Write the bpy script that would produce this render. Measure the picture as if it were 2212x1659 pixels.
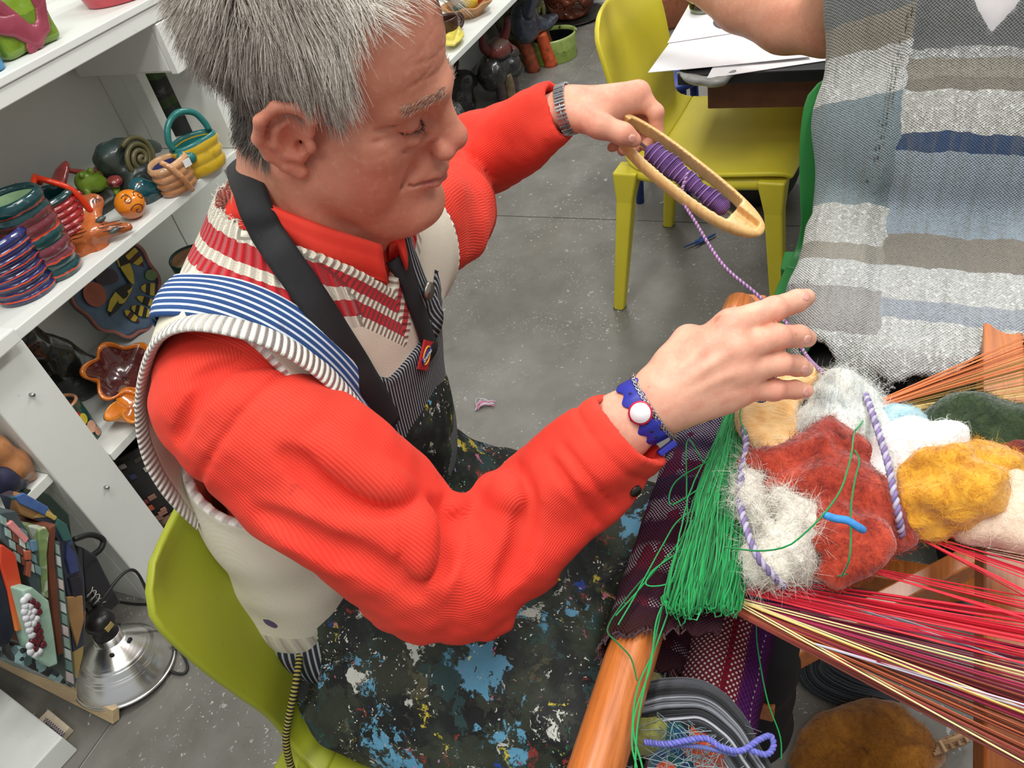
import bpy, bmesh, math, random
import numpy as np
from mathutils import Vector, Matrix
for o in list(bpy.data.objects): bpy.data.objects.remove(o)
SC = bpy.context.scene
COL = SC.collection
rnd = random.Random(7)
nr = np.random.RandomState(7)
# ------------------------------------------------------------------ camera (solved from the room's vanishing points)
CAMH = 1.42
FPX, CX, CY = 1700.0, 1106.0, 829.5
_n = np.array([455, -1920, -1700.0]); _n /= np.linalg.norm(_n)
_u = np.array([894, 1720, -1700.0]); _u -= _n * (_u @ _n); _u /= np.linalg.norm(_u)
_z = -_n; _y = np.cross(_z, _u)
RW = np.array([_u, _y, _z])          # world = RW @ cam
EYE = np.array([0, 0, CAMH])
cd = bpy.data.cameras.new('camera'); cam = bpy.data.objects.new('camera', cd); COL.objects.link(cam)
cd.sensor_width = 36.0; cd.lens = FPX / 2212 * 36.0; cd.clip_start = 0.02
mw = Matrix.Identity(4)
for i in range(3):
    for j in range(3): mw[i][j] = RW[i, j]
mw[2][3] = CAMH
cam.matrix_world = mw
SC.camera = cam
# ------------------------------------------------------------------ world, lights, exposure
SC.view_settings.view_transform = 'Standard'; SC.view_settings.look = 'None'
SC.view_settings.gamma = 1.0; SC.view_settings.use_curve_mapping = False
SC.view_settings.exposure = 0.0
wd = bpy.data.worlds.new('room_air'); SC.world = wd; wd.use_nodes = True
wd.node_tree.nodes['Background'].inputs[0].default_value = (0.93, 0.97, 1.0, 1)
wd.node_tree.nodes['Background'].inputs[1].default_value = 0.42
def area(name, loc, sx, sy, power, col=(1, 0.985, 0.95), rot=(0, 0, 0)):
    l = bpy.data.lights.new(name, 'AREA'); l.shape = 'RECTANGLE'; l.size = sx; l.size_y = sy; l.energy = power; l.color = col
    o = bpy.data.objects.new(name, l); COL.objects.link(o); o.location = loc; o.rotation_euler = rot
    return o
area('ceiling_strip_light', (0.3, -0.5, 2.75), 1.2, 0.3, 26)
area('ceiling_strip_light', (2.4, -0.5, 2.75), 1.2, 0.3, 34)
area('ceiling_strip_light', (0.4, 0.62, 2.75), 1.2, 0.3, 26)
area('ceiling_strip_light', (3.4, 0.9, 2.75), 1.2, 0.3, 34)
area('ceiling_strip_light', (-1.0, 0.3, 2.75), 0.6, 1.2, 14)
# ------------------------------------------------------------------ measuring helpers
def ray(px, py): return RW @ np.array([(px - CX) / FPX, -(py - CY) / FPX, -1.0])
def P(px, py, d): return EYE + d * ray(px, py)
def PZ(px, py, z): r = ray(px, py); return EYE + r * (z - CAMH) / r[2]
def PY(px, py, y): r = ray(px, py); return EYE + r * y / r[1]
def PX(px, py, x): r = ray(px, py); return EYE + r * x / r[0]
RIGHT, UPV, BACK = RW[:, 0], RW[:, 1], RW[:, 2]   # camera axes in the world (for measuring only)
def A(*v): return np.array(v, dtype=float)
def unit(v): v = np.asarray(v, float); return v / (np.linalg.norm(v) + 1e-12)
# ------------------------------------------------------------------ object helpers
def link(o, parent=None):
    COL.objects.link(o)
    if parent is not None: o.parent = parent
    return o
def worldloc(o):
    l = Vector((0, 0, 0))
    while o is not None: l = l + o.location; o = o.parent
    return np.array(l)
def tag(o, label, cat, group=None, kind=None):
    o['label'] = label; o['category'] = cat
    if group: o['group'] = group
    if kind: o['kind'] = kind
    return o
def thing(name, label, cat, loc=(0, 0, 0), rz=0, group=None):
    o = bpy.data.objects.new(name, None); o.empty_display_size = 0.05; COL.objects.link(o)
    o.location = tuple(float(x) for x in loc); o.rotation_euler = (0, 0, rz)
    return tag(o, label, cat, group)
def mesh_of(name, V, Fs, mats=(), smooth=True, fmat=None, attrs=None, cols=None):
    V = np.asarray(V, np.float32).reshape(-1, 3)
    me = bpy.data.meshes.new(name)
    if isinstance(Fs, np.ndarray) and Fs.ndim == 2:
        nf, k = Fs.shape
        me.vertices.add(len(V)); me.vertices.foreach_set('co', V.ravel())
        me.loops.add(nf * k); me.loops.foreach_set('vertex_index', Fs.astype(np.int32).ravel())
        me.polygons.add(nf); me.polygons.foreach_set('loop_start', (np.arange(nf) * k).astype(np.int32))
        me.polygons.foreach_set('loop_total', np.full(nf, k, np.int32))
        me.update(calc_edges=True); me.validate()
    else:
        me.from_pydata([tuple(map(float, v)) for v in V], [], [tuple(int(i) for i in f) for f in Fs]); me.update()
    for m in (mats if isinstance(mats, (list, tuple)) else [mats]): me.materials.append(m)
    me.polygons.foreach_set('use_smooth', np.full(len(me.polygons), bool(smooth)))
    if fmat is not None: me.polygons.foreach_set('material_index', np.asarray(fmat, np.int32))
    for k, a in (attrs or {}).items():
        at = me.attributes.new(k, 'FLOAT', 'POINT'); at.data.foreach_set('value', np.asarray(a, np.float32))
    for k, c in (cols or {}).items():
        at = me.attributes.new(k, 'FLOAT_COLOR', 'POINT'); c = np.asarray(c, np.float32)
        if c.shape[1] == 3: c = np.concatenate([c, np.ones((len(c), 1), np.float32)], 1)
        at.data.foreach_set('color', c.ravel())
    return me
def obj(name, V, Fs, mats, parent=None, smooth=True, loc=None, **kw):
    """one mesh object; V in world coordinates, stored relative to its own base point (or to its parent thing)"""
    V = np.asarray(V, float).reshape(-1, 3)
    if parent is not None: off = worldloc(parent)
    elif loc is not None: off = np.asarray(loc, float)
    else: off = np.array([(V[:, 0].min() + V[:, 0].max()) / 2, (V[:, 1].min() + V[:, 1].max()) / 2, V[:, 2].min()])
    o = bpy.data.objects.new(name, mesh_of(name, V - off, Fs, mats, smooth, **kw))
    if parent is None: o.location = off
    return link(o, parent)
def lobj(name, V, Fs, mats, parent=None, smooth=True, **kw):
    """like obj but V already local"""
    o = bpy.data.objects.new(name, mesh_of(name, V, Fs, mats, smooth, **kw))
    return link(o, parent)
def copy_tree(o, parent=None):
    c = o.copy(); COL.objects.link(c); c.parent = parent
    for ch in [x for x in COL.objects if x.parent == o]: copy_tree(ch, c)
    return c
def bevel(o, w, seg=2):
    m = o.modifiers.new('bevel', 'BEVEL'); m.width = w; m.segments = seg; m.limit_method = 'ANGLE'; m.angle_limit = 0.6
    return o
# shapes -> (V, F)
BOXF = [(0, 3, 2, 1), (4, 5, 6, 7), (0, 1, 5, 4), (1, 2, 6, 5), (2, 3, 7, 6), (3, 0, 4, 7)]
def box(lo, hi):
    (a, b, c), (d, e, f) = lo, hi
    return np.array([(a, b, c), (d, b, c), (d, e, c), (a, e, c), (a, b, f), (d, b, f), (d, e, f), (a, e, f)], float), BOXF
def obox(c, ax, ay, az, hx, hy, hz):
    c = np.asarray(c, float)
    v = [c + sx * hx * np.asarray(ax) + sy * hy * np.asarray(ay) + sz * hz * np.asarray(az)
         for sz in (-1, 1) for sx, sy in ((-1, -1), (1, -1), (1, 1), (-1, 1))]
    return np.array(v), BOXF
def join(*parts):
    V, F, n = [], [], 0
    for v, f in parts:
        v = np.asarray(v, float).reshape(-1, 3); V.append(v); F += [tuple(int(i) + n for i in q) for q in f]; n += len(v)
    return np.concatenate(V), F
def spline(pts, n):
    """Catmull-Rom through pts (any dimension) sampled n times by arc length"""
    p = np.asarray(pts, float)
    if len(p) == 2: return p[0] + (p[1] - p[0]) * np.linspace(0, 1, n)[:, None]
    q = np.concatenate([[2 * p[0] - p[1]], p, [2 * p[-1] - p[-2]]])
    out = []
    for i in range(1, len(q) - 2):
        t = np.linspace(0, 1, 24, endpoint=False)[:, None]
        a, b, c, d = q[i - 1], q[i], q[i + 1], q[i + 2]
        out.append(.5 * (2 * b + (c - a) * t + (2 * a - 5 * b + 4 * c - d) * t ** 2 + (3 * b - a - 3 * c + d) * t ** 3))
    out = np.concatenate(out + [p[-1:]])
    s = np.concatenate([[0], np.cumsum(np.linalg.norm(np.diff(out[:, :3], axis=0), axis=1))])
    x = np.linspace(0, s[-1], n)
    return np.stack([np.interp(x, s, out[:, k]) for k in range(out.shape[1])], 1)
def frames(C):
    T = np.gradient(C, axis=0); T /= np.linalg.norm(T, axis=1)[:, None] + 1e-12
    n = np.cross(T[0], [0, 0, 1.0])
    if np.linalg.norm(n) < 1e-3: n = np.cross(T[0], [1.0, 0, 0])
    n = unit(n); Ns = []
    for t in T:
        n = unit(n - t * (n @ t)); Ns.append(n)
    N = np.array(Ns); return T, N, np.cross(T, N)
def tube(C, r, k=8, caps=True, flat=1.0):
    C = np.asarray(C, float); m = len(C); r = np.broadcast_to(np.asarray(r, float), (m,))
    T, N, B = frames(C)
    a = np.arange(k) / k * 2 * np.pi
    V = (C[:, None] + r[:, None, None] * (np.cos(a)[None, :, None] * N[:, None] + flat * np.sin(a)[None, :, None] * B[:, None])).reshape(-1, 3)
    F = [(i * k + j, i * k + (j + 1) % k, (i + 1) * k + (j + 1) % k, (i + 1) * k + j) for i in range(m - 1) for j in range(k)]
    if caps: F += [tuple(range(k))[::-1], tuple((m - 1) * k + j for j in range(k))]
    return V, F
def ribbon(C, Nn, w, th):
    """flat strap: centreline C, surface normals Nn, width w, thickness th"""
    C = np.asarray(C, float); m = len(C); T = np.gradient(C, axis=0); T /= np.linalg.norm(T, axis=1)[:, None]
    Nn = np.asarray(Nn, float); Nn = Nn - T * (Nn * T).sum(1)[:, None]; Nn /= np.linalg.norm(Nn, axis=1)[:, None]
    S = np.cross(T, Nn); w = np.broadcast_to(np.asarray(w, float), (m,))[:, None]
    V = np.stack([C - S * w / 2, C + S * w / 2, C + S * w / 2 - Nn * th, C - S * w / 2 - Nn * th], 1).reshape(-1, 3)
    F = [(i * 4 + j, i * 4 + (j + 1) % 4, (i + 1) * 4 + (j + 1) % 4, (i + 1) * 4 + j) for i in range(m - 1) for j in range(4)]
    F += [(3, 2, 1, 0), ((m - 1) * 4, (m - 1) * 4 + 1, (m - 1) * 4 + 2, (m - 1) * 4 + 3)]
    return V, F
def lathe(prof, k=32, c=(0, 0, 0), fn=None):
    """prof: list of (r,z) from inside-bottom/outer... revolved; fn(V)->V deforms"""
    pr = np.asarray(prof, float); m = len(pr); a = np.arange(k) / k * 2 * np.pi
    V = np.stack([pr[:, 0, None] * np.cos(a), pr[:, 0, None] * np.sin(a), np.broadcast_to(pr[:, 1, None], (m, k))], 2).reshape(-1, 3)
    if fn is not None: V = fn(V)
    F = [(i * k + j, i * k + (j + 1) % k, (i + 1) * k + (j + 1) % k, (i + 1) * k + j) for i in range(m - 1) for j in range(k)]
    if pr[0, 0] > 1e-6: F.append(tuple(range(k))[::-1])
    if pr[-1, 0] > 1e-6: F.append(tuple((m - 1) * k + j for j in range(k)))
    return V + np.asarray(c, float), F
def vnoise(p, s=1.0, seed=0):
    """cheap smooth pseudo-noise in [-1,1] from summed sines"""
    p = np.asarray(p, float) * s; r = np.random.RandomState(seed); o = 0
    for i in range(5):
        d = r.normal(size=3); d /= np.linalg.norm(d); o = o + np.sin(p @ d * (1.3 + 1.1 * i) + r.rand() * 6.28) / (1 + .5 * i)
    return o / 2.6
# ------------------------------------------------------------------ implicit surfaces
class SDF:
    def __init__(s, lo, hi, h):
        s.o = np.asarray(lo, np.float32); s.h = np.float32(h)
        s.n = np.maximum(4, np.ceil((np.asarray(hi) - lo) / h).astype(int) + 1)
        s.f = np.full(s.n, 1.0, np.float32)
        s.ax = [s.o[i] + s.h * np.arange(s.n[i], dtype=np.float32) for i in range(3)]
    def sl(s, lo, hi):
        a = np.clip(np.floor((np.asarray(lo) - s.o) / s.h).astype(int), 0, s.n - 1)
        b = np.clip(np.ceil((np.asarray(hi) - s.o) / s.h).astype(int) + 1, 1, s.n)
        if (b <= a).any(): return None, None
        sl = tuple(slice(a[i], b[i]) for i in range(3))
        return sl, (s.ax[0][sl[0]][:, None, None], s.ax[1][sl[1]][None, :, None], s.ax[2][sl[2]][None, None, :])
    def put(s, lo, hi, fn, k=0.0, mode='u', pad=0.03):
        sl, g = s.sl(np.asarray(lo) - pad - k, np.asarray(hi) + pad + k)
        if sl is None: return s
        d = fn(*g).astype(np.float32); a = s.f[sl]
        if mode == 's': a2 = -a; 
        else: a2 = a
        if k > 0:
            hh = np.maximum(k - np.abs(a2 - d), 0) / k; r = np.minimum(a2, d) - hh * hh * k * .25
        else: r = np.minimum(a2, d)
        if mode == 's': r = -r
        s.f[sl] = r
        return s
    def ell(s, c, r, R=None, k=0.0, mode='u', pad=0.03):
        c = np.asarray(c, float); r = np.asarray(r, float) * np.ones(3); R = np.eye(3) if R is None else np.asarray(R, float)
        e = np.sqrt(((R * r) ** 2).sum(1))
        def fn(x, y, z):
            q = [((x - c[0]) * R[0, i] + (y - c[1]) * R[1, i] + (z - c[2]) * R[2, i]) / r[i] for i in range(3)]
            k0 = np.sqrt(q[0] ** 2 + q[1] ** 2 + q[2] ** 2); k1 = np.sqrt((q[0] / r[0]) ** 2 + (q[1] / r[1]) ** 2 + (q[2] / r[2]) ** 2)
            return k0 * (k0 - 1) / (k1 + 1e-6)
        return s.put(c - e, c + e, fn, k, mode, pad)
    def cone(s, a, b, ra, rb, k=0.0, mode='u', nrm=None, fl=1.0, pad=0.03):
        a = np.asarray(a, float); b = np.asarray(b, float); ba = b - a; L = ba @ ba + 1e-12; m = max(ra, rb)
        if nrm is not None: nrm = unit(np.asarray(nrm) - ba * (np.asarray(nrm) @ ba) / L)
        def fn(x, y, z):
            px, py, pz = x - a[0], y - a[1], z - a[2]
            t = np.clip((px * ba[0] + py * ba[1] + pz * ba[2]) / L, 0, 1)
            qx, qy, qz = px - t * ba[0], py - t * ba[1], pz - t * ba[2]
            d2 = qx * qx + qy * qy + qz * qz
            if nrm is not None:
                w = qx * nrm[0] + qy * nrm[1] + qz * nrm[2]; d2 = d2 + w * w * (fl * fl - 1)
            return np.sqrt(d2) - (ra + (rb - ra) * t)
        return s.put(np.minimum(a, b) - m, np.maximum(a, b) + m, fn, k, mode, pad)
    def chain(s, pts, rs, k=0.0, mode='u', nrm=None, fl=1.0, pad=0.03):
        for i in range(len(pts) - 1): s.cone(pts[i], pts[i + 1], rs[i], rs[i + 1], k, mode, nrm, fl, pad)
        return s
    def box(s, c, R, hs, r=0.0, k=0.0, mode='u', pad=0.03):
        c = np.asarray(c, float); R = np.asarray(R, float); hs = np.asarray(hs, float); e = (np.abs(R) * hs).sum(1)
        def fn(x, y, z):
            q = [np.abs((x - c[0]) * R[0, i] + (y - c[1]) * R[1, i] + (z - c[2]) * R[2, i]) - hs[i] + r for i in range(3)]
            o = np.sqrt(np.maximum(q[0], 0) ** 2 + np.maximum(q[1], 0) ** 2 + np.maximum(q[2], 0) ** 2)
            return o + np.minimum(np.maximum(q[0], np.maximum(q[1], q[2])), 0) - r
        return s.put(c - e, c + e, fn, k, mode, pad)
    def grid(s): return s.ax[0][:, None, None], s.ax[1][None, :, None], s.ax[2][None, None, :]
    def noise(s, amp, sc, seed=0, n=5):
        x, y, z = s.grid(); r = np.random.RandomState(seed); o = 0; sl = np.abs(s.f) < .05
        idx = np.nonzero(sl); p = np.stack([s.ax[i][idx[i]] for i in range(3)], 1).astype(np.float64) * sc
        for i in range(n):
            d = r.normal(size=3); d /= np.linalg.norm(d)
            ph = p @ d * (1 + .9 * i) + r.rand() * 6.28 + 1.2 * np.sin(p @ np.roll(d, 1) * (.7 + .5 * i))
            o = o + np.sin(ph) / (1 + .6 * i)
        s.f[idx] += (amp * o / 2).astype(np.float32)
        return s
    def mesh(s, smooth=0): return surfnets(s.f, s.o, s.h, smooth)
def surfnets(f, o, h, smooth=0):
    f = f.copy(); f[0] = f[-1] = np.maximum(f[0], 1e-4); f[:, 0] = np.maximum(f[:, 0], 1e-4); f[:, -1] = np.maximum(f[:, -1], 1e-4)
    f[0] = np.maximum(f[0], 1e-4); f[-1] = np.maximum(f[-1], 1e-4); f[:, :, 0] = np.maximum(f[:, :, 0], 1e-4); f[:, :, -1] = np.maximum(f[:, :, -1], 1e-4)
    s = f < 0; nx, ny, nz = f.shape
    cs = [(i, j, k) for i in (0, 1) for j in (0, 1) for k in (0, 1)]
    cnt = np.zeros((nx - 1, ny - 1, nz - 1), np.int8)
    for i, j, k in cs: cnt += s[i:nx - 1 + i, j:ny - 1 + j, k:nz - 1 + k]
    act = (cnt > 0) & (cnt < 8); I, J, K = np.nonzero(act)
    idx = np.full(act.shape, -1, np.int64); idx[I, J, K] = np.arange(len(I))
    v = [f[I + i, J + j, K + k] for i, j, k in cs]
    pos = np.zeros((len(I), 3)); c = np.zeros(len(I))
    for a in range(8):
        for b in range(a + 1, 8):
            if sum(abs(cs[a][q] - cs[b][q]) for q in range(3)) != 1: continue
            m = (v[a] < 0) != (v[b] < 0)
            t = v[a][m] / (v[a][m] - v[b][m]); pa = np.array(cs[a], float); pb = np.array(cs[b], float)
            pos[m] += pa + t[:, None] * (pb - pa); c[m] += 1
    V = o + h * (np.stack([I, J, K], 1) + pos / c[:, None])
    Q = []
    for ax in range(3):
        u, w = [(1, 2), (2, 0), (0, 1)][ax]
        a0 = [slice(1, -1)] * 3; a0[ax] = slice(0, -1); a1 = list(a0); a1[ax] = slice(1, None)
        A0 = s[tuple(a0)]; A1 = s[tuple(a1)]
        E = np.nonzero(A0 != A1); e = np.stack(E, 1); base = e + 1; base[:, ax] -= 1
        fl = A0[E]
        du = np.zeros(3, int); du[u] = 1; dw = np.zeros(3, int); dw[w] = 1
        q = np.stack([idx[tuple((base - du - dw).T)], idx[tuple((base - dw).T)], idx[tuple(base.T)], idx[tuple((base - du).T)]], 1)
        q[~fl] = q[~fl][:, ::-1]; Q.append(q)
    Q = np.concatenate(Q); Q = Q[(Q >= 0).all(1)]
    for _ in range(smooth):
        S = np.zeros_like(V); n = np.zeros(len(V))
        for a, b in ((0, 1), (1, 2), (2, 3), (3, 0)):
            np.add.at(S, Q[:, a], V[Q[:, b]]); np.add.at(n, Q[:, a], 1); np.add.at(S, Q[:, b], V[Q[:, a]]); np.add.at(n, Q[:, b], 1)
        V = V * .4 + .6 * S / np.maximum(n, 1)[:, None]
    return V, Q
def vnormals(V, Q):
    N = np.zeros_like(V); n = np.cross(V[Q[:, 2]] - V[Q[:, 0]], V[Q[:, 3]] - V[Q[:, 1]])
    for i in range(4): np.add.at(N, Q[:, i], n)
    return N / (np.linalg.norm(N, axis=1)[:, None] + 1e-12)
def near_chain(V, pts, dirs=None):
    """arc-length and angle-independent distance of points V to a polyline"""
    pts = np.asarray(pts, float); best = np.full(len(V), 1e9); s = np.zeros(len(V)); cum = 0; ct = np.zeros((len(V), 3)); tt = np.zeros((len(V), 3))
    for a, b in zip(pts[:-1], pts[1:]):
        ba = b - a; L = np.linalg.norm(ba); t = np.clip((V - a) @ ba / L ** 2, 0, 1); q = a + t[:, None] * ba
        d = np.linalg.norm(V - q, axis=1); m = d < best; best[m] = d[m]; s[m] = (cum + t * L)[m]; ct[m] = q[m]; tt[m] = ba / L; cum += L
    return best, s, ct, tt
# ------------------------------------------------------------------ materials
def srgb(r, g, b):
    f = lambda c: (c / 12.92 if c <= .04045 else ((c + .055) / 1.055) ** 2.4)
    return (f(r / 255), f(g / 255), f(b / 255), 1.0)
class NT:
    def __init__(s, name, rough=0.6, spec=0.5):
        s.m = bpy.data.materials.new(name); s.m.use_nodes = True; s.t = s.m.node_tree
        s.b = s.t.nodes['Principled BSDF']; s.b.inputs['Roughness'].default_value = rough; s.b.inputs['Specular IOR Level'].default_value = spec
    def n(s, ty, props=None, **kw):
        nd = s.t.nodes.new('ShaderNode' + ty)
        for k, v in (props or {}).items(): setattr(nd, k, v)
        for k, v in kw.items():
            i = nd.inputs[int(k[1:])] if k[0] == '_' and k[1:].isdigit() else nd.inputs[k.replace('_', ' ')]
            s.put(i, v)
        return nd
    def put(s, i, v):
        if isinstance(v, bpy.types.NodeSocket): s.t.links.new(v, i)
        elif isinstance(v, (tuple, list)) and hasattr(i.default_value, '__len__') and len(v) == 4 and len(i.default_value) == 3: i.default_value = v[:3]
        else: i.default_value = v
    def coord(s, kind='Object', scale=None):
        c = s.n('TexCoord').outputs[kind]
        if scale is not None: c = s.n('Mapping', Vector=c, Scale=scale if hasattr(scale, '__len__') else (scale,) * 3).outputs[0]
        return c
    def noise(s, scale, detail=3, rough=.5, vec=None, dist=0.0):
        return s.n('TexNoise', Vector=vec if vec is not None else s.coord(), Scale=scale, Detail=detail, Roughness=rough, Distortion=dist).outputs['Fac']
    def vor(s, scale, vec=None, out='Distance', rnd_=1.0, feature='F1'):
        return s.n('TexVoronoi', {'feature': feature}, Vector=vec if vec is not None else s.coord(), Scale=scale, Randomness=rnd_).outputs[out]
    def ramp(s, fac, stops, interp='LINEAR'):
        nd = s.n('ValToRGB', Fac=fac); r = nd.color_ramp; r.interpolation = interp
        while len(r.elements) < len(stops): r.elements.new(.5)
        for e, (p, c) in zip(r.elements, stops): e.position = p; e.color = c if hasattr(c, '__len__') else (c, c, c, 1)
        return nd.outputs[0]
    def mix(s, a, b, fac, blend='MIX'):
        nd = s.n('Mix', {'data_type': 'RGBA', 'blend_type': blend}); s.put(nd.inputs[0], fac); s.put(nd.inputs[6], a); s.put(nd.inputs[7], b)
        return nd.outputs[2]
    def math(s, op, a, b=0.0, c=None):
        nd = s.n('Math', {'operation': op}); s.put(nd.inputs[0], a); s.put(nd.inputs[1], b)
        if c is not None: s.put(nd.inputs[2], c)
        return nd.outputs[0]
    def step(s, v, lo, hi): return s.n('MapRange', {'clamp': True}, Value=v, _1=lo, _2=hi).outputs[0]
    def attr(s, name): return s.n('Attribute', {'attribute_name': name}).outputs
    def color(s, c): s.put(s.b.inputs['Base Color'], c); return s
    def bump(s, h, strength=.4, dist=.002):
        prev = s.b.inputs['Normal'].links[0].from_socket if s.b.inputs['Normal'].links else None
        nd = s.n('Bump', Height=h, Strength=strength, Distance=dist)
        if prev is not None: s.put(nd.inputs['Normal'], prev)
        s.put(s.b.inputs['Normal'], nd.outputs[0]); return s
    def set(s, **kw):
        for k, v in kw.items(): s.put(s.b.inputs[k.replace('_', ' ')], v)
        return s
_mc = {}
def plain(name, rgb, rough=.55, var=.12, scale=30, bump=.0, metal=0.0, spec=.5, sheen=0.0):
    """a single colour with slight procedural variation"""
    key = (name, rgb)
    if key in _mc: return _mc[key]
    t = NT(name, rough, spec); c = srgb(*rgb)
    n = t.noise(scale, 4)
    dk = tuple(x * (1 - var * 1.6) for x in c[:3]) + (1,); lt = tuple(min(1, x * (1 + var)) for x in c[:3]) + (1,)
    t.color(t.ramp(n, [(.3, dk), (.7, lt)]))
    if bump: t.bump(t.noise(scale * 4, 4), bump, .001)
    if metal: t.set(Metallic=metal)
    if sheen: t.set(Sheen_Weight=sheen)
    _mc[key] = t.m
    return t.m
# ================================================================== room
def concrete():
    t = NT('polished_concrete', .42, .4); c = t.coord()
    big = t.noise(1.6, 5, .6, c); mid = t.noise(9, 5, .65, c)
    col = t.ramp(big, [(.3, srgb(98, 94, 86)), (.5, srgb(118, 114, 106)), (.7, srgb(136, 133, 126))])
    col = t.mix(col, t.ramp(mid, [(.3, srgb(106, 104, 97)), (.7, srgb(146, 145, 140))]), .4)
    rust = t.step(t.noise(2.2, 3, .5, t.coord(scale=(1.0, 1.3, 1))), .60, .75)
    col = t.mix(col, srgb(126, 108, 86), t.math('MULTIPLY', rust, .35))
    # paint specks and scuffs
    wob = t.n('Mix', {'data_type': 'VECTOR'}); t.put(wob.inputs[0], .06); t.put(wob.inputs[4], c); t.put(wob.inputs[5], t.n('TexNoise', Vector=c, Scale=30.0, Detail=3.0).outputs['Color'])
    wv = wob.outputs[1]
    for sc, th, cc, am in ((42, .13, srgb(196, 196, 190), .75), (95, .16, srgb(205, 205, 200), .7), (17, .10, srgb(186, 187, 182), .6), (60, .10, srgb(80, 79, 75), .5)):
        d = t.vor(sc, wv); patch = t.step(t.noise(3.0 + sc * .02, 2, .5, c), .46, .56)
        col = t.mix(col, cc, t.math('MULTIPLY', t.math('MULTIPLY', t.math('LESS_THAN', d, th), patch), am))
    t.color(col); t.bump(t.noise(120, 3), .08, .001)
    t.set(Roughness=t.ramp(mid, [(.3, .34), (.7, .55)]))
    return t.m
M_CONC = concrete()
M_JOINT = plain('joint_filler', (176, 174, 168), .8)
fl = obj('floor', *box((-3, -3, -.06), (6.5, 2.2, -.004)), M_JOINT, smooth=False, loc=(0, 0, 0)); fl['kind'] = 'structure'
for x0, x1 in ((-3, -.72), (-.716, 2.296), (2.301, 6.5)):
    for y0, y1 in ((-3, -1.8), (-1.796, 1.276), (1.281, 2.2)):
        obj('slab', *box((x0, y0, -.05), (x1, y1, 0)), M_CONC, parent=fl, smooth=False)
def whitepaint(name, rgb, rough=.5):
    t = NT(name, rough, .35); n = t.noise(4, 5, .6); st = t.noise(18, 4, .6, t.coord(scale=(1, 1, .25)))
    c = srgb(*rgb); col = t.ramp(n, [(.3, tuple(x * .93 for x in c[:3]) + (1,)), (.7, c)])
    col = t.mix(col, srgb(150, 146, 134), t.math('MULTIPLY', t.step(t.noise(60, 4), .68, .78), .3))
    t.color(col); t.bump(st, .12, .002); return t.m
M_WHITE = whitepaint('white_shelf_paint', (226, 228, 222))
M_WALL = whitepaint('white_wall_paint', (222, 222, 214), .7)
w = obj('wall_back', *box((-3, 1.9, 0), (6.5, 2.0, 3)), M_WALL, smooth=False); w['kind'] = 'structure'
w = obj('wall_far', *box((6.5, -3, 0), (6.6, 2.0, 3)), M_WALL, smooth=False); w['kind'] = 'structure'
# ------------------------------------------------------------------ shelving
YF, YB = 1.366, 1.70
def bx(name, lo, hi, m, parent, bw=.002):
    o = obj(name, *box(lo, hi), m, parent=parent, smooth=False); bevel(o, bw, 2); return o
sh = thing('shelving_unit', 'white painted open shelving full of glazed pottery, behind the man', 'shelf', (1.0, 1.5, 0))
bx('top_shelf', (-.6, YF + .004, 1.036), (1.742, YB, 1.066), M_WHITE, sh)
bx('shelf_edging', (-.6, YF, 1.0665), (1.72, YF + .03, 1.081), M_WHITE, sh)
bx('shelf_deck', (-.6, YF + .0305, 1.0665), (1.72, YB, 1.080), M_WHITE, sh)
bx('shelf', (.60, YF, .700), (1.62, YB, .722), M_WHITE, sh)
bx('shelf', (.694, YF, .368), (1.60, YB, .388), M_WHITE, sh)
bx('back_panel', (.56, YB, 0), (1.395, YB + .012, 1.6), M_WHITE, sh, .001)
bx('back_panel', (1.399, YB, 0), (1.744, YB + .012, 1.6), M_WHITE, sh, .001)
post = bx('front_post', (.578, YF, 0), (.692, YF + .045, .70), M_WHITE, sh, .003)
for (px, py) in ((70, 853), (231, 1053)):
    c = PY(px, py, YF - .006)
    V, F = tube([c + A(0, .008, 0), c + A(0, -.004, 0)], .0035, 10)
    obj('screw', V, F, plain('zinc', (170, 172, 170), .35, metal=.9), parent=post)
bx('side_panel', (.578, YF + .046, 0), (.594, YB, .70), M_WHITE, sh)
bx('counter_edge', (-.6, YF - .03, .712), (.677, YF + .012, .742), M_WHITE, sh, .004)
bx('bracket', (1.318, YF + .022, .932), (1.46, YB - .03, 1.034), M_WHITE, sh, .006)
bx('bracket_facing', (1.316, YF + .002, .930), (1.352, YF + .021, 1.034), M_WHITE, sh)
bx('bracket_facing', (1.354, YF + .002, .930), (1.46, YF + .021, 1.034), M_WHITE, sh)
bx('divider_board', (1.392, 1.6205, .723), (1.41, YB - .001, .931), M_WHITE, sh)
bx('divider_post', (1.386, 1.568, .723), (1.412, 1.620, .931), M_WHITE, sh)
bx('divider_post', (1.388, YF + .002, .723), (1.44, 1.482, .931), M_WHITE, sh)
bx('divider_post', (1.40, YF + .002, .001), (1.45, 1.452, .367), M_WHITE, sh)
bx('divider_post', (1.40, YF + .002, .389), (1.45, 1.452, .699), M_WHITE, sh)
sh2 = thing('shelving_unit', 'low white shelf beyond the head of the man, holding a fruit bowl', 'shelf', (3.0, 1.5, 0))
YB2 = 1.885
bx('shelf', (1.75, YF, .462), (4.6, YB2, .484), M_WHITE, sh2)
bx('back_panel', (1.752, YB2, 0), (4.6, YB2 + .012, 1.3), M_WHITE, sh2)
bx('end_panel', (4.602, YF, 0), (4.63, YB2, .7), M_WHITE, sh2)
bx('end_panel', (1.752, 1.72, 0), (1.775, YB2, .461), M_WHITE, sh2)
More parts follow.
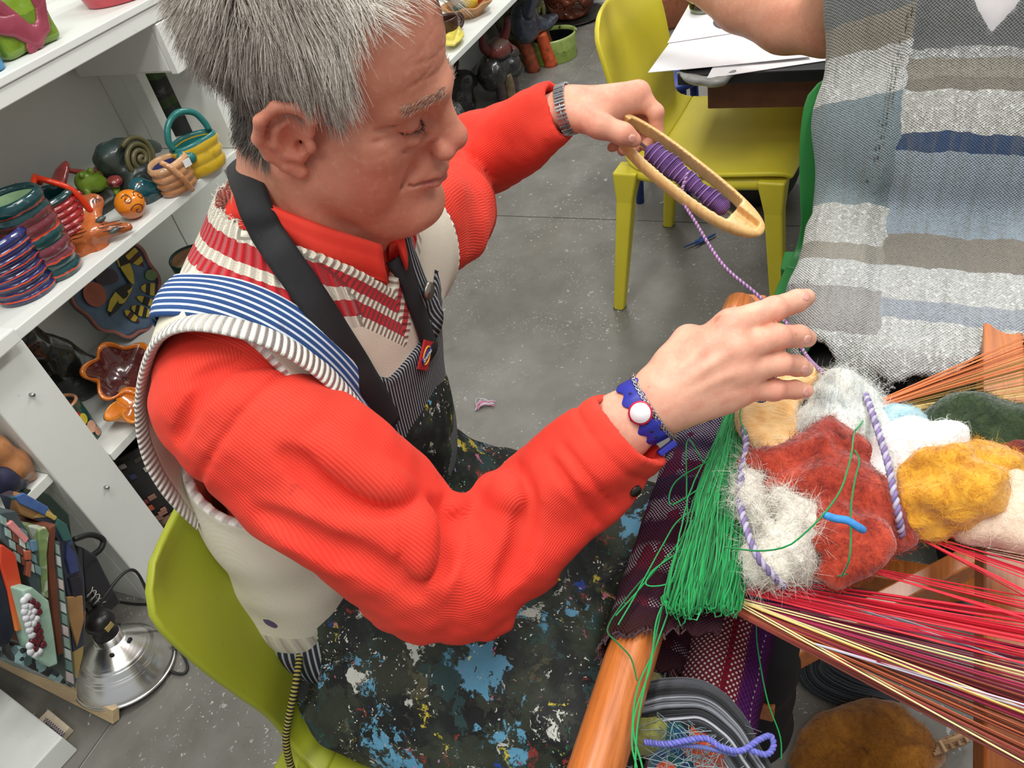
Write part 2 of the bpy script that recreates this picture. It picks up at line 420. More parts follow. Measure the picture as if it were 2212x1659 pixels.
# ================================================================== moulded chairs
def chair(name, label, rgb, loc, rz, group, seed=0):
    t = NT(name + '_plastic', .42, .4); c = srgb(*rgb)
    n = t.noise(7, 4); col = t.ramp(n, [(.3, tuple(x * .9 for x in c[:3]) + (1,)), (.7, c)])
    col = t.mix(col, tuple(x * .5 for x in c[:3]) + (1,), t.math('MULTIPLY', t.step(t.noise(55, 5, .7), .66, .72), .5))
    col = t.mix(col, srgb(215, 212, 196), t.math('MULTIPLY', t.step(t.noise(11, 5, .75), .70, .74), .7))
    t.color(col); t.bump(t.noise(400, 2), .06, .0005); M = t.m
    root = thing(name, label, 'chair', loc, rz, group)
    prof = [(.225, .437), (.20, .452), (.08, .447), (-.06, .438), (-.15, .442), (-.195, .47), (-.215, .53), (-.232, .61), (-.25, .70), (-.268, .77), (-.276, .806)]
    hw = [.205, .222, .232, .23, .218, .204, .200, .208, .214, .206, .165]
    p = spline(np.array([(y, z, 0, w) for (y, z), w in zip(prof, hw)]), 41)
    nu = 15; th = .013
    def sheet(rows, nm):
        G = p[rows]; T = np.gradient(G[:, :2], axis=0); T /= np.linalg.norm(T, axis=1)[:, None]
        Nn = np.stack([-T[:, 1], T[:, 0]], 1)
        us = np.linspace(-1, 1, nu)
        V = []
        for sgn in (0, 1):
            for i in range(len(G)):
                for u in us:
                    y, z, _, w_ = G[i]
                    backness = np.clip((z - .45) / .12, 0, 1)
                    dish = -.012 * (1 - u * u) * (1 - backness)
                    curl = .028 * u * u * backness
                    off = -sgn * th
                    V.append((u * w_, y + curl - Nn[i, 0] * -off * 1.0, z + dish - Nn[i, 1] * -off))
        n = len(G) * nu; F = []
        for i in range(len(G) - 1):
            for j in range(nu - 1):
                a = i * nu + j; F.append((a, a + 1, a + nu + 1, a + nu)); F.append((n + a, n + a + nu, n + a + nu + 1, n + a + 1))
        for i in range(len(G) - 1):
            for j in (0, nu - 1):
                a = i * nu + j; q = (a, a + nu, n + a + nu, n + a); F.append(q if j == 0 else q[::-1])
        for j in range(nu - 1):
            for i in (0, len(G) - 1):
                a = i * nu + j; q = (a, n + a, n + a + 1, a + 1); F.append(q if i == 0 else q[::-1])
        o = lobj(nm, V, F, M, root); bevel(o, .005, 3); return o
    sheet(slice(0, 20), 'seat'); sheet(slice(19, 41), 'backrest')
    for sx in (-1, 1):
        # side rail under the seat
        V, F = tube(spline([(sx * .2, .19, .425), (sx * .208, 0, .418), (sx * .2, -.185, .43)], 10), .018, 10)
        lobj('side_rail', V, F, M, root)
        for sy in (1, -1):
            top = A(sx * .197, sy * .185, .44); foot = A(sx * .232, .225 if sy > 0 else -.235, 0)
            k = []
            for tt in np.linspace(0, 1, 6):
                c_ = top + (foot - top) * tt; r = .024 - .008 * tt
                if tt < .1: r = .034
                k += [c_ + A(a * r, b * r, 0) for a, b in ((-1, -1), (1, -1), (1, 1), (-1, 1))]
            F = [(i * 4 + j, i * 4 + (j + 1) % 4, i * 4 + 4 + (j + 1) % 4, i * 4 + 4 + j) for i in range(5) for j in range(4)]
            F = [f[::-1] for f in F] + [(0, 1, 2, 3), (23, 22, 21, 20)]
            lg = lobj('leg', k, F, M, root, smooth=False); bevel(lg, .006, 3)
            V, F = box(foot + A(-.015, -.015, 0), foot + A(.015, .015, .009)); lobj('foot_pad', V, F, plain('grey_pad', (96, 96, 84), .7), lg, smooth=False)
    return root
chair('moulded_chair', 'yellow moulded plastic chair pulled up to the paper-covered table', (216, 201, 56), (2.02, .345, 0), math.pi - .1, None)
chair('moulded_chair', 'lime green moulded plastic chair the man sits on, spotted with paint', (156, 163, 44), (.468, .405, 0), math.pi + .05, None)
chair('moulded_chair', 'emerald green moulded chair behind the seated woman', (46, 128, 62), (1.27, -.11, 0), math.pi / 2, None)
# ================================================================== the weaver
from mathutils.bvhtree import BVHTree
def bvh(V, Q): return BVHTree.FromPolygons([Vector(map(float, v)) for v in V], [tuple(int(i) for i in q) for q in Q])
def hit(tree, px, py, lift=0.0):
    d = Vector(unit(ray(px, py))); loc, n, i, s = tree.ray_cast(Vector(EYE), d)
    if loc is None: return None
    return np.array(loc) + lift * np.array(n), np.array(n)
BL = unit(A(.33, -.039, -.01)); BF = unit(np.cross(BL, A(0, 0, 1))); BU = A(0, 0, 1)   # body left, forward, up
BR = np.stack([BL, BF, BU], 1)
RS, RE, RWR = P(492, 852, .757), P(960, 1237, .795), P(1416, 863, .77)
LS, LE, LWR = P(885, 500, .975), P(975, 375, 1.22), P(1222, 234, 1.06)
NB = A(.555, .497, 1.055)
# head frame: columns right, forward, up (fitted to the face landmarks)
HO = A(.568, .425, 1.189); HR = np.array([[-.98, .175, -.091], [-.132, -.925, -.357], [-.146, -.338, .93]])
def hl(r, f, u): return HO + HR @ A(r, f, u)
def tohead(V): return (V - HO) @ HR
man = thing('person', 'grey-haired man in a red corduroy shirt, cream vest and paint-spattered apron, weaving at the loom', 'person', (.52, .60, 0))
# ---------------------------------------------------------------- skin
def head_mesh():
    lo = HO - A(.16, .17, .20); hi = HO + A(.16, .16, .17)
    S = SDF(lo, hi, .0022)
    E = lambda c, r, k=.02, mode='u', R=None: S.ell(hl(*c), r, HR if R is None else R, k, mode)
    Cn = lambda a, b, ra, rb, k=.012, mode='u', **kw: S.cone(hl(*a), hl(*b), ra, rb, k, mode, **kw)
    def both(fn):
        for s in (1, -1): fn(s)
    E((0, -.012, .058), (.074, .098, .082)); E((0, .042, .05), (.062, .049, .062), .02)
    E((0, .032, -.022), (.059, .056, .078), .02); E((0, .038, -.070), (.049, .050, .045), .02)
    both(lambda s: Cn((s * .054, .008, -.052), (s * .022, .072, -.104), .016, .016, .03))
    both(lambda s: E((s * .050, .03, -.035), (.016, .035, .04), .025))
    E((0, .087, -.102), (.021, .017, .018), .02)
    both(lambda s: E((s * .040, .050, -.012), (.018, .019, .016), .016))      # cheekbones
    both(lambda s: E((s * .034, .043, -.048), (.017, .020, .028), .018))       # cheeks
    both(lambda s: Cn((s * .010, .093, .029), (s * .045, .066, .027), .0080, .0075, .016))   # brow ridge
    E((0, .070, -.056), (.028, .030, .027), .016)                              # muzzle
    both(lambda s: E((s * .035, .094, .011), (.016, .014, .010), .008, 's'))   # eye sockets
    E((0, .080, .002), (.0125, .016, .026), .006); both(lambda s: E((s * .011, .082, -.013), (.010, .013, .013), .008))
    Cn((0, .0895, .022), (0, .108, -.014), .0070, .0095, .014); E((0, .1085, -.019), (.0120, .0115, .011), .008)
    both(lambda s: E((s * .0135, .102, -.026), (.0085, .011, .0085), .006))
    both(lambda s: E((s * .0075, .106, -.0335), (.0035, .005, .004), .003, 's'))
    both(lambda s: E((s * .032, .0705, .0095), (.0135, .0135, .0132), .004))   # eyeballs under lowered lids
    both(lambda s: S.chain([hl(s * .0165, .081, .0185), hl(s * .030, .0815, .0215), hl(s * .046, .067, .0180), hl(s * .056, .058, .011)], [.0014] * 4, .005, 's'))   # lid crease
    both(lambda s: S.chain([hl(s * .0175, .0815, .0040), hl(s * .031, .0842, .0030), hl(s * .0455, .0705, .0060)], [.0018, .0020, .0014], .0015, 's'))   # lid line
    both(lambda s: S.chain([hl(s * .018, .082, -.002), hl(s * .031, .0795, -.008), hl(s * .045, .066, -.003)], [.003, .0045, .003], .006))   # bags
    both(lambda s: S.chain([hl(s * .018, .086, -.009), hl(s * .032, .081, -.0165), hl(s * .046, .068, -.012)], [.0013] * 3, .005, 's'))
    # lips
    for s in (1, -1):
        S.chain([hl(0, .1005, -.0535), hl(s * .010, .0985, -.0530), hl(s * .027, .0810, -.0575)], [.0052, .0054, .0020], .003)
    for s in (1, -1):
        S.chain([hl(0, .0985, -.0635), hl(s * .011, .0960, -.0640), hl(s * .026, .0815, -.0600)], [.0066, .0060, .0020], .003)
    for s in (1, -1):
        S.chain([hl(0, .1055, -.0580), hl(s * .012, .1005, -.0585), hl(s * .0325, .0785, -.0565)], [.0013, .0014, .0016], .002, 's')
    Cn((-.012, .098, -.0765), (.012, .098, -.0765), .004, .004, .012, 's')
    both(lambda s: S.chain([hl(s * .020, .093, -.024), hl(s * .031, .082, -.040), hl(s * .040, .066, -.058)], [.0012, .0016, .001], .011, 's'))
    both(lambda s: S.chain([hl(s * .052, .066, .006), hl(s * .060, .055, .002)], [.0008, .0006], .004, 's'))
    both(lambda s: S.chain([hl(s * .052, .068, .011), hl(s * .060, .057, .014)], [.0008, .0006], .004, 's'))
    idx = np.nonzero(np.abs(S.f) < .012); L_ = tohead(np.stack([S.ax[i][idx[i]] for i in range(3)], 1).astype(float)); rr_, ff_, uu_ = np.abs(L_[:, 0]), L_[:, 1], L_[:, 2]
    cut = 0                                                                    # forehead creases and crow's feet
    for u0, am in ((.052, .0008), (.060, .0010), (.0695, .0009), (.080, .0006)):
        cut = cut + am * np.exp(-((uu_ - u0 - .0035 * np.cos(L_[:, 0] * 90 + u0 * 300) + rr_ * .12) / .0013) ** 2) * np.clip((.052 - rr_) / .012, 0, 1) * (ff_ > .03)
    for k_, sl_ in ((.010, .25), (.004, -.1), (-.003, -.45)): cut = cut + .0007 * np.exp(-((uu_ - k_ - sl_ * (rr_ - .05)) / .0011) ** 2) * np.exp(-((rr_ - .057) / .008) ** 2) * (ff_ > .02)
    S.f[idx] += cut.astype(np.float32)
    # neck and throat
    S.chain([hl(0, -.030, -.03), hl(0, -.032, -.075), NB + A(0, .005, .02), NB - A(0, 0, .02)], [.055, .056, .060, .066], .02)
    E((0, .030, -.100), (.042, .048, .026), .03)
    Cn((0, .045, -.112), tuple(tohead((NB - BF * -.03 + A(0, 0, -.01))[None])[0]), .028, .034, .03)
    both(lambda s: S.chain([hl(s * .060, -.02, -.045), NB + BF * .05 - BL * s * .025 + A(0, 0, -.01)], [.014, .012], .02))
    both(lambda s: S.chain([hl(s * .040, .05, -.112), hl(s * .062, .0, -.085)], [.0012, .0012], .008, 's'))
    # ears
    for s in (1, -1):
        e = lambda o, f, u: hl(s * (.070 + o), f, u)
        ax = unit(HR @ A(s * .93, .36, 0)); ay = unit(HR @ A(-s * .36, .93, 0)); az = HR[:, 2]
        RR = np.stack([ax, ay, az], 1)
        S.ell(e(.007, -.012, .002), (.0065, .019, .031), RR, .008)
        S.ell(e(.016, -.006, .001), (.010, .0105, .0155), RR, .004, 's')
        S.ell(e(.016, -.011, .017), (.0075, .0065, .010), RR, .004, 's')
        S.chain([e(.004, .006, .008), e(.006, .008, .022), e(.010, -.001, .0335), e(.016, -.016, .0345), e(.021, -.028, .022), e(.021, -.032, .004), e(.016, -.027, -.014), e(.009, -.016, -.026), e(.005, -.006, -.033)],
                [.0035, .0038, .0042, .0046, .0048, .0046, .0044, .0058, .0066], .0035)
        S.chain([e(.010, -.010, .020), e(.014, -.019, .012), e(.015, -.021, -.002), e(.011, -.014, -.014), e(.007, -.004, -.017)], [.003, .0034, .0034, .0036, .003], .003)
        S.ell(e(.006, .006, -.004), (.0045, .0045, .0065), RR, .004)
        S.ell(e(.007, -.003, -.006), (.007, .0045, .006), RR, .002, 's')
    return S.mesh()
def hand_R():
    K = dict(wr=(1416, 863, .772), i=[(1578, 700, .763), (1672, 668, .772), (1722, 650, .787), (1741, 643, .795)],
             m=[(1590, 752, .757), (1680, 728, .762), (1725, 726, .782), (1744, 731, .794)],
             r=[(1598, 800, .762), (1684, 785, .770), (1722, 790, .789), (1738, 796, .800)],
             p=[(1603, 842, .775), (1672, 842, .782), (1718, 842, .794), (1739, 844, .801)])
    pts = np.array([P(*q) for k in 'imrp' for q in K[k]] + [P(1330, 930, .78)])
    S = SDF(pts.min(0) - .05, pts.max(0) + .05, .0019)
    wr = P(*K['wr']); nrm = -unit(ray(1550, 800))
    S.chain([P(1250, 985, .80), P(1330, 930, .785), wr], [.036, .031, .0275], .02, nrm=nrm, fl=1.25)
    for k, rr in zip('imrp', ([.0138, .0124, .0112, .0092], [.0138, .0122, .0110, .0092], [.0130, .0115, .0105, .0088], [.0120, .0103, .0093, .0080])):
        q = [P(*v) for v in K[k]]
        a = wr + (q[0] - wr) * .12 + (q[0] - P(*K['m'][0])) * .25
        S.cone(a - nrm * .004, q[0] - nrm * .004, .0165, .0135, .022)
        S.chain(q, rr, .004)
        S.ell(q[0] + nrm * .002, (.0105, .0105, .0105), None, .012)       # knuckle
        S.ell(q[1] + nrm * .002, (.0095,) * 3, None, .006)
        tv = unit(q[0] - wr)
        S.cone(wr + (q[0] - wr) * .38 + (q[0] - P(*K['m'][0])) * .15 + nrm * .0150, q[0] + nrm * .0105, .0016, .0022, .007)   # tendons
        ft = unit(q[3] - q[2]); sd = unit(np.cross(ft, nrm)); up = np.cross(sd, ft)
        S.ell(q[3] + up * .0058 - ft * .001, (.0060, .0050, .0022), np.stack([ft, sd, up], 1), .001)
    th = [P(1430, 830, .785), P(1488, 738, .797), P(1560, 738, .818), P(1610, 760, .835)]
    S.chain(th, [.019, .0140, .0120, .0095], .016)
    S.cone(P(1455, 780, .785), P(1560, 730, .772), .014, .012, .02)
    S.cone(P(1440, 890, .785), P(1560, 860, .785), .016, .014, .02)
    V, Q = S.mesh(); nails = [(P(*K[k][3]) - ray(1740, 640) * .004, unit(P(*K[k][3]) - P(*K[k][2]))) for k in 'imrp']
    return V, Q, nails
def hand_L():
    K = dict(i=[(1380, 200, 1.065), (1416, 244, 1.07), (1418, 286, 1.085), (1396, 314, 1.092)],
             m=[(1370, 212, 1.085), (1404, 258, 1.10), (1398, 302, 1.108), (1368, 322, 1.105)],
             r=[(1352, 222, 1.105), (1382, 268, 1.12), (1374, 308, 1.122), (1345, 325, 1.112)],
             p=[(1332, 232, 1.12), (1356, 274, 1.135), (1346, 308, 1.13), (1322, 318, 1.118)])
    pts = np.array([P(*q) for k in 'imrp' for q in K[k]] + [P(1140, 260, 1.08), P(1255, 255, 1.03)])
    S = SDF(pts.min(0) - .05, pts.max(0) + .05, .0022)
    wr = LWR; nrm = unit(UPV * .8 + BACK * .55)
    S.chain([P(1140, 272, 1.09), P(1180, 250, 1.075), wr], [.024, .026, .026], .02, nrm=nrm, fl=1.2)
    for k, rr in zip('imrp', ([.0125, .0108, .0095, .0082], [.0125, .0108, .0095, .0082], [.0118, .0102, .0090, .0078], [.0108, .0090, .0080, .0070])):
        q = [P(*v) for v in K[k]]
        S.cone(wr + (q[0] - wr) * .1 + (q[0] - P(*K['m'][0])) * .25, q[0], .018, .0145, .022)
        S.chain(q, rr, .004); S.ell(q[0] + nrm * .002, (.0105,) * 3, None, .01); S.ell(q[1] + nrm * .002, (.0095,) * 3, None, .006)
    S.chain([P(1240, 250, 1.045), P(1298, 272, 1.028), P(1345, 289, 1.026), P(1370, 303, 1.032)], [.019, .0145, .0118, .0095], .014)
    S.cone(P(1262, 245, 1.05), P(1360, 222, 1.07), .017, .014, .02)
    S.cone(P(1290, 262, 1.06), P(1340, 262, 1.10), .016, .014, .02)
    return S.mesh()
def core_mesh():
    S = SDF((.15, -.02, -.005), (1.1, .85, 1.12), .009)
    torso(S, 0.0)
    S.chain([RS, P(690, 1028, .755), P(850, 1160, .775), RE, P(1200, 1070, .795), P(1290, 985, .785)], [.045, .04, .04, .04, .032, .024], .02); S.chain([LS, P(955, 460, 1.10), LE, P(1055, 330, 1.16), P(1130, 285, 1.10)], [.045, .042, .04, .034, .022], .02)
    for s, kx in ((-1, .37), (1, .62)):
        S.chain([A(.515 + s * .10, .57, .53), A(kx, .20, .50), A(kx, .25, .10)], [.078, .055, .038], .03)
        S.cone(A(kx, .27, .045), A(kx - .01, .11, .035), .034, .03, .02)
    return S.mesh()
def torso(S, off, legs=False, k=.05):
    S.ell(A(.548, .537, .925), A(.165, .100, .16) + off, BR, k)
    S.chain([RS + BL * .02, (RS + LS) / 2 + A(0, .0, .02), LS - BL * .02], A(.060, .07, .060) + off, .04)
    S.chain([NB, RS * .8 + NB * .2 + A(0, 0, -.005)], A(.055, .045) + off, .05); S.chain([NB, LS * .8 + NB * .2 + A(0, 0, -.005)], A(.055, .045) + off, .05)
    S.ell(A(.527, .562, .74), A(.160, .113, .17) + off, BR, k)
    S.ell(A(.515, .60, .57), A(.170, .120, .11) + off, BR, k)
    return S
def skin_mat():
    t = NT('skin', .48, .35); c = t.attr('tint')['Color']
    n1 = t.noise(45, 4, .6); n2 = t.noise(160, 3)
    c = t.mix(c, t.mix(c, srgb(172, 80, 62), .34), t.step(t.noise(26, 5, .65), .42, .70))
    c = t.mix(c, t.mix(c, srgb(236, 196, 172), .5), t.math('MULTIPLY', t.step(n2, .55, .75), .35))
    c = t.mix(c, srgb(120, 66, 50), t.math('MULTIPLY', t.step(t.noise(60, 1, .3), .76, .80), .3))
    t.color(c); t.set(Subsurface_Weight=.12, Subsurface_Radius=(.008, .003, .0015), Subsurface_Scale=1.0)
    t.bump(t.noise(420, 3), .20, .0008); t.bump(t.noise(90, 4, .6), .16, .002); return t.m
M_SKIN = skin_mat()
def lin(*c): return np.array(srgb(*c)[:3])
def blend(C, m, c): m = np.clip(m, 0, 1)[:, None]; return C * (1 - m) + np.asarray(c) * m
hv, hq = head_mesh(); H3 = tohead(hv); ar = np.abs(H3[:, 0])
T = np.tile(lin(204, 138, 112), (len(hv), 1))
g = lambda c, s: np.exp(-(((np.stack([ar, H3[:, 1], H3[:, 2]], 1) - np.array(c)) / np.array(s)) ** 2).sum(1))
T = blend(T, g((.05, .05, -.045), (.03, .03, .03)) * .55, lin(206, 112, 92)); T = blend(T, g((0, .115, -.022), (.016, .016, .014)) * .7, lin(212, 112, 96))
T = blend(T, g((.078, -.012, 0), (.016, .03, .045)) * .6, lin(218, 128, 104))
lip = np.maximum(g((.0, .101, -.0585), (.018, .010, .0070)), g((.018, .091, -.0590), (.010, .010, .005))); T = blend(T, lip * .95, lin(172, 84, 80))
T = blend(T, g((.032, .082, .006), (.022, .014, .014)) * .5, lin(190, 118, 98)); T = blend(T, (H3[:, 2] < -.115) * .3, lin(196, 120, 92))
scalp_n = vnoise(H3, 60, 3) * .004
def scalp_mask(L):
    r, f, u = np.abs(L[:, 0]), L[:, 1], L[:, 2]; n = vnoise(L, 70, 3) * .004
    front = (u > .117 + n - np.clip(r - .03, 0, 1) * .5) & (f > .03)
    side = (f <= .031 + n * 1.3 - np.clip(u - .085, 0, 1) * .2) & (f > -.004) & (u > .014 + n) & ((u > .034 + n) | (f > .014))
    temple = (f <= .033 + n) & (f > .0) & (u > .06)
    back = (f <= .0) & (u > -.048 + n + np.clip(f + .045, 0, 1) * 1.5)
    earzone = (f > -.040) & (f < .013) & (u < .040) & (r > .05)
    return (front | side | temple | back) & ~earzone
sm = scalp_mask(H3); T = blend(T, sm * .95, lin(124, 116, 110))
rv, rq, nails = hand_R()
Tr = np.tile(lin(226, 172, 146), (len(rv), 1))
Tr = blend(Tr, .5 * np.clip(vnoise(rv, 120, 5), 0, 1), lin(222, 146, 124))
for kpx in ((1578, 700, .76), (1590, 752, .755), (1598, 800, .76), (1603, 842, .772), (1672, 668, .77), (1680, 728, .76), (1684, 785, .77), (1672, 842, .78)):
    Tr = blend(Tr, .55 * np.exp(-(np.linalg.norm(rv - P(*kpx), axis=1) / .013) ** 2), lin(222, 132, 112))
for nc, nd in nails: Tr = blend(Tr, .8 * (np.linalg.norm(rv - nc, axis=1) < .0062), lin(232, 160, 146))
lv, lq = hand_L(); Tl = np.tile(lin(218, 158, 132), (len(lv), 1)); Tl = blend(Tl, .5 * np.clip(vnoise(lv, 90, 6), 0, 1), lin(208, 132, 110))
cv, cq = core_mesh(); Tc = np.tile(lin(214, 150, 125), (len(cv), 1))
n0 = 0; VV, QQ = [], []
for v, q in ((hv, hq), (rv, rq), (lv, lq), (cv, cq)): VV.append(v); QQ.append(q + n0); n0 += len(v)
obj('body', np.concatenate(VV), np.concatenate(QQ), M_SKIN, man, cols={'tint': np.concatenate([T, Tr, Tl, Tc])})
# eyes: the sliver of eyeball under the lowered lid
for s in (1, -1):
    S = SDF(hl(s * .032, .0705, .0095) - .016, hl(s * .032, .0705, .0095) + .016, .002); S.ell(hl(s * .032, .0705, .0095), .0124)
    v, q = S.mesh(); obj('eyeball', v, q, plain('eye_wet', (66, 50, 44), .25), man)
# ---------------------------------------------------------------- hair: thousands of strands as real geometry
def strands(name, roots, dirs, lens, rad, mat, parent, bend, nseg=5, jit=.25, cval=None, seed=1, clump=.0):
    r = np.random.RandomState(seed); n = len(roots)
    D = dirs + r.normal(size=(n, 3)) * jit; D /= np.linalg.norm(D, axis=1)[:, None]
    pts = [roots]; d = D.copy(); step = (lens / nseg)[:, None]
    for i in range(nseg):
        d = d + bend[:, None, :].squeeze(1) * (1.0 / nseg) + r.normal(size=(n, 3)) * jit * .18; d /= np.linalg.norm(d, axis=1)[:, None]
        pts.append(pts[-1] + d * step)
    C = np.stack(pts, 1); m = nseg + 1
    Tn = np.gradient(C, axis=1); Tn /= np.linalg.norm(Tn, axis=2)[:, :, None] + 1e-9
    ref = r.normal(size=(n, 1, 3)); N = np.cross(Tn, ref); N /= np.linalg.norm(N, axis=2)[:, :, None] + 1e-9; B = np.cross(Tn, N)
    w = rad * np.linspace(1, .25, m)[None, :, None]
    V = np.stack([C + w * (math.cos(a) * N + math.sin(a) * B) for a in (0, 2.094, 4.189)], 2).reshape(-1, 3)
    base = (np.arange(n) * m * 3)[:, None, None, None]; i = (np.arange(nseg) * 3)[None, :, None, None]; j = np.arange(3)[None, None, :, None]
    q = np.concatenate([base + i + j, base + i + (j + 1) % 3, base + i + 3 + (j + 1) % 3, base + i + 3 + j], 3).reshape(-1, 4)
    cv_ = np.repeat(cval if cval is not None else r.rand(n), m * 3); tv = np.tile(np.repeat(np.linspace(0, 1, m), 3), n)
    return obj(name, V, q, mat, parent, attrs={'shade': cv_, 'along': tv})
def hair_mat(name, stops, rough=.45):
    t = NT(name, rough, .35); a = t.attr('shade')['Fac']; t.color(t.ramp(a, stops)); return t.m
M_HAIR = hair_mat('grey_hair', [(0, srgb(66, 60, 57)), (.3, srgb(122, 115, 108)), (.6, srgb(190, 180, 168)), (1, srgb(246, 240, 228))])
hn = vnormals(hv, hq)
ids = np.nonzero(sm)[0]; pick = nr.choice(ids, 26000); NH = len(pick)
rt = hv[pick] + nr.normal(size=(NH, 3)) * .0012; L3 = tohead(rt); nn = hn[pick]
flow = np.stack([np.sign(L3[:, 0]) * np.where(L3[:, 2] > .10, .5, .0), np.where(L3[:, 1] > -.05, .42, -.12), np.where(L3[:, 2] < .10, -.95, -.10)], 1)
frt = (L3[:, 1] > .035) & (L3[:, 2] > .085); flow[frt] = flow[frt] * .3 + A(.1, .9, .1)
lock = np.stack([vnoise(L3, 95, 21), vnoise(L3, 95, 22), vnoise(L3, 95, 23)], 1)
flow = flow / np.linalg.norm(flow, axis=1)[:, None] + lock * .42
fw = flow @ HR.T; fw = fw - nn * ((fw * nn).sum(1))[:, None]; fw /= np.linalg.norm(fw, axis=1)[:, None]
top = np.clip((L3[:, 2] - .03) / .08, 0, 1); backn = np.clip((-.02 - L3[:, 1]) / .05, 0, 1)
lift = .20 + .50 * top + .22 * backn + .35 * backn * np.clip((L3[:, 2] - .0) / .06, 0, 1)
dd = fw + nn * lift[:, None]
ln = .015 + .015 * np.clip((L3[:, 2] + .05) / .10, 0, 1) + .010 * top; ln *= nr.uniform(.65, 1.2, len(ln))
side = (np.abs(L3[:, 0]) > .045) & (L3[:, 1] > .0) & (L3[:, 2] < .05); ln[side] *= .70
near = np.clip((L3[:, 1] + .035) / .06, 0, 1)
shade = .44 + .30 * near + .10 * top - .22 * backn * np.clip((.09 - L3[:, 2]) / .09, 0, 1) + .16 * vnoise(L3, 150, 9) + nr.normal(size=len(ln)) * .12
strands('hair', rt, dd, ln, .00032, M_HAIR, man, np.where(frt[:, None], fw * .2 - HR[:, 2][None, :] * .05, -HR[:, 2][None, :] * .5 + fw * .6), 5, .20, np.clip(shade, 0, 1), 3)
fl_ids = np.nonzero((H3[:, 0] < -.008) & (H3[:, 2] > .094) & (H3[:, 1] > .045))[0]; pk = nr.choice(fl_ids, 1500)
strands('forelock', hv[pk], np.tile(HR @ A(-.30, .75, .05), (1500, 1)) + hn[pk] * .45, nr.uniform(.020, .040, 1500), .00030, M_HAIR, man, np.tile(HR @ A(-.25, .2, -1.1), (1500, 1)), 6, .22, np.clip(nr.normal(.82, .12, 1500), 0, 1), 8)
# lashes along the lowered upper lid
for s_, nm in ((1, 'eyelash'), (-1, 'eyelash')):
    q = spline([hl(s_ * .0185, .0825, .0045), hl(s_ * .031, .0848, .0040), hl(s_ * .045, .0710, .0068)], 70)
    strands(nm, q, np.tile(HR @ A(s_ * .25, .8, -.5), (70, 1)), nr.uniform(.003, .006, 70), .00022, plain('lash', (70, 52, 44), .6), man, np.zeros((70, 3)), 3, .15, None, 6)
# eyebrows
for sg in (1, -1):
  bi = np.nonzero((H3[:, 0] * sg > 0) & (np.abs(H3[:, 0]) > .010) & (np.abs(H3[:, 0]) < .050) & (np.abs(H3[:, 2] - (.034 - .08 * np.abs(np.abs(H3[:, 0]) - .028))) < .0045) & (H3[:, 1] > .05))[0]
  pk = nr.choice(bi, 260); sgn = np.sign(H3[pk, 0]); bd = (np.stack([sgn * 1.0, 0 * sgn - .3, 0 * sgn + .15], 1)) @ HR.T + hn[pk] * .12
  strands('eyebrow', hv[pk], bd, nr.uniform(.005, .009, 260), .00024, hair_mat('brow_hair', [(0, srgb(150, 112, 92)), (1, srgb(206, 178, 158))]), man, -HR[:, 2][None, :] * .2 + np.zeros((260, 3)), 4, .2, None, 4)
def mx_(L):
    o = L[0]
    for q in L[1:]: o = np.maximum(o, q)
    return o
# ---------------------------------------------------------------- corduroy shirt sleeves
def cord_mat():
    t = NT('red_corduroy', .8, .15); a = t.attr('wale')['Fac']
    st = t.math('SINE', a); col = t.ramp(t.noise(9, 4), [(.3, srgb(220, 54, 42)), (.7, srgb(236, 74, 58))])
    col = t.mix(col, srgb(178, 28, 22), t.math('MULTIPLY', t.step(st, .1, -.9), .30))
    col = t.mix(col, srgb(150, 50, 44), t.math('MULTIPLY', t.step(t.noise(22, 4, .7), .66, .74), .45))
    t.color(col); t.bump(st, .25, .0012); t.bump(t.noise(600, 2), .15, .0006); t.bump(t.noise(14, 4), .25, .006)
    t.set(Sheen_Weight=.25, Sheen_Roughness=.4, Sheen_Tint=srgb(255, 150, 130)); return t.m
M_CORD = cord_mat()
def chain_frame(pts, V, ref):
    """distance, arc length and angle of V about a polyline, the angle measured from ref"""
    d, s, ct, tt = near_chain(V, pts)
    w = V - ct; r0 = ref - tt * (tt @ ref)[:, None]; r0 /= np.linalg.norm(r0, axis=1)[:, None]; r1 = np.cross(tt, r0)
    return d, s, np.arctan2((w * r1).sum(1), (w * r0).sum(1))
def sleeve(pts, rs, h, ref, folds, nwale, cutn, cut0, name='sleeve', creases=()):
    pts = np.array(pts); C = spline(np.concatenate([pts, np.array(rs)[:, None]], 1), 28); pc, rc = C[:, :3], C[:, 3]
    S = SDF(pc.min(0) - .13, pc.max(0) + .13, h); S.chain(pc, rc, .0)
    idx = np.nonzero(np.abs(S.f) < .045); X = np.stack([S.ax[i][idx[i]] for i in range(3)], 1).astype(float)
    d, s, ph = chain_frame(pc, X, ref)
    S.f[idx] += folds(s, ph, X).astype(np.float32)
    if creases:
        v0, q0 = S.mesh(); t0 = bvh(v0, q0)
        for pix, r_, k_, md in creases:
            H_ = [hit(t0, px, py, 0) for px, py in spline(np.array([(x, y, 0) for x, y in pix], float), 14)[:, :2]]; H_ = [h[0] + h[1] * (-.001 if md == 's' else -.004) for h in H_ if h is not None]
            if len(H_) > 2: S.chain(H_, np.interp(np.linspace(0, 1, len(H_)), [0, .25, .75, 1], [.0004, r_, r_, .0004]), k_, md)
    # open end: a plane cut, hollowed so the cuff reads as cloth
    x, y, z = S.grid(); pl = (x - cut0[0]) * cutn[0] + (y - cut0[1]) * cutn[1] + (z - cut0[2]) * cutn[2]
    inner = S.f + .009
    S.f = np.maximum(np.maximum(S.f, pl), -np.maximum(inner, -(pl + .05)))
    V, Q = S.mesh(1); d, s, ph = chain_frame(pc, V, ref)
    return obj(name, V, Q, M_CORD, shirt, attrs={'wale': ph * nwale, 'along': s}), pc
shirt_root = None
class _W: pass
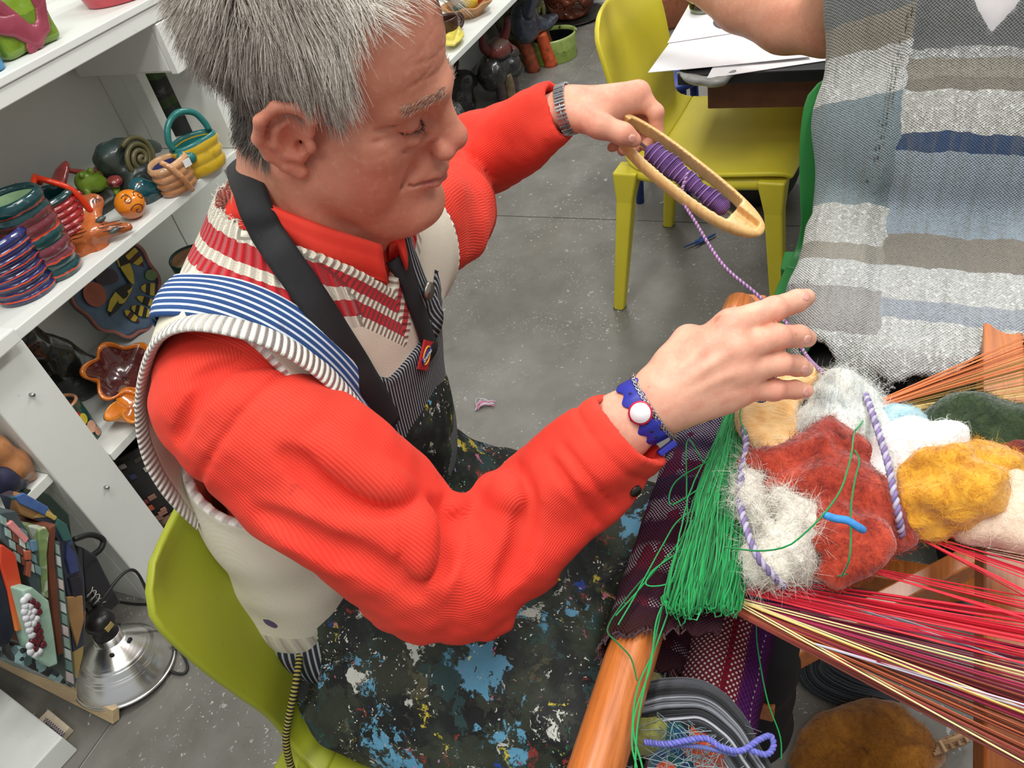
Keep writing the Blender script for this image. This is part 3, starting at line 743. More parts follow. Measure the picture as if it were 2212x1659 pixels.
# the shirt's yoke and body is the parent part, its sleeves, cuffs and collar are sub-parts
S = SDF((.25, .30, .50), (.86, .80, 1.12), .006); torso(S, .004); sv, sq = S.mesh()
shirt = obj('shirt', sv, sq, M_CORD, man, attrs={'wale': sv[:, 0] * 2400})
def folds_R(s, ph, X):
    sE = .335
    inner = np.clip(np.cos(ph - 2.6), 0, 1); e = np.exp(-((s - sE) / .068) ** 2)
    o = -.016 * np.sin((s - sE) * 2 * np.pi / .052 + 1.0 * np.sin(ph)) * e * (.10 + .90 * inner)
    o += -.0065 * np.sin(ph * 3 + s * 26 + 1.0) * np.clip(1 - np.abs(s - .17) / .15, 0, 1)
    o += -.0045 * np.sin(ph * 4 - s * 34) * np.exp(-((s - .47) / .09) ** 2)
    o += -.004 * vnoise(X, 24, 11) - .0018 * vnoise(X, 60, 12)
    o += .004 * np.exp(-((s - .075) / .004) ** 2)                 # shoulder seam
    o += .003 * np.exp(-((s - .535) / .003) ** 2)                 # cuff seam
    return o
CUR = P(1362, 925, .768)
CREASE_R = [([(970, 1080), (960, 1130), (948, 1190), (932, 1245)], .0050, .016, 's'), ([(1004, 1070), (985, 1120), (972, 1180), (962, 1235)], .0040, .014, 's'), ([(940, 1085), (905, 1150), (892, 1220), (900, 1290)], .0030, .016, 's'),
            ([(1112, 1000), (1135, 1080), (1128, 1170), (1085, 1265)], .0026, .018, 's'), ([(620, 985), (730, 1060), (850, 1090)], .0026, .020, 's'), ([(405, 830), (470, 798), (560, 780), (640, 792)], .0022, .010, 's'), ([(470, 805), (420, 870), (385, 950)], .0022, .012, 's'),
            ([(560, 1110), (680, 1170), (800, 1215), (870, 1280)], .0024, .020, 's'), ([(1185, 985), (1240, 1065), (1300, 1140)], .0018, .008, 's'), ([(1215, 960), (1268, 1030), (1330, 1100)], .0014, .006, 's'),
            ([(985, 1095), (1030, 1055), (1075, 1050), (1110, 1080)], .010, .016, 'u'), ([(700, 950), (800, 1030), (880, 1060)], .008, .02, 'u'), ([(915, 1090), (915, 1160), (915, 1240)], .009, .014, 'u')]
sl_pts = [RS + BL * .03, RS, P(700, 1028, .758), P(850, 1160, .775), RE, P(1075, 1190, .800), P(1200, 1070, .795), CUR, CUR + (CUR - P(1200, 1070, .795)) * .25]
sleeveR, pcR = sleeve(sl_pts, [.058, .072, .077, .074, .071, .064, .056, .0475, .046], .0034, BACK, folds_R, 150, unit(CUR - P(1230, 1045, .795)), CUR, 'sleeve', CREASE_R)
def folds_L(s, ph, X):
    o = -.008 * np.sin(s * 2 * np.pi / .055 + 1.4 * np.sin(ph)) * np.exp(-((s - .27) / .09) ** 2)
    o += -.005 * np.sin(ph * 3 + s * 30) - .004 * vnoise(X, 26, 13)
    o += .003 * np.exp(-((s - .44) / .003) ** 2)
    return o
CUL = P(1215, 236, 1.062)
sleeveL, pcL = sleeve([LS - BL * .04, LS + BL * .02, P(955, 460, 1.10), LE, P(1055, 330, 1.16), P(1140, 275, 1.10), CUL, CUL + (CUL - P(1140, 275, 1.10)) * .3],
                      [.058, .068, .074, .070, .060, .048, .037, .035], .0042, BACK, folds_L, 120, unit(CUL - P(1130, 280, 1.11)), CUL, 'sleeve')
# cuff button
bp = P(1372, 1062, .770)
bt = bvh(*[np.array([v.co for v in sleeveR.data.vertices]) + worldloc(shirt), [p.vertices[:] for p in sleeveR.data.polygons]])
h_ = hit(bt, 1372, 1060)
if h_:
    c, n = h_; V, F = tube([c - n * .001, c + n * .0025], [.0068, .006], 16); obj('button', V, F, plain('dark_button', (42, 34, 32), .3), shirt)
# collar: a folded band round the neck
def collar():
    th = np.linspace(-2.95, 2.95, 72); rows = []
    up = unit(A(0, -.06, .22))
    for k, (rr, hh) in enumerate([(.059, .000), (.061, .026), (.063, .037), (.068, .036), (.070, .022), (.073, .004), (.071, .002), (.067, .010), (.062, -.002)]):
        for t in th:
            front = np.clip((abs(t) - 1.7) / 1.25, 0, 1)
            l, b = math.sin(t), -math.cos(t)          # t=0 is the back of the neck
            r_ = rr + .004 * math.sin(5 * t) * (k > 3) - .004 * front
            drop = -.052 * front ** 1.15 - (.012 * front if 3 < k < 7 else 0)
            fwd = .016 * front
            rows.append(NB + A(0, -.006, .016) + BL * l * r_ * .98 + BF * (b * r_ * 1.02 + fwd) + up * (hh + .012 * (1 - front)) + A(0, 0, drop))
    n = len(th); m = 9
    F = [(i * n + j, i * n + j + 1, ((i + 1) % m) * n + j + 1, ((i + 1) % m) * n + j) for i in range(m) for j in range(n - 1)]
    F += [tuple(i * n for i in range(m)), tuple(i * n + n - 1 for i in range(m))[::-1]]
    V = np.array(rows); o = obj('collar', V, F, M_CORD, shirt, attrs={'wale': np.repeat(np.arange(m), n) * 5.0 + np.tile(th * 0, m)}); return o
collar_o = collar(); clv = np.array([v.co for v in collar_o.data.vertices]) + worldloc(shirt); clf = [tuple(p.vertices) for p in collar_o.data.polygons]
# ---------------------------------------------------------------- knitted vest
def vest():
    S = SDF((.27, .30, .52), (.88, .80, 1.16), .0038); torso(S, .013); S.ell(A(.488, .622, .625), (.160, .112, .12), BR, .04); S.chain([P(500, 1020, .888), P(556, 1085, .912), P(612, 1150, .935), P(672, 1270, .975)], [.046, .052, .054, .052], .05)
    x, y, z = S.grid(); rel = lambda c: (x - c[0], y - c[1], z - c[2])
    a = rel(NB); l = a[0] * BL[0] + a[1] * BL[1] + a[2] * BL[2]; f = a[0] * BF[0] + a[1] * BF[1] + a[2] * BF[2]
    def neckd(l, f, z):
        ds = np.sqrt(l * l + (f + .0) ** 2 + (z - 1.075) ** 2) - .082
        dv = .80 * np.abs(l) + .60 * (.995 - z) + .0 * f; dv = np.where(f > 0, dv, 9)
        return np.minimum(ds, dv)
    def armd(X, Y, Z, J, s):
        ax, ay, az = X - J[0], Y - J[1], Z - J[2]; lat = s * (ax * BL[0] + ay * BL[1] + az * BL[2])
        sp = np.sqrt(ax ** 2 + ay ** 2 + (az + .035) ** 2) - .128
        return np.maximum(-(lat + .016 + .10 * (-az).clip(-.05, .12)), sp)
    dn = neckd(l, f, z); d1 = armd(x, y, z, RS, -1); d2 = armd(x, y, z, LS, 1)
    hem = (z - (.548 + .0 * x)) * -1
    edge = np.minimum(dn, np.minimum(d1, d2))
    thick = .004 * np.exp(-(np.clip(edge, 0, 1) / .010) ** 2) + .004 * np.exp(-((z - .575) / .02) ** 2)
    S.f -= thick.astype(np.float32)
    S.f += (.0022 * np.sin(z * 70 + 1.5 * np.sin(x * 40)) * np.clip((.78 - z) / .1, 0, 1)).astype(np.float32)
    inner = S.f + .012
    S.f = mx_([S.f, -inner, -dn.astype(np.float32), -d1.astype(np.float32), -d2.astype(np.float32), hem.astype(np.float32)])
    V, Q = S.mesh(1)
    w = V - NB; l, f = w @ BL, w @ BF
    an = neckd(l, f, V[:, 2]); aR = armd(V[:, 0], V[:, 1], V[:, 2], RS, -1); aL = armd(V[:, 0], V[:, 1], V[:, 2], LS, 1)
    front = np.clip((f - .01) / .03, 0, 1); rib = np.where((.8 * np.abs(l) + .6 * (.995 - V[:, 2]) < np.sqrt(l * l + f * f + (V[:, 2] - 1.075) ** 2) - .082) & (f > 0), (.6 * np.abs(l) + .8 * V[:, 2]) * 900, np.arctan2(l, -f) * 64)
    arm = np.minimum(aR, aL); J = np.where((aR < aL)[:, None], RS, LS); q = V - J
    arib = np.arctan2(q @ BU, q @ BF) * 60
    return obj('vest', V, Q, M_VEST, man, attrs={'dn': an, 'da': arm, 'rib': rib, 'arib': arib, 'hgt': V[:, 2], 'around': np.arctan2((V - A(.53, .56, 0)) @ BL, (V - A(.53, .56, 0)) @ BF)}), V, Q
def vest_mat():
    t = NT('cream_knit', .85, .15); cream = srgb(226, 218, 198); red = srgb(196, 40, 48)
    dn, da, hz = t.attr('dn')['Fac'], t.attr('da')['Fac'], t.attr('hgt')['Fac']
    wob = t.math('MULTIPLY', t.math('SUBTRACT', t.noise(160, 2), .5), .003)
    k = t.math('DIVIDE', t.math('ADD', dn, wob), .05)
    stripes = t.ramp(k, [(0, cream), (.17, red), (.37, cream), (.52, red), (.74, cream)], 'CONSTANT')
    hemk = t.math('DIVIDE', t.math('SUBTRACT', hz, .56), .06)
    hems = t.ramp(hemk, [(0, cream), (.30, red), (.52, cream)], 'CONSTANT')
    neck = t.math('LESS_THAN', dn, .046); hem = t.math('LESS_THAN', hz, .62); armm = t.math('LESS_THAN', da, .004)
    base = t.mix(cream, srgb(205, 196, 174), t.noise(12, 4))
    base = t.mix(base, srgb(64, 40, 96), t.step(t.noise(30, 2, .3), .74, .76))
    col = t.mix(base, hems, t.math('MULTIPLY', hem, t.step(t.math('MULTIPLY', t.attr('around')['Fac'], -1.0), 1.72, 1.76)))
    col = t.mix(col, stripes, neck); col = t.mix(col, srgb(236, 232, 222), armm)
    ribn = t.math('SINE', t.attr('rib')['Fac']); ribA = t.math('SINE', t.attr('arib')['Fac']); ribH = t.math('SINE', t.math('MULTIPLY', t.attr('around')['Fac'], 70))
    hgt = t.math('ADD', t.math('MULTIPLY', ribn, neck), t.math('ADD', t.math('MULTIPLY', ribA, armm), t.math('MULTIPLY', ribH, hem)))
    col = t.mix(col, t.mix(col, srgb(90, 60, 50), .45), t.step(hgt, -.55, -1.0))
    t.color(col); t.bump(hgt, .8, .003); t.bump(t.noise(700, 2), .35, .0008)
    kn = t.n('TexWave', Vector=t.coord(), Scale=160.0, Distortion=2.0); t.bump(kn.outputs['Fac'], .15, .0006); t.set(Sheen_Weight=.2)
    return t.m
M_VEST = vest_mat(); vest_o, vv, vq = vest()
def rib_band(pix, name):
    C = spline(np.array([P(*q) for q in pix]), 90); J = C.mean(0); N = C - J; ax = unit(np.cross(C[20] - J, C[50] - J)); N = N - np.outer(N @ ax, ax); N /= np.linalg.norm(N, axis=1)[:, None]
    T = np.gradient(C, axis=0); s_ = np.concatenate([[0], np.cumsum(np.linalg.norm(np.diff(C, axis=0), axis=1))])
    T /= np.linalg.norm(T, axis=1)[:, None]; Sd = np.cross(T, N); k = 12; a = np.arange(k) / k * 2 * np.pi; V = []; ri = []
    for i in range(90):
        for q in a: V.append(C[i] + Sd[i] * math.cos(q) * .0125 + N[i] * math.sin(q) * .0045); ri.append(s_[i] * 900)
    F = [(i * k + j, i * k + (j + 1) % k, (i + 1) * k + (j + 1) % k, (i + 1) * k + j) for i in range(89) for j in range(k)] + [tuple(range(k)), tuple(89 * k + j for j in range(k))[::-1]]
    n = len(V); obj(name, V, F, M_VEST, vest_o, attrs={'da': np.zeros(n), 'dn': np.ones(n), 'arib': ri, 'rib': np.zeros(n), 'hgt': np.ones(n), 'around': np.zeros(n)})
rib_band([(850, 985, .815), (790, 905, .775), (700, 805, .728), (590, 735, .690), (480, 702, .676), (400, 700, .682), (342, 733, .705), (314, 800, .735), (304, 880, .768), (314, 960, .795), (344, 1030, .818), (388, 1090, .842), (428, 1132, .866)], 'armhole_ribbing')
rib_band([(850, 520, .915), (880, 492, .93), (905, 515, .94), (925, 555, .955), (938, 592, .975), (930, 612, .985)], 'armhole_ribbing')
# fuzzy worn edge of the neckband
wn = vnormals(vv, vq); w = vv - NB; dsn = np.sqrt((w @ BL) ** 2 + (w @ BF) ** 2 + (vv[:, 2] - 1.075) ** 2) - .082
ed = np.nonzero((np.abs(dsn) < .004) & ((w @ BF) < .03))[0]
pk = nr.choice(ed, 900)
strands('frayed_edge', vv[pk], wn[pk] * .6 + nr.normal(size=(900, 3)) * .6, nr.uniform(.002, .006, 900), .0004, plain('cream_yarn', (240, 236, 226), .9), vest_o, nr.normal(size=(900, 3)) * .8, 3, .3, None, 5)
# ---------------------------------------------------------------- overalls, straps, apron
def denim(name, dark, light, attr='str', k=1.0, dirt=.3):
    t = NT(name, .8, .2); s = t.math('SINE', t.math('MULTIPLY', t.attr(attr)['Fac'], k))
    d = t.ramp(t.noise(14, 4), [(.3, tuple(x * .7 for x in srgb(*dark)[:3]) + (1,)), (.7, srgb(*dark))])
    col = t.mix(d, srgb(*light), t.step(s, .25, .7))
    col = t.mix(col, srgb(58, 34, 40), t.math('MULTIPLY', t.step(t.noise(26, 5, .7, t.coord()), .60, .66), dirt))
    t.color(col); t.bump(s, .2, .0006); t.bump(t.noise(500, 2), .2, .0006); return t.m
M_DENIM = denim('blue_hickory_stripe', (52, 84, 138), (206, 216, 226)); M_GREY = denim('grey_hickory_stripe', (44, 46, 54), (158, 160, 160))
trV = bvh(vv, vq)
def onpath(tree, pix, n, lift=0.002):
    C, N = [], []
    for px, py in spline(np.array([(x, y, 0) for x, y in pix], float), n)[:, :2]:
        h = hit(tree, px, py, lift)
        if h is not None: C.append(h[0]); N.append(h[1])
    C, N = np.array(C), np.array(N)
    for _ in range(3): C[1:-1] = (C[:-2] + 2 * C[1:-1] + C[2:]) / 4; N[1:-1] = (N[:-2] + N[1:-1] + N[2:]) / 3
    return C, N
def strap(name, C, N, w, th, mat, parent, nacross=8, **kw):
    C = np.asarray(C); m = len(C); T = np.gradient(C, axis=0); T /= np.linalg.norm(T, axis=1)[:, None]
    N = N - T * (N * T).sum(1)[:, None]; N /= np.linalg.norm(N, axis=1)[:, None]; Sd = np.cross(T, N); w = np.broadcast_to(w, (m,))
    us = np.linspace(-1, 1, nacross); V, st = [], []
    for sgn in (0, 1):
        for i in range(m):
            for u in us:
                V.append(C[i] + Sd[i] * u * w[i] / 2 - N[i] * (sgn * th + .10 * w[i] * u * u)); st.append(u * w[i] / 2)
    n = m * nacross; F = []
    for i in range(m - 1):
        for j in range(nacross - 1):
            a = i * nacross + j; F.append((a, a + nacross, a + nacross + 1, a + 1)); F.append((n + a, n + a + 1, n + a + nacross + 1, n + a + nacross))
        for j in (0, nacross - 1):
            a = i * nacross + j; q = (a, n + a, n + a + nacross, a + nacross); F.append(q if j == 0 else q[::-1])
    for i in (0, m - 1):
        for j in range(nacross - 1):
            a = i * nacross + j; q = (a, a + 1, n + a + 1, n + a); F.append(q if i == 0 else q[::-1])
    return obj(name, V, F, mat, parent, attrs={'str': np.array(st) * 1100}, **kw)
# trousers and bib of the overalls
S = SDF((.20, .05, .38), (.82, .84, .72), .006); S.ell(A(.515, .60, .57), A(.182, .132, .12), BR, .03); S.ell(A(.527, .562, .70), A(.168, .122, .15), BR, .03)
for s, kx in ((-1, .365), (1, .625)): S.chain([A(.515 + s * .095, .58, .535), A(kx, .19, .515)], [.094, .078], .05)
S.noise(.004, 28, 4); ov, oq = S.mesh(); ang = np.arctan2((ov - A(.515, .6, 0)) @ BL, (ov - A(.515, .6, 0)) @ BF)
overalls = obj('overalls', ov, oq, M_GREY, man, attrs={'str': ang * 150})
for s, kx in ((-1, .365), (1, .625)):
    V, F = tube(spline([A(kx, .20, .50), A(kx, .225, .30), A(kx, .25, .06)], 12), np.linspace(.074, .062, 12), 20)
    obj('trouser_leg', V, F, M_GREY, overalls, attrs={'str': np.tile(np.arange(20), 12) * 12.6})
    S = SDF(A(kx - .07, .0, -.002), A(kx + .07, .36, .14), .006); S.chain([A(kx, .29, .04), A(kx, .20, .05), A(kx - .01, .09, .032)], [.040, .044, .036], .03); S.put((0, 0, 0), (1, 1, .02), lambda x, y, z: (z - .002) + 0 * x + 0 * y, 0, 's'); v, q = S.mesh()
    obj('shoe', v, q, plain('dark_shoe', (40, 38, 38), .5), man)
S = SDF((.36, .30, .62), (.76, .56, .97), .0045); torso(S, .0185); x, y, z = S.grid()
l = (x - NB[0]) * BL[0] + (y - NB[1]) * BL[1]; f = (x - NB[0]) * BF[0] + (y - NB[1]) * BF[1]
reg = mx_([np.abs(l) - (.088 + .25 * np.clip(.88 - z, 0, 1)), z - (.905 + .06 * np.clip((np.abs(l) - .04) / .05, 0, 1)), -(f - .0), .64 - z + 0 * l]); S.f = np.maximum(S.f, reg.astype(np.float32))
bvv, bq = S.mesh(1); obj('bib', bvv, bq, M_GREY, overalls, attrs={'str': ((bvv - NB) @ BL) * 1500}); trB = bvh(np.concatenate([bvv, vv]), np.concatenate([bq, vq + len(bvv)]))
C, N = onpath(trV, [(340, 664), (395, 650), (475, 648), (560, 674), (650, 728), (735, 806), (790, 880), (830, 940)], 44, .006)
Bk = []
for i in range(1, 9): Bk.append(C[0] - BF * .012 * i ** .8 + BL * .006 * i - BU * .0045 * i ** 1.6 + unit(BU - BF * .6) * .007 * min(1, i / 2))
C = np.concatenate([Bk[::-1], C]); N = np.concatenate([[unit(N[0] * (1 - i / 9) - BF * i / 9) for i in range(8, 0, -1)], N])
C = C + N * (.003 + .010 * np.exp(-((np.arange(len(C)) - 8) / 6.0) ** 2))[:, None]
for _ in range(10): C[1:-1] = (C[:-2] + 2 * C[1:-1] + C[2:]) / 4; N[1:-1] = (N[:-2] + 2 * N[1:-1] + N[2:]) / 4
strap('shoulder_strap', C, N, np.linspace(.046, .041, len(C)), .003, M_DENIM, overalls)
C, N = onpath(trB, [(868, 512), (880, 560), (900, 615), (925, 668), (945, 700)], 20, .006)
strap('shoulder_strap', C, N, .034, .003, M_GREY, overalls)
h_ = hit(trB, 905, 626, .010)
if h_:
    V, F = tube([h_[0], h_[0] + h_[1] * .004], [.0105, .0095], 20); obj('brass_button', V, F, plain('worn_metal_button', (150, 146, 136), .35, metal=.9), overalls)
# ---------------------------------------------------------------- apron
def paint_mat():
    t = NT('paint_spattered_canvas', .62, .3); c = t.coord()
    wob = t.n('Mix', {'data_type': 'VECTOR'}); t.put(wob.inputs[0], .035); t.put(wob.inputs[4], c); t.put(wob.inputs[5], t.n('TexNoise', Vector=c, Scale=45.0, Detail=4.0).outputs['Color'])
    wv = wob.outputs[1]
    col = t.ramp(t.noise(11, 5, .65), [(.3, srgb(16, 16, 18)), (.5, srgb(30, 34, 32)), (.62, srgb(52, 58, 44)), (.75, srgb(44, 72, 74))])
    lap = t.step(t.attr('lap')['Fac'], 0, 1)
    def splat(col, sc, thr, cc, off, nz=(.50, .56), am=.95, msk=None):
        v = t.n('Mapping', Vector=wv, Location=off).outputs[0]
        d = t.n('TexNoise', Vector=v, Scale=sc, Detail=6.0, Roughness=.72).outputs['Fac']
        m = t.math('MULTIPLY', t.step(d, thr, thr + .02), am)
        if msk is not None: m = t.math('MULTIPLY', m, msk)
        return t.mix(col, cc, m)
    col = splat(col, 9, .50, srgb(50, 54, 42), (3, 9, 2), am=.8, msk=lap); col = splat(col, 12, .56, srgb(40, 66, 66), (3, 1, 2), am=.8); col = splat(col, 15, .60, srgb(92, 88, 64), (1, 1, 6), am=.6, msk=lap)
    col = splat(col, 20, .66, srgb(34, 66, 150), (1, 7, 2))
    col = splat(col, 11, .575, srgb(92, 150, 180), (5, 3, 9), msk=lap)
    col = splat(col, 20, .62, srgb(134, 54, 48), (2, 4, 6), am=.9)
    col = splat(col, 19, .625, srgb(190, 172, 58), (8, 4, 1))
    col = splat(col, 24, .645, srgb(190, 108, 132), (3, 8, 8))
    col = splat(col, 26, .628, srgb(192, 194, 184), (9, 1, 4))
    col = splat(col, 44, .69, srgb(222, 168, 120), (4, 9, 1))
    col = splat(col, 60, .67, srgb(190, 190, 184), (6, 2, 3))
    col = splat(col, 30, .66, srgb(46, 120, 88), (7, 7, 5))
    v1 = t.vor(70, wv); v1c = t.vor(70, wv, 'Color')
    hue = t.n('HueSaturation', Color=v1c, Saturation=.75, Value=.55).outputs[0]
    spk = t.math('MULTIPLY', t.math('LESS_THAN', v1, .15), t.math('GREATER_THAN', t.noise(14, 2), .55)); col = t.mix(col, hue, t.math('MULTIPLY', spk, .9))
    v2 = t.vor(150, wv); spk2 = t.math('MULTIPLY', t.math('LESS_THAN', v2, .18), t.math('GREATER_THAN', t.noise(20, 2), .55)); col = t.mix(col, srgb(205, 200, 186), spk2)
    t.color(col); t.bump(t.noise(60, 5, .7), .35, .002); t.bump(t.noise(30, 3), .4, .004); return t.m
M_PAINT = paint_mat(); M_STRAP = plain('black_webbing', (26, 26, 28), .75, .2, 40, .2)
S = SDF((.18, .06, .34), (.86, .74, .90), .0042)
S.ell(A(.535, .55, .78), A(.150, .125, .15), BR, .05); S.ell(A(.525, .575, .64), A(.172, .142, .12), BR, .05)
for s, kx in ((-1, .365), (1, .625)): S.chain([A(.515 + s * .09, .55, .535), A(kx, .20, .52)], [.108, .092], .06)
S.box(A(.505, .36, .50), BR, A(.13, .15, .075), .06, .06)
S.chain([A(.335, .52, .50), A(.31, .30, .47)], [.07, .06], .05)
S.noise(.006, 22, 8); S.noise(.0025, 55, 9)
x, y, z = S.grid(); l = (x - .53) * BL[0] + (y - .56) * BL[1]; f = (x - .53) * BF[0] + (y - .56) * BF[1]
reg = mx_([z - (.835 + 0 * l), np.where((z > .575) & (f < .05), np.abs(l) - (.105 + .26 * np.clip(.80 - z, 0, .3)), -1), -(f + np.where(z > .62, -.02, np.where(z > .53, -.055, .02))) + 0 * l, .40 - z + 0 * l, y * 0 + (.085 - y) * 1 + 0 * z + 0 * x])
S.f = np.maximum(S.f, reg.astype(np.float32)); av, aq = S.mesh(1)
apron = obj('apron', av, aq, M_PAINT, man, attrs={'lap': np.clip((.66 - av[:, 2]) / .06, 0, 1)})
trA = bvh(np.concatenate([av, bvv, vv]), np.concatenate([aq, bq + len(av), vq + len(av) + len(bvv)]))
Va = np.concatenate([clv, av, bvv, vv]); Fa = clf + [tuple(q + len(clv)) for q in aq] + [tuple(q + len(clv) + len(av)) for q in bq] + [tuple(q + len(clv) + len(av) + len(bvv)) for q in vq]
trS = BVHTree.FromPolygons([Vector(map(float, v)) for v in Va], [tuple(int(i) for i in f) for f in Fa])
SP = spline(np.array([(514, 340, 0), (520, 372, 0), (534, 405, 0), (550, 452, 0), (575, 505, 0), (617, 565, 0), (668, 632, 0), (722, 706, 0), (778, 792, 0), (822, 868, 0), (850, 925, 0)], float), 70)[:, :2]
dh = []
for px, py in SP:
    h = hit(trS, px, py); dh.append(-(RW.T @ (h[0] - EYE))[2] if h is not None else 9.0)
dh = np.array(dh); py_ = SP[:, 1]; up0 = np.interp(py_, [340, 372, 405, 452, 480], [.765, .725, .708, .702, .703]); dh = np.where(py_ < 475, up0, np.minimum(dh, np.interp(py_, [470, 540, 600], [.703, .72, 9]))) - .009
for _ in range(5): dh[1:-1] = (dh[:-2] + 2 * dh[1:-1] + dh[2:]) / 4
C = np.array([P(px, py, d) for (px, py), d in zip(SP, dh)]); N = []
for (px, py) in SP:
    h = hit(trS, px, py); n_ = h[1] if h is not None and py > 500 else None; N.append(n_ if n_ is not None and n_ @ unit(EYE - C[len(N)]) > .3 else unit(BACK + UPV * .2 - RIGHT * .1))
N = np.array(N)
for _ in range(12): N[1:-1] = (N[:-2] + 2 * N[1:-1] + N[2:]) / 4
CN = np.concatenate([C, N], 1)
strap('neck_strap', CN[:, :3], CN[:, 3:], .030, .003, M_STRAP, apron)
C, N = onpath(trA, [(862, 560), (878, 610), (905, 690), (930, 760)], 16, .007)
strap('neck_strap', C, N, .026, .003, M_STRAP, apron)
# sewn patch with its lettering
h_ = hit(trB, 913, 766, .0035)
if h_:
    c, n = h_; a1 = unit(P(921, 725, .9) - P(906, 800, .9)); a1 = unit(a1 - n * (a1 @ n)); a0 = np.cross(a1, n)
    if a0 @ RIGHT < 0: a0 = -a0
    nz = np.cross(a0, a1); nz = nz if nz @ n > 0 else -nz
    V, F = obox(c, a0, a1, n, .0125, .0165, .0012); pt = obj('patch', V, F, plain('red_patch', (176, 28, 34), .7), overalls, smooth=False)
    ring = [c + n * .0016 + a0 * math.cos(t) * .0082 + a1 * math.sin(t) * .0105 for t in np.linspace(0, 2 * np.pi, 25)]
    V, F = tube(ring, .0009, 6, False); obj('emblem_ring', V, F, plain('gold_thread', (214, 170, 60), .6), pt)
    tilt = unit(a0 * .62 + a1 * .78); tup = np.cross(n, tilt)
    V, F = obox(c + n * .0018, tilt, tup, n, .0115, .0040, .0006); obj('emblem_bar', V, F, plain('blue_thread', (36, 52, 120), .6), pt, smooth=False)
    def text(s, size, c, ax, ay, nrm, mat, parent, ext=.0002):
        cu = bpy.data.curves.new('lettering', 'FONT'); cu.body = s; cu.size = size; cu.extrude = ext; cu.align_x = 'CENTER'; cu.align_y = 'CENTER'; cu.resolution_u = 3
        tmp = bpy.data.objects.new('lettering', cu); COL.objects.link(tmp)
        me = bpy.data.meshes.new_from_object(tmp.evaluated_get(bpy.context.evaluated_depsgraph_get())); bpy.data.objects.remove(tmp)
        V = np.array([c + ax * v.co.x + ay * v.co.y + nrm * v.co.z for v in me.vertices]); F = [tuple(p.vertices) for p in me.polygons]
        return obj('lettering', V, F, mat, parent, smooth=False)
    text('Dickies', .0066, c + n * .0028, tilt, tup, n, plain('white_thread', (235, 232, 224), .6), pt)
# back of the vest reaching out to the armhole edge
loopC = spline(np.array([P(*q) for q in [(400, 700, .682), (342, 733, .705), (314, 800, .735), (304, 880, .768), (314, 960, .795), (344, 1030, .818), (388, 1090, .842), (428, 1132, .866)]]), 40)
tv_ = bvh(vv, vq); rows = []
for p in loopC:
    q = p + BL * .11 - BF * .03; near = tv_.find_nearest(Vector(q))[0]; near = np.array(near) if near is not None else q
    for t in np.linspace(0, 1, 10): rows.append(p * (1 - t) + near * t - BF * .012 * math.sin(t * math.pi))
F = [(i * 10 + j, i * 10 + j + 1, (i + 1) * 10 + j + 1, (i + 1) * 10 + j) for i in range(39) for j in range(9)]
n = len(rows); o = obj('back_panel', rows, F, M_VEST, vest_o, attrs={'da': np.ones(n), 'dn': np.ones(n), 'arib': np.zeros(n), 'rib': np.zeros(n), 'hgt': np.ones(n), 'around': np.zeros(n)}); m_ = o.modifiers.new('thick', 'SOLIDIFY'); m_.thickness = .005; m_.offset = 0
# ---------------------------------------------------------------- bracelets and watch
bodyV = np.concatenate(VV); trH = bvh(rv, rq); trL = bvh(lv, lq)
def wrist_loop(tree, c, ax, n, lift):
    ax = unit(ax); e0 = unit(np.cross(ax, BACK)); e1 = np.cross(ax, e0); C, N = [], []
    for a in np.linspace(0, 2 * np.pi, n, endpoint=False):
        d = e0 * math.cos(a) + e1 * math.sin(a); loc, nn_, i, s = tree.ray_cast(Vector(c + d * .08), Vector(-d))
        if loc is None or (np.array(loc) - c) @ d < .01: loc = c + d * .030
        C.append(np.array(loc) + d * lift); N.append(d)
    C = np.array(C)
    for _ in range(4): C = (np.roll(C, 1, 0) + 2 * C + np.roll(C, -1, 0)) / 4
    return C, np.array(N)
axr = unit(P(1440, 845, .768) - P(1345, 920, .782))
cb = P(1393, 893, .777); tilt = unit(axr + unit(P(1330, 850, .77) - P(1450, 960, .77)) * -.18 + BACK * .0)
C, N = wrist_loop(trH, cb, tilt, 96, .0016)
m = 96; Tn = np.roll(C, -1, 0) - np.roll(C, 1, 0); Tn /= np.linalg.norm(Tn, axis=1)[:, None]; Sd = np.cross(Tn, N); s_ = np.arange(m)
wv_ = .0098 + .0028 * np.cos(s_ / m * 2 * np.pi * 11); V = np.stack([C - Sd * wv_[:, None], C + Sd * wv_[:, None], C + Sd * wv_[:, None] + N * .0022, C - Sd * wv_[:, None] + N * .0022], 1).reshape(-1, 3)
F = [(i * 4 + j, i * 4 + (j + 1) % 4, ((i + 1) % m) * 4 + (j + 1) % 4, ((i + 1) % m) * 4 + j) for i in range(m) for j in range(4)]
M_BAND = plain('blue_rubber', (38, 46, 158), .45, .05); wb = obj('wristband', V, F, M_BAND, man); wb['label'] = 'scalloped blue rubber wristband'; bevel(wb, .0006, 2)
toward = np.argmax([(N[i] @ unit(EYE - C[i])) - .004 * abs(i - 0) * 0 for i in range(m)])
def px_of(p): c = RW.T @ (p - EYE); return np.array([CX + FPX * c[0] / -c[2], CY - FPX * c[1] / -c[2]])
front = [i for i in range(m) if N[i] @ unit(EYE - C[i]) > .2]
bi_ = min(front, key=lambda i: np.linalg.norm(px_of(C[i]) - A(1412, 878)))
V, F = tube([C[bi_] + N[bi_] * .0015, C[bi_] + N[bi_] * .0042], .0116, 28); o = obj('button_rim', V, F, plain('red_rim', (200, 36, 70), .4), wb)
V, F = tube([C[bi_] + N[bi_] * .002, C[bi_] + N[bi_] * .0050], [.0102, .0098], 28); obj('button_face', V, F, plain('white_button', (236, 234, 236), .35), wb)
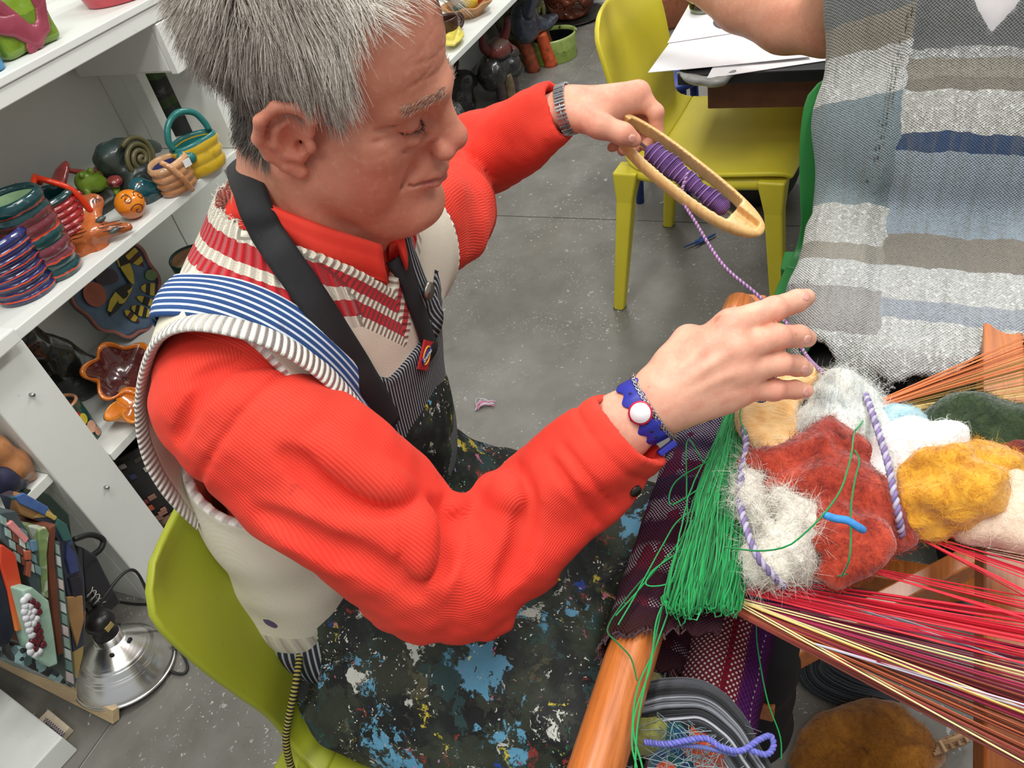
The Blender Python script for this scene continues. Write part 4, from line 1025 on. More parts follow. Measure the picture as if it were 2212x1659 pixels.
for d_i in (-5, -11, 6, 12, 17):
    i = (bi_ + d_i) % m; V, F = tube([C[i] + N[i] * .0012, C[i] + N[i] * .0024], .0017, 12); obj('strap_hole', V, F, plain('dark_hole', (20, 22, 60), .6), wb)
V, F = obox(P(1440, 968, .775), unit(axr), unit(np.cross(axr, BACK)), BACK, .010, .003, .006); bevel(obj('clasp', V, F, M_BAND, wb, smooth=False), .001)
C, N = wrist_loop(trH, P(1412, 880, .776), unit(axr + unit(P(1330, 850, .77) - P(1450, 960, .77)) * -.12), 260, .0026)
m = 74; ch = thing('x', 'x', 'x'); bpy.data.objects.remove(ch)
chain = obj('chain_bracelet', *tube(np.concatenate([C[:-1], C[:1]])[::4], .0007, 6, False), plain('bright_steel', (190, 190, 192), .25, metal=1.0), man); chain['label'] = 'silver curb chain bracelet'
V0, F0, n0 = [], [], 0
for i in range(m):
    k = int(i * 260 / m); c = C[k]; t_ = unit(C[(k + 2) % 260] - C[k - 2]); nn_ = N[k]; s2 = np.cross(t_, nn_); tw = .6 if i % 2 else -.6
    e1 = unit(s2 * math.cos(tw) + nn_ * math.sin(tw)); C2 = [c + t_ * math.cos(a) * .0027 + e1 * math.sin(a) * .0022 for a in np.linspace(0, 2 * np.pi, 11)]
    v, f = tube(C2, .0007, 5, False); obj('link', v, f, plain('bright_steel', (190, 190, 192), .25, metal=1.0), chain)
axl = unit(P(1250, 225, 1.055) - P(1190, 245, 1.07)); C, N = wrist_loop(trL, P(1224, 233, 1.062), axl, 160, .0020)
watch = obj('watch_strap', *tube(np.concatenate([C, C[:1]])[::3], .0012, 6, False), plain('steel_strap', (176, 178, 182), .25, metal=.95), man); watch['label'] = 'silver expanding watch strap'
for i in range(46):
    k = int(i * 160 / 46); t_ = unit(C[(k + 1) % 160] - C[k - 1]); s2 = np.cross(t_, N[k]); v, f = obox(C[k] + N[k] * .0012, t_, s2, N[k], .0016, .0075, .0013); bevel(obj('strap_link', v, f, plain('steel_strap', (176, 178, 182), .25, metal=.95), watch, smooth=False), .0005)

# fingernails
for (px, py), (qx, qy) in (((1742, 640), (1672, 666)), ((1745, 734), (1690, 728)), ((1738, 799), (1690, 787)), ((1742, 846), (1690, 842))):
    h = hit(trH, px, py); g_ = hit(trH, qx, qy)
    if h is None or g_ is None: continue
    n_ = h[1]; ft = unit(h[0] - g_[0]); ft = unit(ft - n_ * (ft @ n_)); sd = np.cross(n_, ft); cc_ = h[0] - n_ * .0008; S = SDF(cc_ - .012, cc_ + .012, .0011); S.ell(cc_, (.0062, .0050, .0016), np.stack([ft, sd, n_], 1)); v, q = S.mesh(1); obj('fingernail', v, q, plain('fingernail', (232, 168, 152), .3), man)
for (px, py), (qx, qy) in (((1366, 300), (1340, 287)),):
    h = hit(trL, px, py); g_ = hit(trL, qx, qy)
    if h is not None and g_ is not None:
        n_ = h[1]; ft = unit(h[0] - g_[0]); ft = unit(ft - n_ * (ft @ n_)); sd = np.cross(n_, ft); cc_ = h[0] - n_ * .0006; S = SDF(cc_ - .012, cc_ + .012, .0012); S.ell(cc_, (.0070, .0060, .0018), np.stack([ft, sd, n_], 1)); v, q = S.mesh(1); obj('fingernail', v, q, plain('fingernail', (232, 168, 152), .3), man)
# ================================================================== loom
def wood(name, a, b, scale=(2, 30, 30), rough=.35):
    t = NT(name, rough, .5); n = t.noise(3.0, 6, .65, t.coord(scale=scale), 1.5)
    t.color(t.ramp(n, [(.3, srgb(*a)), (.7, srgb(*b))])); t.bump(n, .08, .001); t.set(Coat_Weight=.25, Coat_Roughness=.2); return t.m
M_OAK = wood('orange_varnished_wood', (158, 84, 36), (206, 122, 58)); M_OAKD = wood('dark_varnished_wood', (112, 56, 30), (150, 80, 42))
loom = thing('floor_loom', 'orange-brown wooden floor loom strung with red, rust and yellow warp', 'loom', (.55, -.2, 0))
V, F = tube(spline([A(.12, .157, .70), A(.5, .146, .70), A(.925, .133, .70), A(.945, .1325, .70), A(.949, .1324, .70)], 24), np.r_[np.full(22, .0245), .022, .012], 32)
obj('breast_beam', V, F, M_OAK, loom)
V, F = tube(spline([A(.14, .09, .585), A(.90, .07, .585)], 8), .016, 20); obj('cloth_beam', V, F, M_OAKD, loom)
def bar(name, a, b, w, h, m=M_OAK, up=(0, 0, 1)):
    a, b = np.asarray(a, float), np.asarray(b, float); x = unit(b - a); y = unit(np.cross(up, x)); z = np.cross(x, y)
    o = obj(name, *obox((a + b) / 2, x, y, z, np.linalg.norm(b - a) / 2, w / 2, h / 2), m, loom, smooth=False); return bevel(o, .003, 2)
bar('castle_rail', (.20, -.180, .615), (1.025, -.215, .615), .048, .05, M_OAK)
bar('upright', (.985, .125, 0), (.985, .125, .675), .045, .05, up=(1, 0, 0)); bar('upright', (.085, .155, 0), (.085, .155, .675), .045, .05, up=(1, 0, 0))
bar('upright', (.985, -.85, 0), (.985, -.85, .75), .045, .05, up=(1, 0, 0)); bar('upright', (.085, -.80, 0), (.085, -.80, .75), .045, .05, up=(1, 0, 0))
bar('side_rail', (.985, .10, .33), (.985, -.83, .33), .04, .045); bar('side_rail', (.085, .13, .33), (.085, -.78, .33), .04, .045)
bar('brace', PZ(2130, 1195, .34), PZ(1690, 1425, .34), .03, .045, M_OAK); bar('brace', PZ(1640, 1540, .30), PZ(1655, 1420, .30), .04, .04, M_OAK)
bar('foot_rail', (.985, .13, .06), (.985, -.85, .06), .05, .05); bar('foot_rail', (.085, .155, .06), (.085, -.80, .06), .05, .05)
bar('treadle_rail', (.11, -.42, .16), (.96, -.46, .16), .04, .05, M_OAKD)
bar('heddle_frame', (.12, -.47, .80), (.96, -.50, .80), .02, .03, M_OAK); bar('heddle_frame', (.12, -.47, .56), (.96, -.50, .56), .02, .03, M_OAK)
# ---- warp threads
def threads(name, segs, rgbs, r=.0007, parent=None, k=4, wav=0.0, seed=0, n=2):
    rs = np.random.RandomState(seed); V, F, ci = [], [], []
    for i, (a, b) in enumerate(segs):
        C = a + (b - a) * np.linspace(0, 1, n)[:, None]
        if wav: C = C + np.cumsum(rs.normal(size=(n, 3)), 0) * wav * np.sin(np.linspace(0, np.pi, n))[:, None]
        v, f = tube(C, r * rs.uniform(.8, 1.15), k, False); F += [tuple(x + len(V) for x in q) for q in f]; V += list(v); ci += [rs.rand()] * len(v)
    st = [(i / max(1, len(rgbs)), srgb(*c)) for i, c in enumerate(rgbs)]
    t = NT(name + '_yarn', .75, .2); t.color(t.ramp(t.attr('shade')['Fac'], st, 'CONSTANT')); t.set(Sheen_Weight=.2)
    o = obj(name, V, F, t.m, parent, attrs={'shade': ci})
    o['kind'] = 'stuff'; return o
def fan(n, L0, L1, R0, R1, zl, zr, seed, ext=1.9, jit=6):
    rs = np.random.RandomState(seed); out = []
    for i in range(n):
        t = (i + rs.rand() * .8) / n; u = np.clip(t + rs.normal() * .06, 0, 1)
        a = PZ(*(np.array(L0) * (1 - t) + np.array(L1) * t), zl); b = PZ(*(np.array(R0) * (1 - u) + np.array(R1) * u + rs.normal(size=2) * A(0, jit)), zr + rs.uniform(-.012, .012))
        out.append((a, a + (b - a) * ext))
    return out
ZL, ZR = .738, .745
crim = [(226, 40, 62), (206, 26, 52), (236, 60, 72)]
threads('warp_crimson', fan(14, (1945, 1138), (1960, 1150), (2212, 1190), (2212, 1285), ZL + .012, ZR, 1) + fan(9, (1875, 1225), (1895, 1240), (2212, 1298), (2212, 1340), ZL, ZR, 2)
        + fan(26, (1600, 1238), (1596, 1258), (2212, 1322), (2212, 1395), ZL, ZR, 3) + fan(12, (1598, 1258), (1594, 1278), (2212, 1375), (2212, 1440), ZL, ZR, 4), crim, .00085, loom, n=3)
threads('warp_yellow', fan(2, (1600, 1292), (1596, 1298), (2212, 1452), (2212, 1460), ZL, ZR, 5) + fan(3, (1600, 1294), (1594, 1300), (2212, 1520), (2212, 1535), ZL, ZR, 6) + fan(2, (1594, 1300), (1594, 1310), (2212, 1640), (2212, 1648), ZL, ZR, 7), [(226, 196, 110), (240, 222, 160)], .0008, loom)
threads('warp_magenta', fan(34, (1596, 1290), (1590, 1310), (2212, 1400), (2212, 1560), ZL - .004, ZR - .01, 8), [(142, 26, 66), (166, 34, 78), (110, 26, 52)], .0008, loom)
threads('warp_rust', fan(64, (1594, 1304), (1588, 1326), (2212, 1490), (2212, 1655), ZL - .004, ZR - .012, 9), [(140, 66, 40), (166, 84, 48), (112, 48, 36), (128, 40, 44)], .0008, loom)
threads('warp_white', fan(4, (1690, 1256), (1694, 1262), (2212, 1420), (2212, 1428), ZL, ZR, 10) + fan(2, (1760, 1390), (1765, 1395), (2212, 1525), (2212, 1532), ZL, ZR, 11), [(214, 196, 214), (168, 170, 182)], .0008, loom)
threads('warp_orange', fan(17, (1880, 872), (1888, 884), (2212, 728), (2212, 790), ZL + .02, ZR + .02, 12, 1.8), [(214, 112, 60), (226, 134, 82)], .0008, loom)
threads('warp_straw', fan(30, (1884, 882), (1892, 900), (2212, 775), (2212, 880), ZL + .016, ZR + .01, 13, 1.8), [(190, 158, 90), (214, 186, 120), (160, 124, 70)], .0008, loom)
threads('warp_lilac', fan(14, (1905, 898), (1912, 914), (2212, 872), (2212, 925), ZL + .01, ZR, 14, 1.8), [(158, 124, 168), (182, 152, 190), (120, 96, 130)], .0008, loom)
threads('warp_brown', fan(22, (1960, 1148), (1960, 1155), (2212, 1125), (2212, 1215), ZL - .004, ZR - .012, 15), [(96, 60, 48), (118, 70, 52)], .0007, loom)
# ---- woven cloth over the breast beam and on the roll
def weave_mat(name, cols, bandattr, fleck, fleck_rng, s=.0042):
    t = NT(name, .9, .1); u, v = t.attr('u')['Fac'], t.attr('v')['Fac']
    a = t.math('MULTIPLY', u, 2 * math.pi / s); b = t.math('MULTIPLY', v, 2 * math.pi / s)
    w = t.math('MULTIPLY', t.math('SINE', a), t.math('SINE', b))
    vec = t.n('CombineXYZ', X=u, Y=v).outputs[0]
    base = t.ramp(t.attr(bandattr)['Fac'], cols, 'LINEAR'); base = t.mix(base, srgb(24, 18, 28), t.math('MULTIPLY', t.noise(90, 3, .6, vec), .5))
    rr = t.math('MULTIPLY', t.step(w, .25, .5), t.step(t.attr('fl')['Fac'], *fleck_rng))
    fc = t.ramp(t.noise(26, 2, .5, vec), fleck, 'CONSTANT')
    col = t.mix(base, fc, t.math('MULTIPLY', rr, .9)); t.color(col); t.bump(w, .8, .0015); t.bump(t.noise(500, 2), .2, .0005); return t.m
nx, nyc = 160, 60
path = spline(np.array([(.065, .735, 0), (.095, .736, 0), (.13, .733, 0), (.150, .7315, 0), (.168, .722, 0), (.178, .704, 0), (.174, .684, 0), (.160, .671, 0), (.14, .668, 0), (.115, .655, 0), (.105, .645, 0)]), nyc)
xs = np.linspace(.392, .86, nx); V, uu, vv_, fl_ = [], [], [], []
for j in range(nyc):
    for i in range(nx):
        e = np.clip(1 - i / 10, 0, 1); x = xs[i] + .004 * math.sin(j * .8) * e - .035 * np.clip((path[j, 0] - .10) / .08, 0, 1) * e ** .5 * .6
        V.append((x, path[j, 0] - (x - .5) * .03, path[j, 1] + .0012 * math.sin(i * .45) + .0012 * math.sin(j * .9 + i * .2))); uu.append(x); vv_.append(j * .0042); fl_.append((.5 + .5 * math.sin(x * 95 + 1)) * (x > .41) + (x > .60) * .4)
F = [(j * nx + i, j * nx + i + 1, (j + 1) * nx + i + 1, (j + 1) * nx + i) for j in range(nyc - 1) for i in range(nx - 1)]
M_WEAVE = weave_mat('dark_handwoven_wool', [(0, srgb(70, 40, 34)), (.06, srgb(64, 34, 46)), (.25, srgb(66, 22, 40)), (.5, srgb(48, 30, 60)), (.75, srgb(46, 40, 70)), (1, srgb(60, 54, 84))], 'band', [(0, srgb(150, 34, 50)), (.45, srgb(196, 186, 190)), (.62, srgb(70, 50, 120)), (.75, srgb(180, 60, 60))], (.35, .75))
cl = obj('woven_cloth', V, F, M_WEAVE, loom, attrs={'u': uu, 'v': vv_, 'fl': fl_, 'band': (np.array(uu) - .38) / .45}); m_ = cl.modifiers.new('thick', 'SOLIDIFY'); m_.thickness = .003; m_.offset = -1
fr_ = [V[i * nx] for i in range(nyc)]; segs = [(A(*p), A(*p) + A(-.003 - .005 * rnd.random(), .003 * rnd.gauss(0, 1), -.003 * rnd.random())) for p in fr_[8:52] for _ in range(2)]
threads('selvedge_fringe', segs, [(60, 36, 50), (80, 46, 44)], .0008, loom)
n1, n2 = 90, 96; V, uu, vv_, fl_, bd = [], [], [], [], []
ra = A(.30, .080, .585); rb = A(.78, .068, .585)
for i in range(n1):
    c = ra + (rb - ra) * i / (n1 - 1); rr = .050 + .001 * math.sin(i * .6)
    for j in range(n2):
        a = j / n2 * 2 * math.pi; V.append(c + A(0, math.cos(a), math.sin(a)) * rr); uu.append(c[0]); vv_.append(j / n2 * 2 * math.pi * .05); q = (a - math.radians(45)) / math.radians(125); bd.append(np.clip(q, 0, 1)); fl_.append((q < .42) * 1.0 + (.50 < q < .62) * 1.0 + (abs(q - .80) < .02) * .6)
F = [(i * n2 + j, i * n2 + (j + 1) % n2, (i + 1) * n2 + (j + 1) % n2, (i + 1) * n2 + j) for i in range(n1 - 1) for j in range(n2)] + [tuple(range(n2))[::-1], tuple((n1 - 1) * n2 + j for j in range(n2))]
M_ROLL = weave_mat('purple_and_white_plaid', [(0, srgb(110, 46, 66)), (.40, srgb(120, 40, 56)), (.46, srgb(130, 26, 44)), (.60, srgb(120, 36, 60)), (.66, srgb(84, 30, 96)), (.85, srgb(92, 34, 104)), (1, srgb(70, 26, 66))], 'band', [(0, srgb(206, 200, 184)), (.9, srgb(190, 180, 160))], (.3, .5), .0066)
obj('rolled_cloth', V, F, M_ROLL, loom, attrs={'u': uu, 'v': vv_, 'fl': fl_, 'band': bd})
# ================================================================== green weft yarn heaped on the cloth
def yarn_mat(name, *rgb, ramp_attr='shade', rough=.8):
    t = NT(name, rough, .2); t.color(t.ramp(t.attr(ramp_attr)['Fac'], [(i / max(1, len(rgb) - 1), srgb(*c)) for i, c in enumerate(rgb)])); t.set(Sheen_Weight=.2); return t.m
def yarns(name, curves, r, mat, parent=None, k=4, label=None, cat=None, kind=None, group=None, shades=None):
    V, F, sh = [], [], []
    for ic, C in enumerate(curves):
        v, f = tube(C, r, k, False); F += [tuple(x + len(V) for x in q) for q in f]; V += list(v); sh += [rnd.random() if shades is None else shades[ic]] * len(v)
    o = obj(name, V, F, mat, parent, attrs={'shade': sh})
    if label: tag(o, label, cat, group)
    if kind: o['kind'] = kind
    return o
gc = []
for i in range(300):
    t = rnd.random(); s_ = rnd.random(); top = A(1570 + 38 * t, 885 + 40 * rnd.random()); bot = A(1438 + 158 * (t * .8 + .2 * s_), 1300 + 26 * math.sin(t * 9) * .5 + rnd.gauss(0, 10) + 14 * (.5 - abs(t - .5)))
    mid1 = top * .62 + bot * .38 + A(-6 + 22 * (t - .3) + rnd.gauss(0, 7), rnd.gauss(0, 8)); mid2 = top * .25 + bot * .75 + A(14 * (t - .5) + rnd.gauss(0, 8), rnd.gauss(0, 6))
    z0 = .742 + .020 * rnd.random() * (1 - abs(t - .5)); lw = rnd.uniform(10, 26) * rnd.choice((-1, 1))
    pts = [PZ(*top, z0 + .012), PZ(*mid1, z0 + .016 + .006 * rnd.random()), PZ(*mid2, z0 + .018 + .008 * rnd.random()), PZ(*(bot - A(0, 14)), z0 + .012), PZ(*(bot + A(lw * .15, 2)), z0 + .006), PZ(*(bot + A(lw * .5, 9)), z0 + .004), PZ(*(bot + A(lw * .85, 1)), z0 + .006), PZ(*(bot + A(lw, -14)), z0 + .008)]
    if s_ > .5: pts.append(PZ(*(mid2 + A(lw, 0)), z0 + .014))
    gc.append(spline(pts, 34) + nr.normal(size=(34, 3)) * .0003)
M_GREEN = yarn_mat('green_wool', (8, 112, 52), (18, 150, 72), (34, 172, 92))
green = yarns('green_yarn', gc, .00075, M_GREEN, None, 4, 'thick hank of bright green weft yarn heaped along the loom front beam', 'yarn')
green['kind'] = 'stuff'
def zline(pix, z=.75, n=40): return spline([PZ(*p[:2], p[2] if len(p) > 2 else z) for p in pix], n)
loose = [[(1480, 1225), (1440, 1280), (1400, 1450, .735), (1378, 1560, .735), (1372, 1659, .735)], [(1500, 1215), (1425, 1320), (1405, 1440, .735), (1368, 1560, .735), (1388, 1659, .735)], [(1470, 1250), (1415, 1400, .735), (1376, 1490, .735), (1365, 1600, .735), (1376, 1659, .735)],
         [(1465, 1195, .76), (1400, 1240), (1340, 1310, .74), (1312, 1360, .735), (1330, 1385, .735), (1362, 1420, .735), (1376, 1470, .735)],
         [(1500, 1170, .76), (1420, 1225, .755), (1395, 1262, .75), (1440, 1262, .755), (1500, 1230, .76)], [(1540, 990, .77), (1460, 1040, .76), (1450, 1090, .76), (1520, 1050, .77)],
         [(1520, 1000, .77), (1485, 950, .765), (1483, 1060, .76), (1478, 1150, .76), (1400, 1250, .75), (1330, 1330, .74)], [(1545, 1080, .77), (1470, 1120, .765), (1430, 1180, .76), (1370, 1290, .745), (1335, 1350, .74)],
         [(1655, 1258, .755), (1640, 1310, .72), (1634, 1370, .69), (1645, 1450, .66), (1660, 1520, .66), (1685, 1590, .66), (1688, 1640, .66)]]
for i, L in enumerate(loose):
    yarns('loose_thread', [zline(L, .75)], .0008, M_GREEN, green)
# ================================================================== wool on the warp
def pr(px, py, z): return -(RW.T @ (PZ(px, py, z) - EYE))[2] / FPX
def wool(name, label, strokes, rgbs, h=.0042, amp=.006, sc=40, fuzz=1500, fl=.012, k=.018, group=None, cat='wool', patch=None, fr=.00022, lustre=.85, streak=(60, 60, 60), fuzzrgb=None, flat=1.0):
    P3 = [[(PZ(x, y, z), r * pr(x, y, z)) for x, y, z, r in st] for st in strokes]
    allp = np.array([p for st in P3 for p, _ in st]); R = max(r for st in P3 for _, r in st)
    S = SDF(allp.min(0) - R - .02, allp.max(0) + R + .02, h)
    for st in P3:
        if len(st) == 1: S.ell(st[0][0], (st[0][1],) * 3, None, k)
        else:
            C = spline([np.r_[p, r] for p, r in st], 4 * len(st)); S.chain(C[:, :3], C[:, 3] * flat ** .3, k, nrm=(A(.02, .01, 1) if flat > 1 else None), fl=flat)
    S.noise(amp, sc, len(label)); S.noise(amp * .4, sc * 3, len(label) + 1)
    V, Q = S.mesh(1); N = vnormals(V, Q)
    t = NT(name.replace('.', '_') + '_fibre', lustre, .15); c1 = t.noise(7, 3, .5, t.coord(scale=(4, 4, 4)), .8); c2 = t.noise(9, 4, .6, t.coord(scale=tuple(q / 9 for q in streak)), 2.5)
    f = t.math('ADD', t.math('MULTIPLY', c1, .55), t.math('MULTIPLY', c2, .45))
    m = len(rgbs); col = t.ramp(f, [(.34 + .32 * i / max(1, m - 1), srgb(*c)) for i, c in enumerate(rgbs)])
    if patch: 
        w = np.zeros(len(V))
        for (x, y, z, r) in patch[0]: w = np.maximum(w, np.clip(1.6 - 1.2 * np.linalg.norm(V - PZ(x, y, z), axis=1) / (r * pr(x, y, z)), 0, 1))
        col = t.mix(col, srgb(*patch[1]), t.step(t.math('ADD', t.attr('pt')['Fac'], t.math('MULTIPLY', t.math('SUBTRACT', c2, .5), .8)), .25, .75))
    t.color(col); t.bump(c2, .6, .003); t.bump(t.noise(260, 4, .7, t.coord(), 1.0), .4, .0012); t.set(Sheen_Weight=.5, Sheen_Roughness=.5)
    o = obj(name, V, Q, t.m, attrs={'pt': w} if patch else None); tag(o, label, cat, group)
    if fuzz:
        fuzz = int(fuzz * 1.8); pk = nr.choice(len(V), fuzz); tang = np.cross(N[pk], nr.normal(size=(fuzz, 3)))
        fz = strands('fuzz', V[pk] - N[pk] * .001, N[pk] * .22 + tang * .9, nr.uniform(.4, 1.3, fuzz) * fl, fr * .85, hair_mat(name + '_wisp', [(i / max(1, m - 1), srgb(*[min(255, int(q * 1.08 + 8)) for q in c])) for i, c in enumerate(rgbs)], .85), o, np.cross(N[pk], nr.normal(size=(fuzz, 3))) * 1.9 - N[pk] * .4, 5, .3, None, len(label))
        fz['kind'] = 'stuff'
    return o
Z = .775; G = None
rust = [(96, 26, 18), (140, 42, 28), (168, 58, 36), (186, 70, 46)]
wool('wool_tuft', 'cream orange roving lying under the hand and beside the green yarn', [[(1614, 880, Z, 20), (1622, 930, Z, 26), (1660, 972, Z, 20)], [(1690, 875, Z, 30), (1668, 935, Z, 24), (1712, 975, Z, 22)], [(1640, 900, Z, 30), (1655, 960, Z - .01, 26)], [(1690, 850, Z, 30), (1750, 818, Z + .005, 24), (1775, 822, Z, 16)], [(1700, 920, Z, 22), (1740, 965, Z, 20)]], [(232, 172, 104), (246, 202, 138), (250, 224, 178)], h=.0034, amp=.003, sc=60, fuzz=900, streak=(160, 20, 40), k=.006)
wool('wool_tuft', 'silvery white silk and wool ball in front of the black trousers', [[(1808, 862, Z + .015, 62)], [(1760, 925, Z, 38), (1830, 940, Z, 40), (1885, 935, Z, 30)], [(1868, 880, Z, 34)]], [(150, 158, 158), (198, 202, 198), (226, 226, 216), (240, 238, 228)], h=.0038, amp=.005, sc=55, fuzz=2200, fl=.02, lustre=.5, streak=(30, 160, 40))
wool('wool_tuft', 'large rust red felted wool mat in the middle of the wool heap', [[(1625, 996, Z + .012, 30), (1690, 1000, Z + .012, 26), (1752, 972, Z + .016, 28), (1802, 942, Z + .02, 30), (1852, 962, Z + .016, 28), (1905, 1000, Z + .01, 20)], [(1680, 1040, Z + .006, 34), (1760, 1040, Z + .01, 48), (1840, 1060, Z + .004, 66), (1885, 1110, Z - .002, 52), (1900, 1150, Z - .01, 34)], [(1790, 1010, Z + .008, 46), (1840, 1010, Z, 46)], [(1810, 1130, Z + .006, 60), (1835, 1195, Z + .004, 56), (1805, 1232, Z - .002, 34)], [(1740, 1090, Z, 40), (1790, 1170, Z, 40)], [(1925, 1160, Z - .012, 26), (1950, 1140, Z - .012, 16)]], rust, amp=.009, sc=36, fuzz=5200, fl=.012, k=.006, flat=1.5, patch=([(1782, 1180, Z, 34), (1700, 1035, Z, 22), (1800, 1100, Z, 18)], (196, 72, 34)))
wool('wool_tuft', 'white and pale grey mohair curls left of the rust red wool', [[(1624, 1010, Z, 18), (1634, 1060, Z, 20), (1640, 1110, Z + .004, 30), (1650, 1150, Z, 34)], [(1686, 1085, Z + .006, 32), (1705, 1120, Z + .008, 38), (1715, 1160, Z, 26)], [(1580, 1190, Z - .012, 20), (1625, 1200, Z - .006, 36), (1690, 1205, Z - .006, 34), (1735, 1215, Z - .012, 22)], [(1665, 1160, Z + .004, 30), (1700, 1200, Z, 26)], [(1748, 1170, Z - .004, 26)]], [(168, 158, 150), (206, 200, 190), (232, 226, 212), (240, 236, 226)], h=.0036, amp=.010, sc=60, fuzz=3600, fl=.026, lustre=.6, k=.008)
wool('wool_tuft', 'white wool tuft with a pointed tail right of the lilac cord', [[(1940, 1000, Z + .004, 40), (1955, 975, Z + .01, 48), (1985, 955, Z + .012, 32)], [(1985, 965, Z + .020, 26), (2030, 950, Z + .036, 19), (2068, 938, Z + .044, 11)], [(1885, 1010, Z, 18), (1915, 1055, Z - .002, 20)]], [(206, 204, 200), (232, 230, 226), (246, 244, 240)], amp=.003, sc=45, fuzz=1400, fl=.010)
wool('wool_tuft', 'pale teal combed fibre between white wool tufts', [[(1912, 935, Z, 26), (1935, 915, Z + .004, 26), (1965, 935, Z, 24)], [(1880, 945, Z, 16), (1905, 975, Z - .004, 18)]], [(104, 150, 166), (160, 196, 204), (206, 222, 222)], h=.0036, amp=.003, sc=60, fuzz=700, streak=(200, 30, 60))
wool('wool_tuft', 'amber and orange wool tuft right of the white tail', [[(1968, 1125, Z - .006, 32), (1975, 1075, Z, 36)], [(2010, 1090, Z, 62), (2070, 1060, Z + .006, 72), (2110, 1030, Z + .004, 56)], [(2022, 1006, Z, 34), (2075, 1000, Z, 30)], [(2130, 1000, Z, 40), (2180, 1020, Z, 40)]], [(168, 104, 24), (200, 138, 36), (222, 164, 50), (228, 176, 70)], amp=.012, sc=34, fuzz=3400, fl=.013, k=.010, patch=([(2022, 995, Z, 36), (2150, 1005, Z, 40), (1962, 1065, Z, 24)], (190, 72, 32)))
wool('wool_tuft', 'cream wool tuft nearest the heddles, below the amber wool', [[(2170, 1052, Z, 46), (2180, 1100, Z - .004, 40), (2225, 1150, Z - .008, 38)], [(2085, 1130, Z - .016, 26), (2150, 1120, Z - .012, 34), (2200, 1130, Z - .01, 30)]], [(206, 176, 148), (228, 204, 180), (236, 218, 198)], amp=.004, sc=45, fuzz=1600, fl=.010)
wool('wool_tuft', 'dark forest green wool tuft behind the amber wool', [[(2025, 945, Z - .008, 26), (2070, 922, Z, 36), (2120, 910, Z + .006, 44), (2180, 925, Z + .004, 44), (2240, 940, Z, 44)], [(2110, 950, Z - .004, 40), (2190, 965, Z - .006, 36)]], [(26, 38, 22), (44, 60, 36), (62, 78, 48)], amp=.006, sc=40, fuzz=2600, fl=.014)
wool('wool_tuft', 'dark maroon wool tuft at the edge, under the green wool', [[(2160, 990, Z - .010, 26), (2200, 1000, Z - .008, 30), (2235, 1020, Z - .01, 34)]], [(84, 22, 16), (112, 32, 22), (130, 44, 30)], amp=.004, sc=40, fuzz=600)
# twisted lilac cord
def twist(C, R, r, turns, n, mats, parent, name):
    C = spline(C, n); T, N, B = frames(C); a = np.linspace(0, turns * 2 * np.pi, n)
    for q, m in enumerate(mats):
        ph = a + q * 2 * np.pi / len(mats); V, F = tube(C + R * (np.cos(ph)[:, None] * N + np.sin(ph)[:, None] * B), r, 7)
        obj(name, V, F, m, parent)
M_LIL = plain('lilac_yarn', (128, 112, 158), .8, .15, 60, .3); M_LIL2 = plain('pale_lilac_yarn', (180, 174, 196), .8, .1, 60, .3); M_BLU = plain('periwinkle_yarn', (98, 108, 190), .8)
cord = thing('twisted_cord', 'lilac and white twisted cord looped round the wool heap', 'cord', PZ(1780, 1080, .74))
twist([PZ(1868, 848, .80), PZ(1880, 880, .81), PZ(1900, 940, .815), PZ(1918, 1000, .815), PZ(1930, 1060, .81), PZ(1942, 1120, .795), PZ(1948, 1158, .775)], .0017, .0021, 15, 200, [M_LIL, M_LIL2], cord, 'strand')
twist([PZ(1600, 900, .775), PZ(1612, 960, .79), PZ(1604, 1010, .79), PZ(1598, 1075, .795), PZ(1612, 1140, .80), PZ(1635, 1200, .80), PZ(1665, 1240, .785), PZ(1695, 1268, .762)], .0017, .0021, 18, 220, [M_LIL, M_LIL2], cord, 'strand')
o = yarns('yarn_scrap', [zline([(1780, 1112, .846), (1805, 1120, .850), (1830, 1124, .85), (1850, 1136, .848), (1866, 1146, .842)], n=30)], np.r_[.0028, np.full(28, .0034), .003], plain('bright_blue_yarn', (62, 140, 210), .8, .2, 80, .4), None, 8, 'short snip of bright blue yarn on the rust red wool', 'yarn')
lt = [[(1845, 860, .80), (1866, 900, .80), (1848, 930, .81)], [(1858, 868, .80), (1862, 910, .80), (1846, 932, .81), (1840, 975, .845), (1832, 1010, .846), (1815, 1060, .85), (1780, 1110, .85), (1740, 1150, .84), (1700, 1180, .83), (1640, 1190, .815), (1565, 1182, .79)], [(1846, 972, .845), (1856, 995, .846), (1846, 1040, .85), (1838, 1100, .852), (1838, 1160, .845), (1834, 1210, .84), (1818, 1246, .81)], [(1732, 1252, .75), (1780, 1250, .75), (1830, 1240, .80)], [(1605, 870, .79), (1598, 900, .79), (1612, 940, .80)]]
for L in lt: yarns('loose_thread', [zline(L)], .0008, M_GREEN, green)
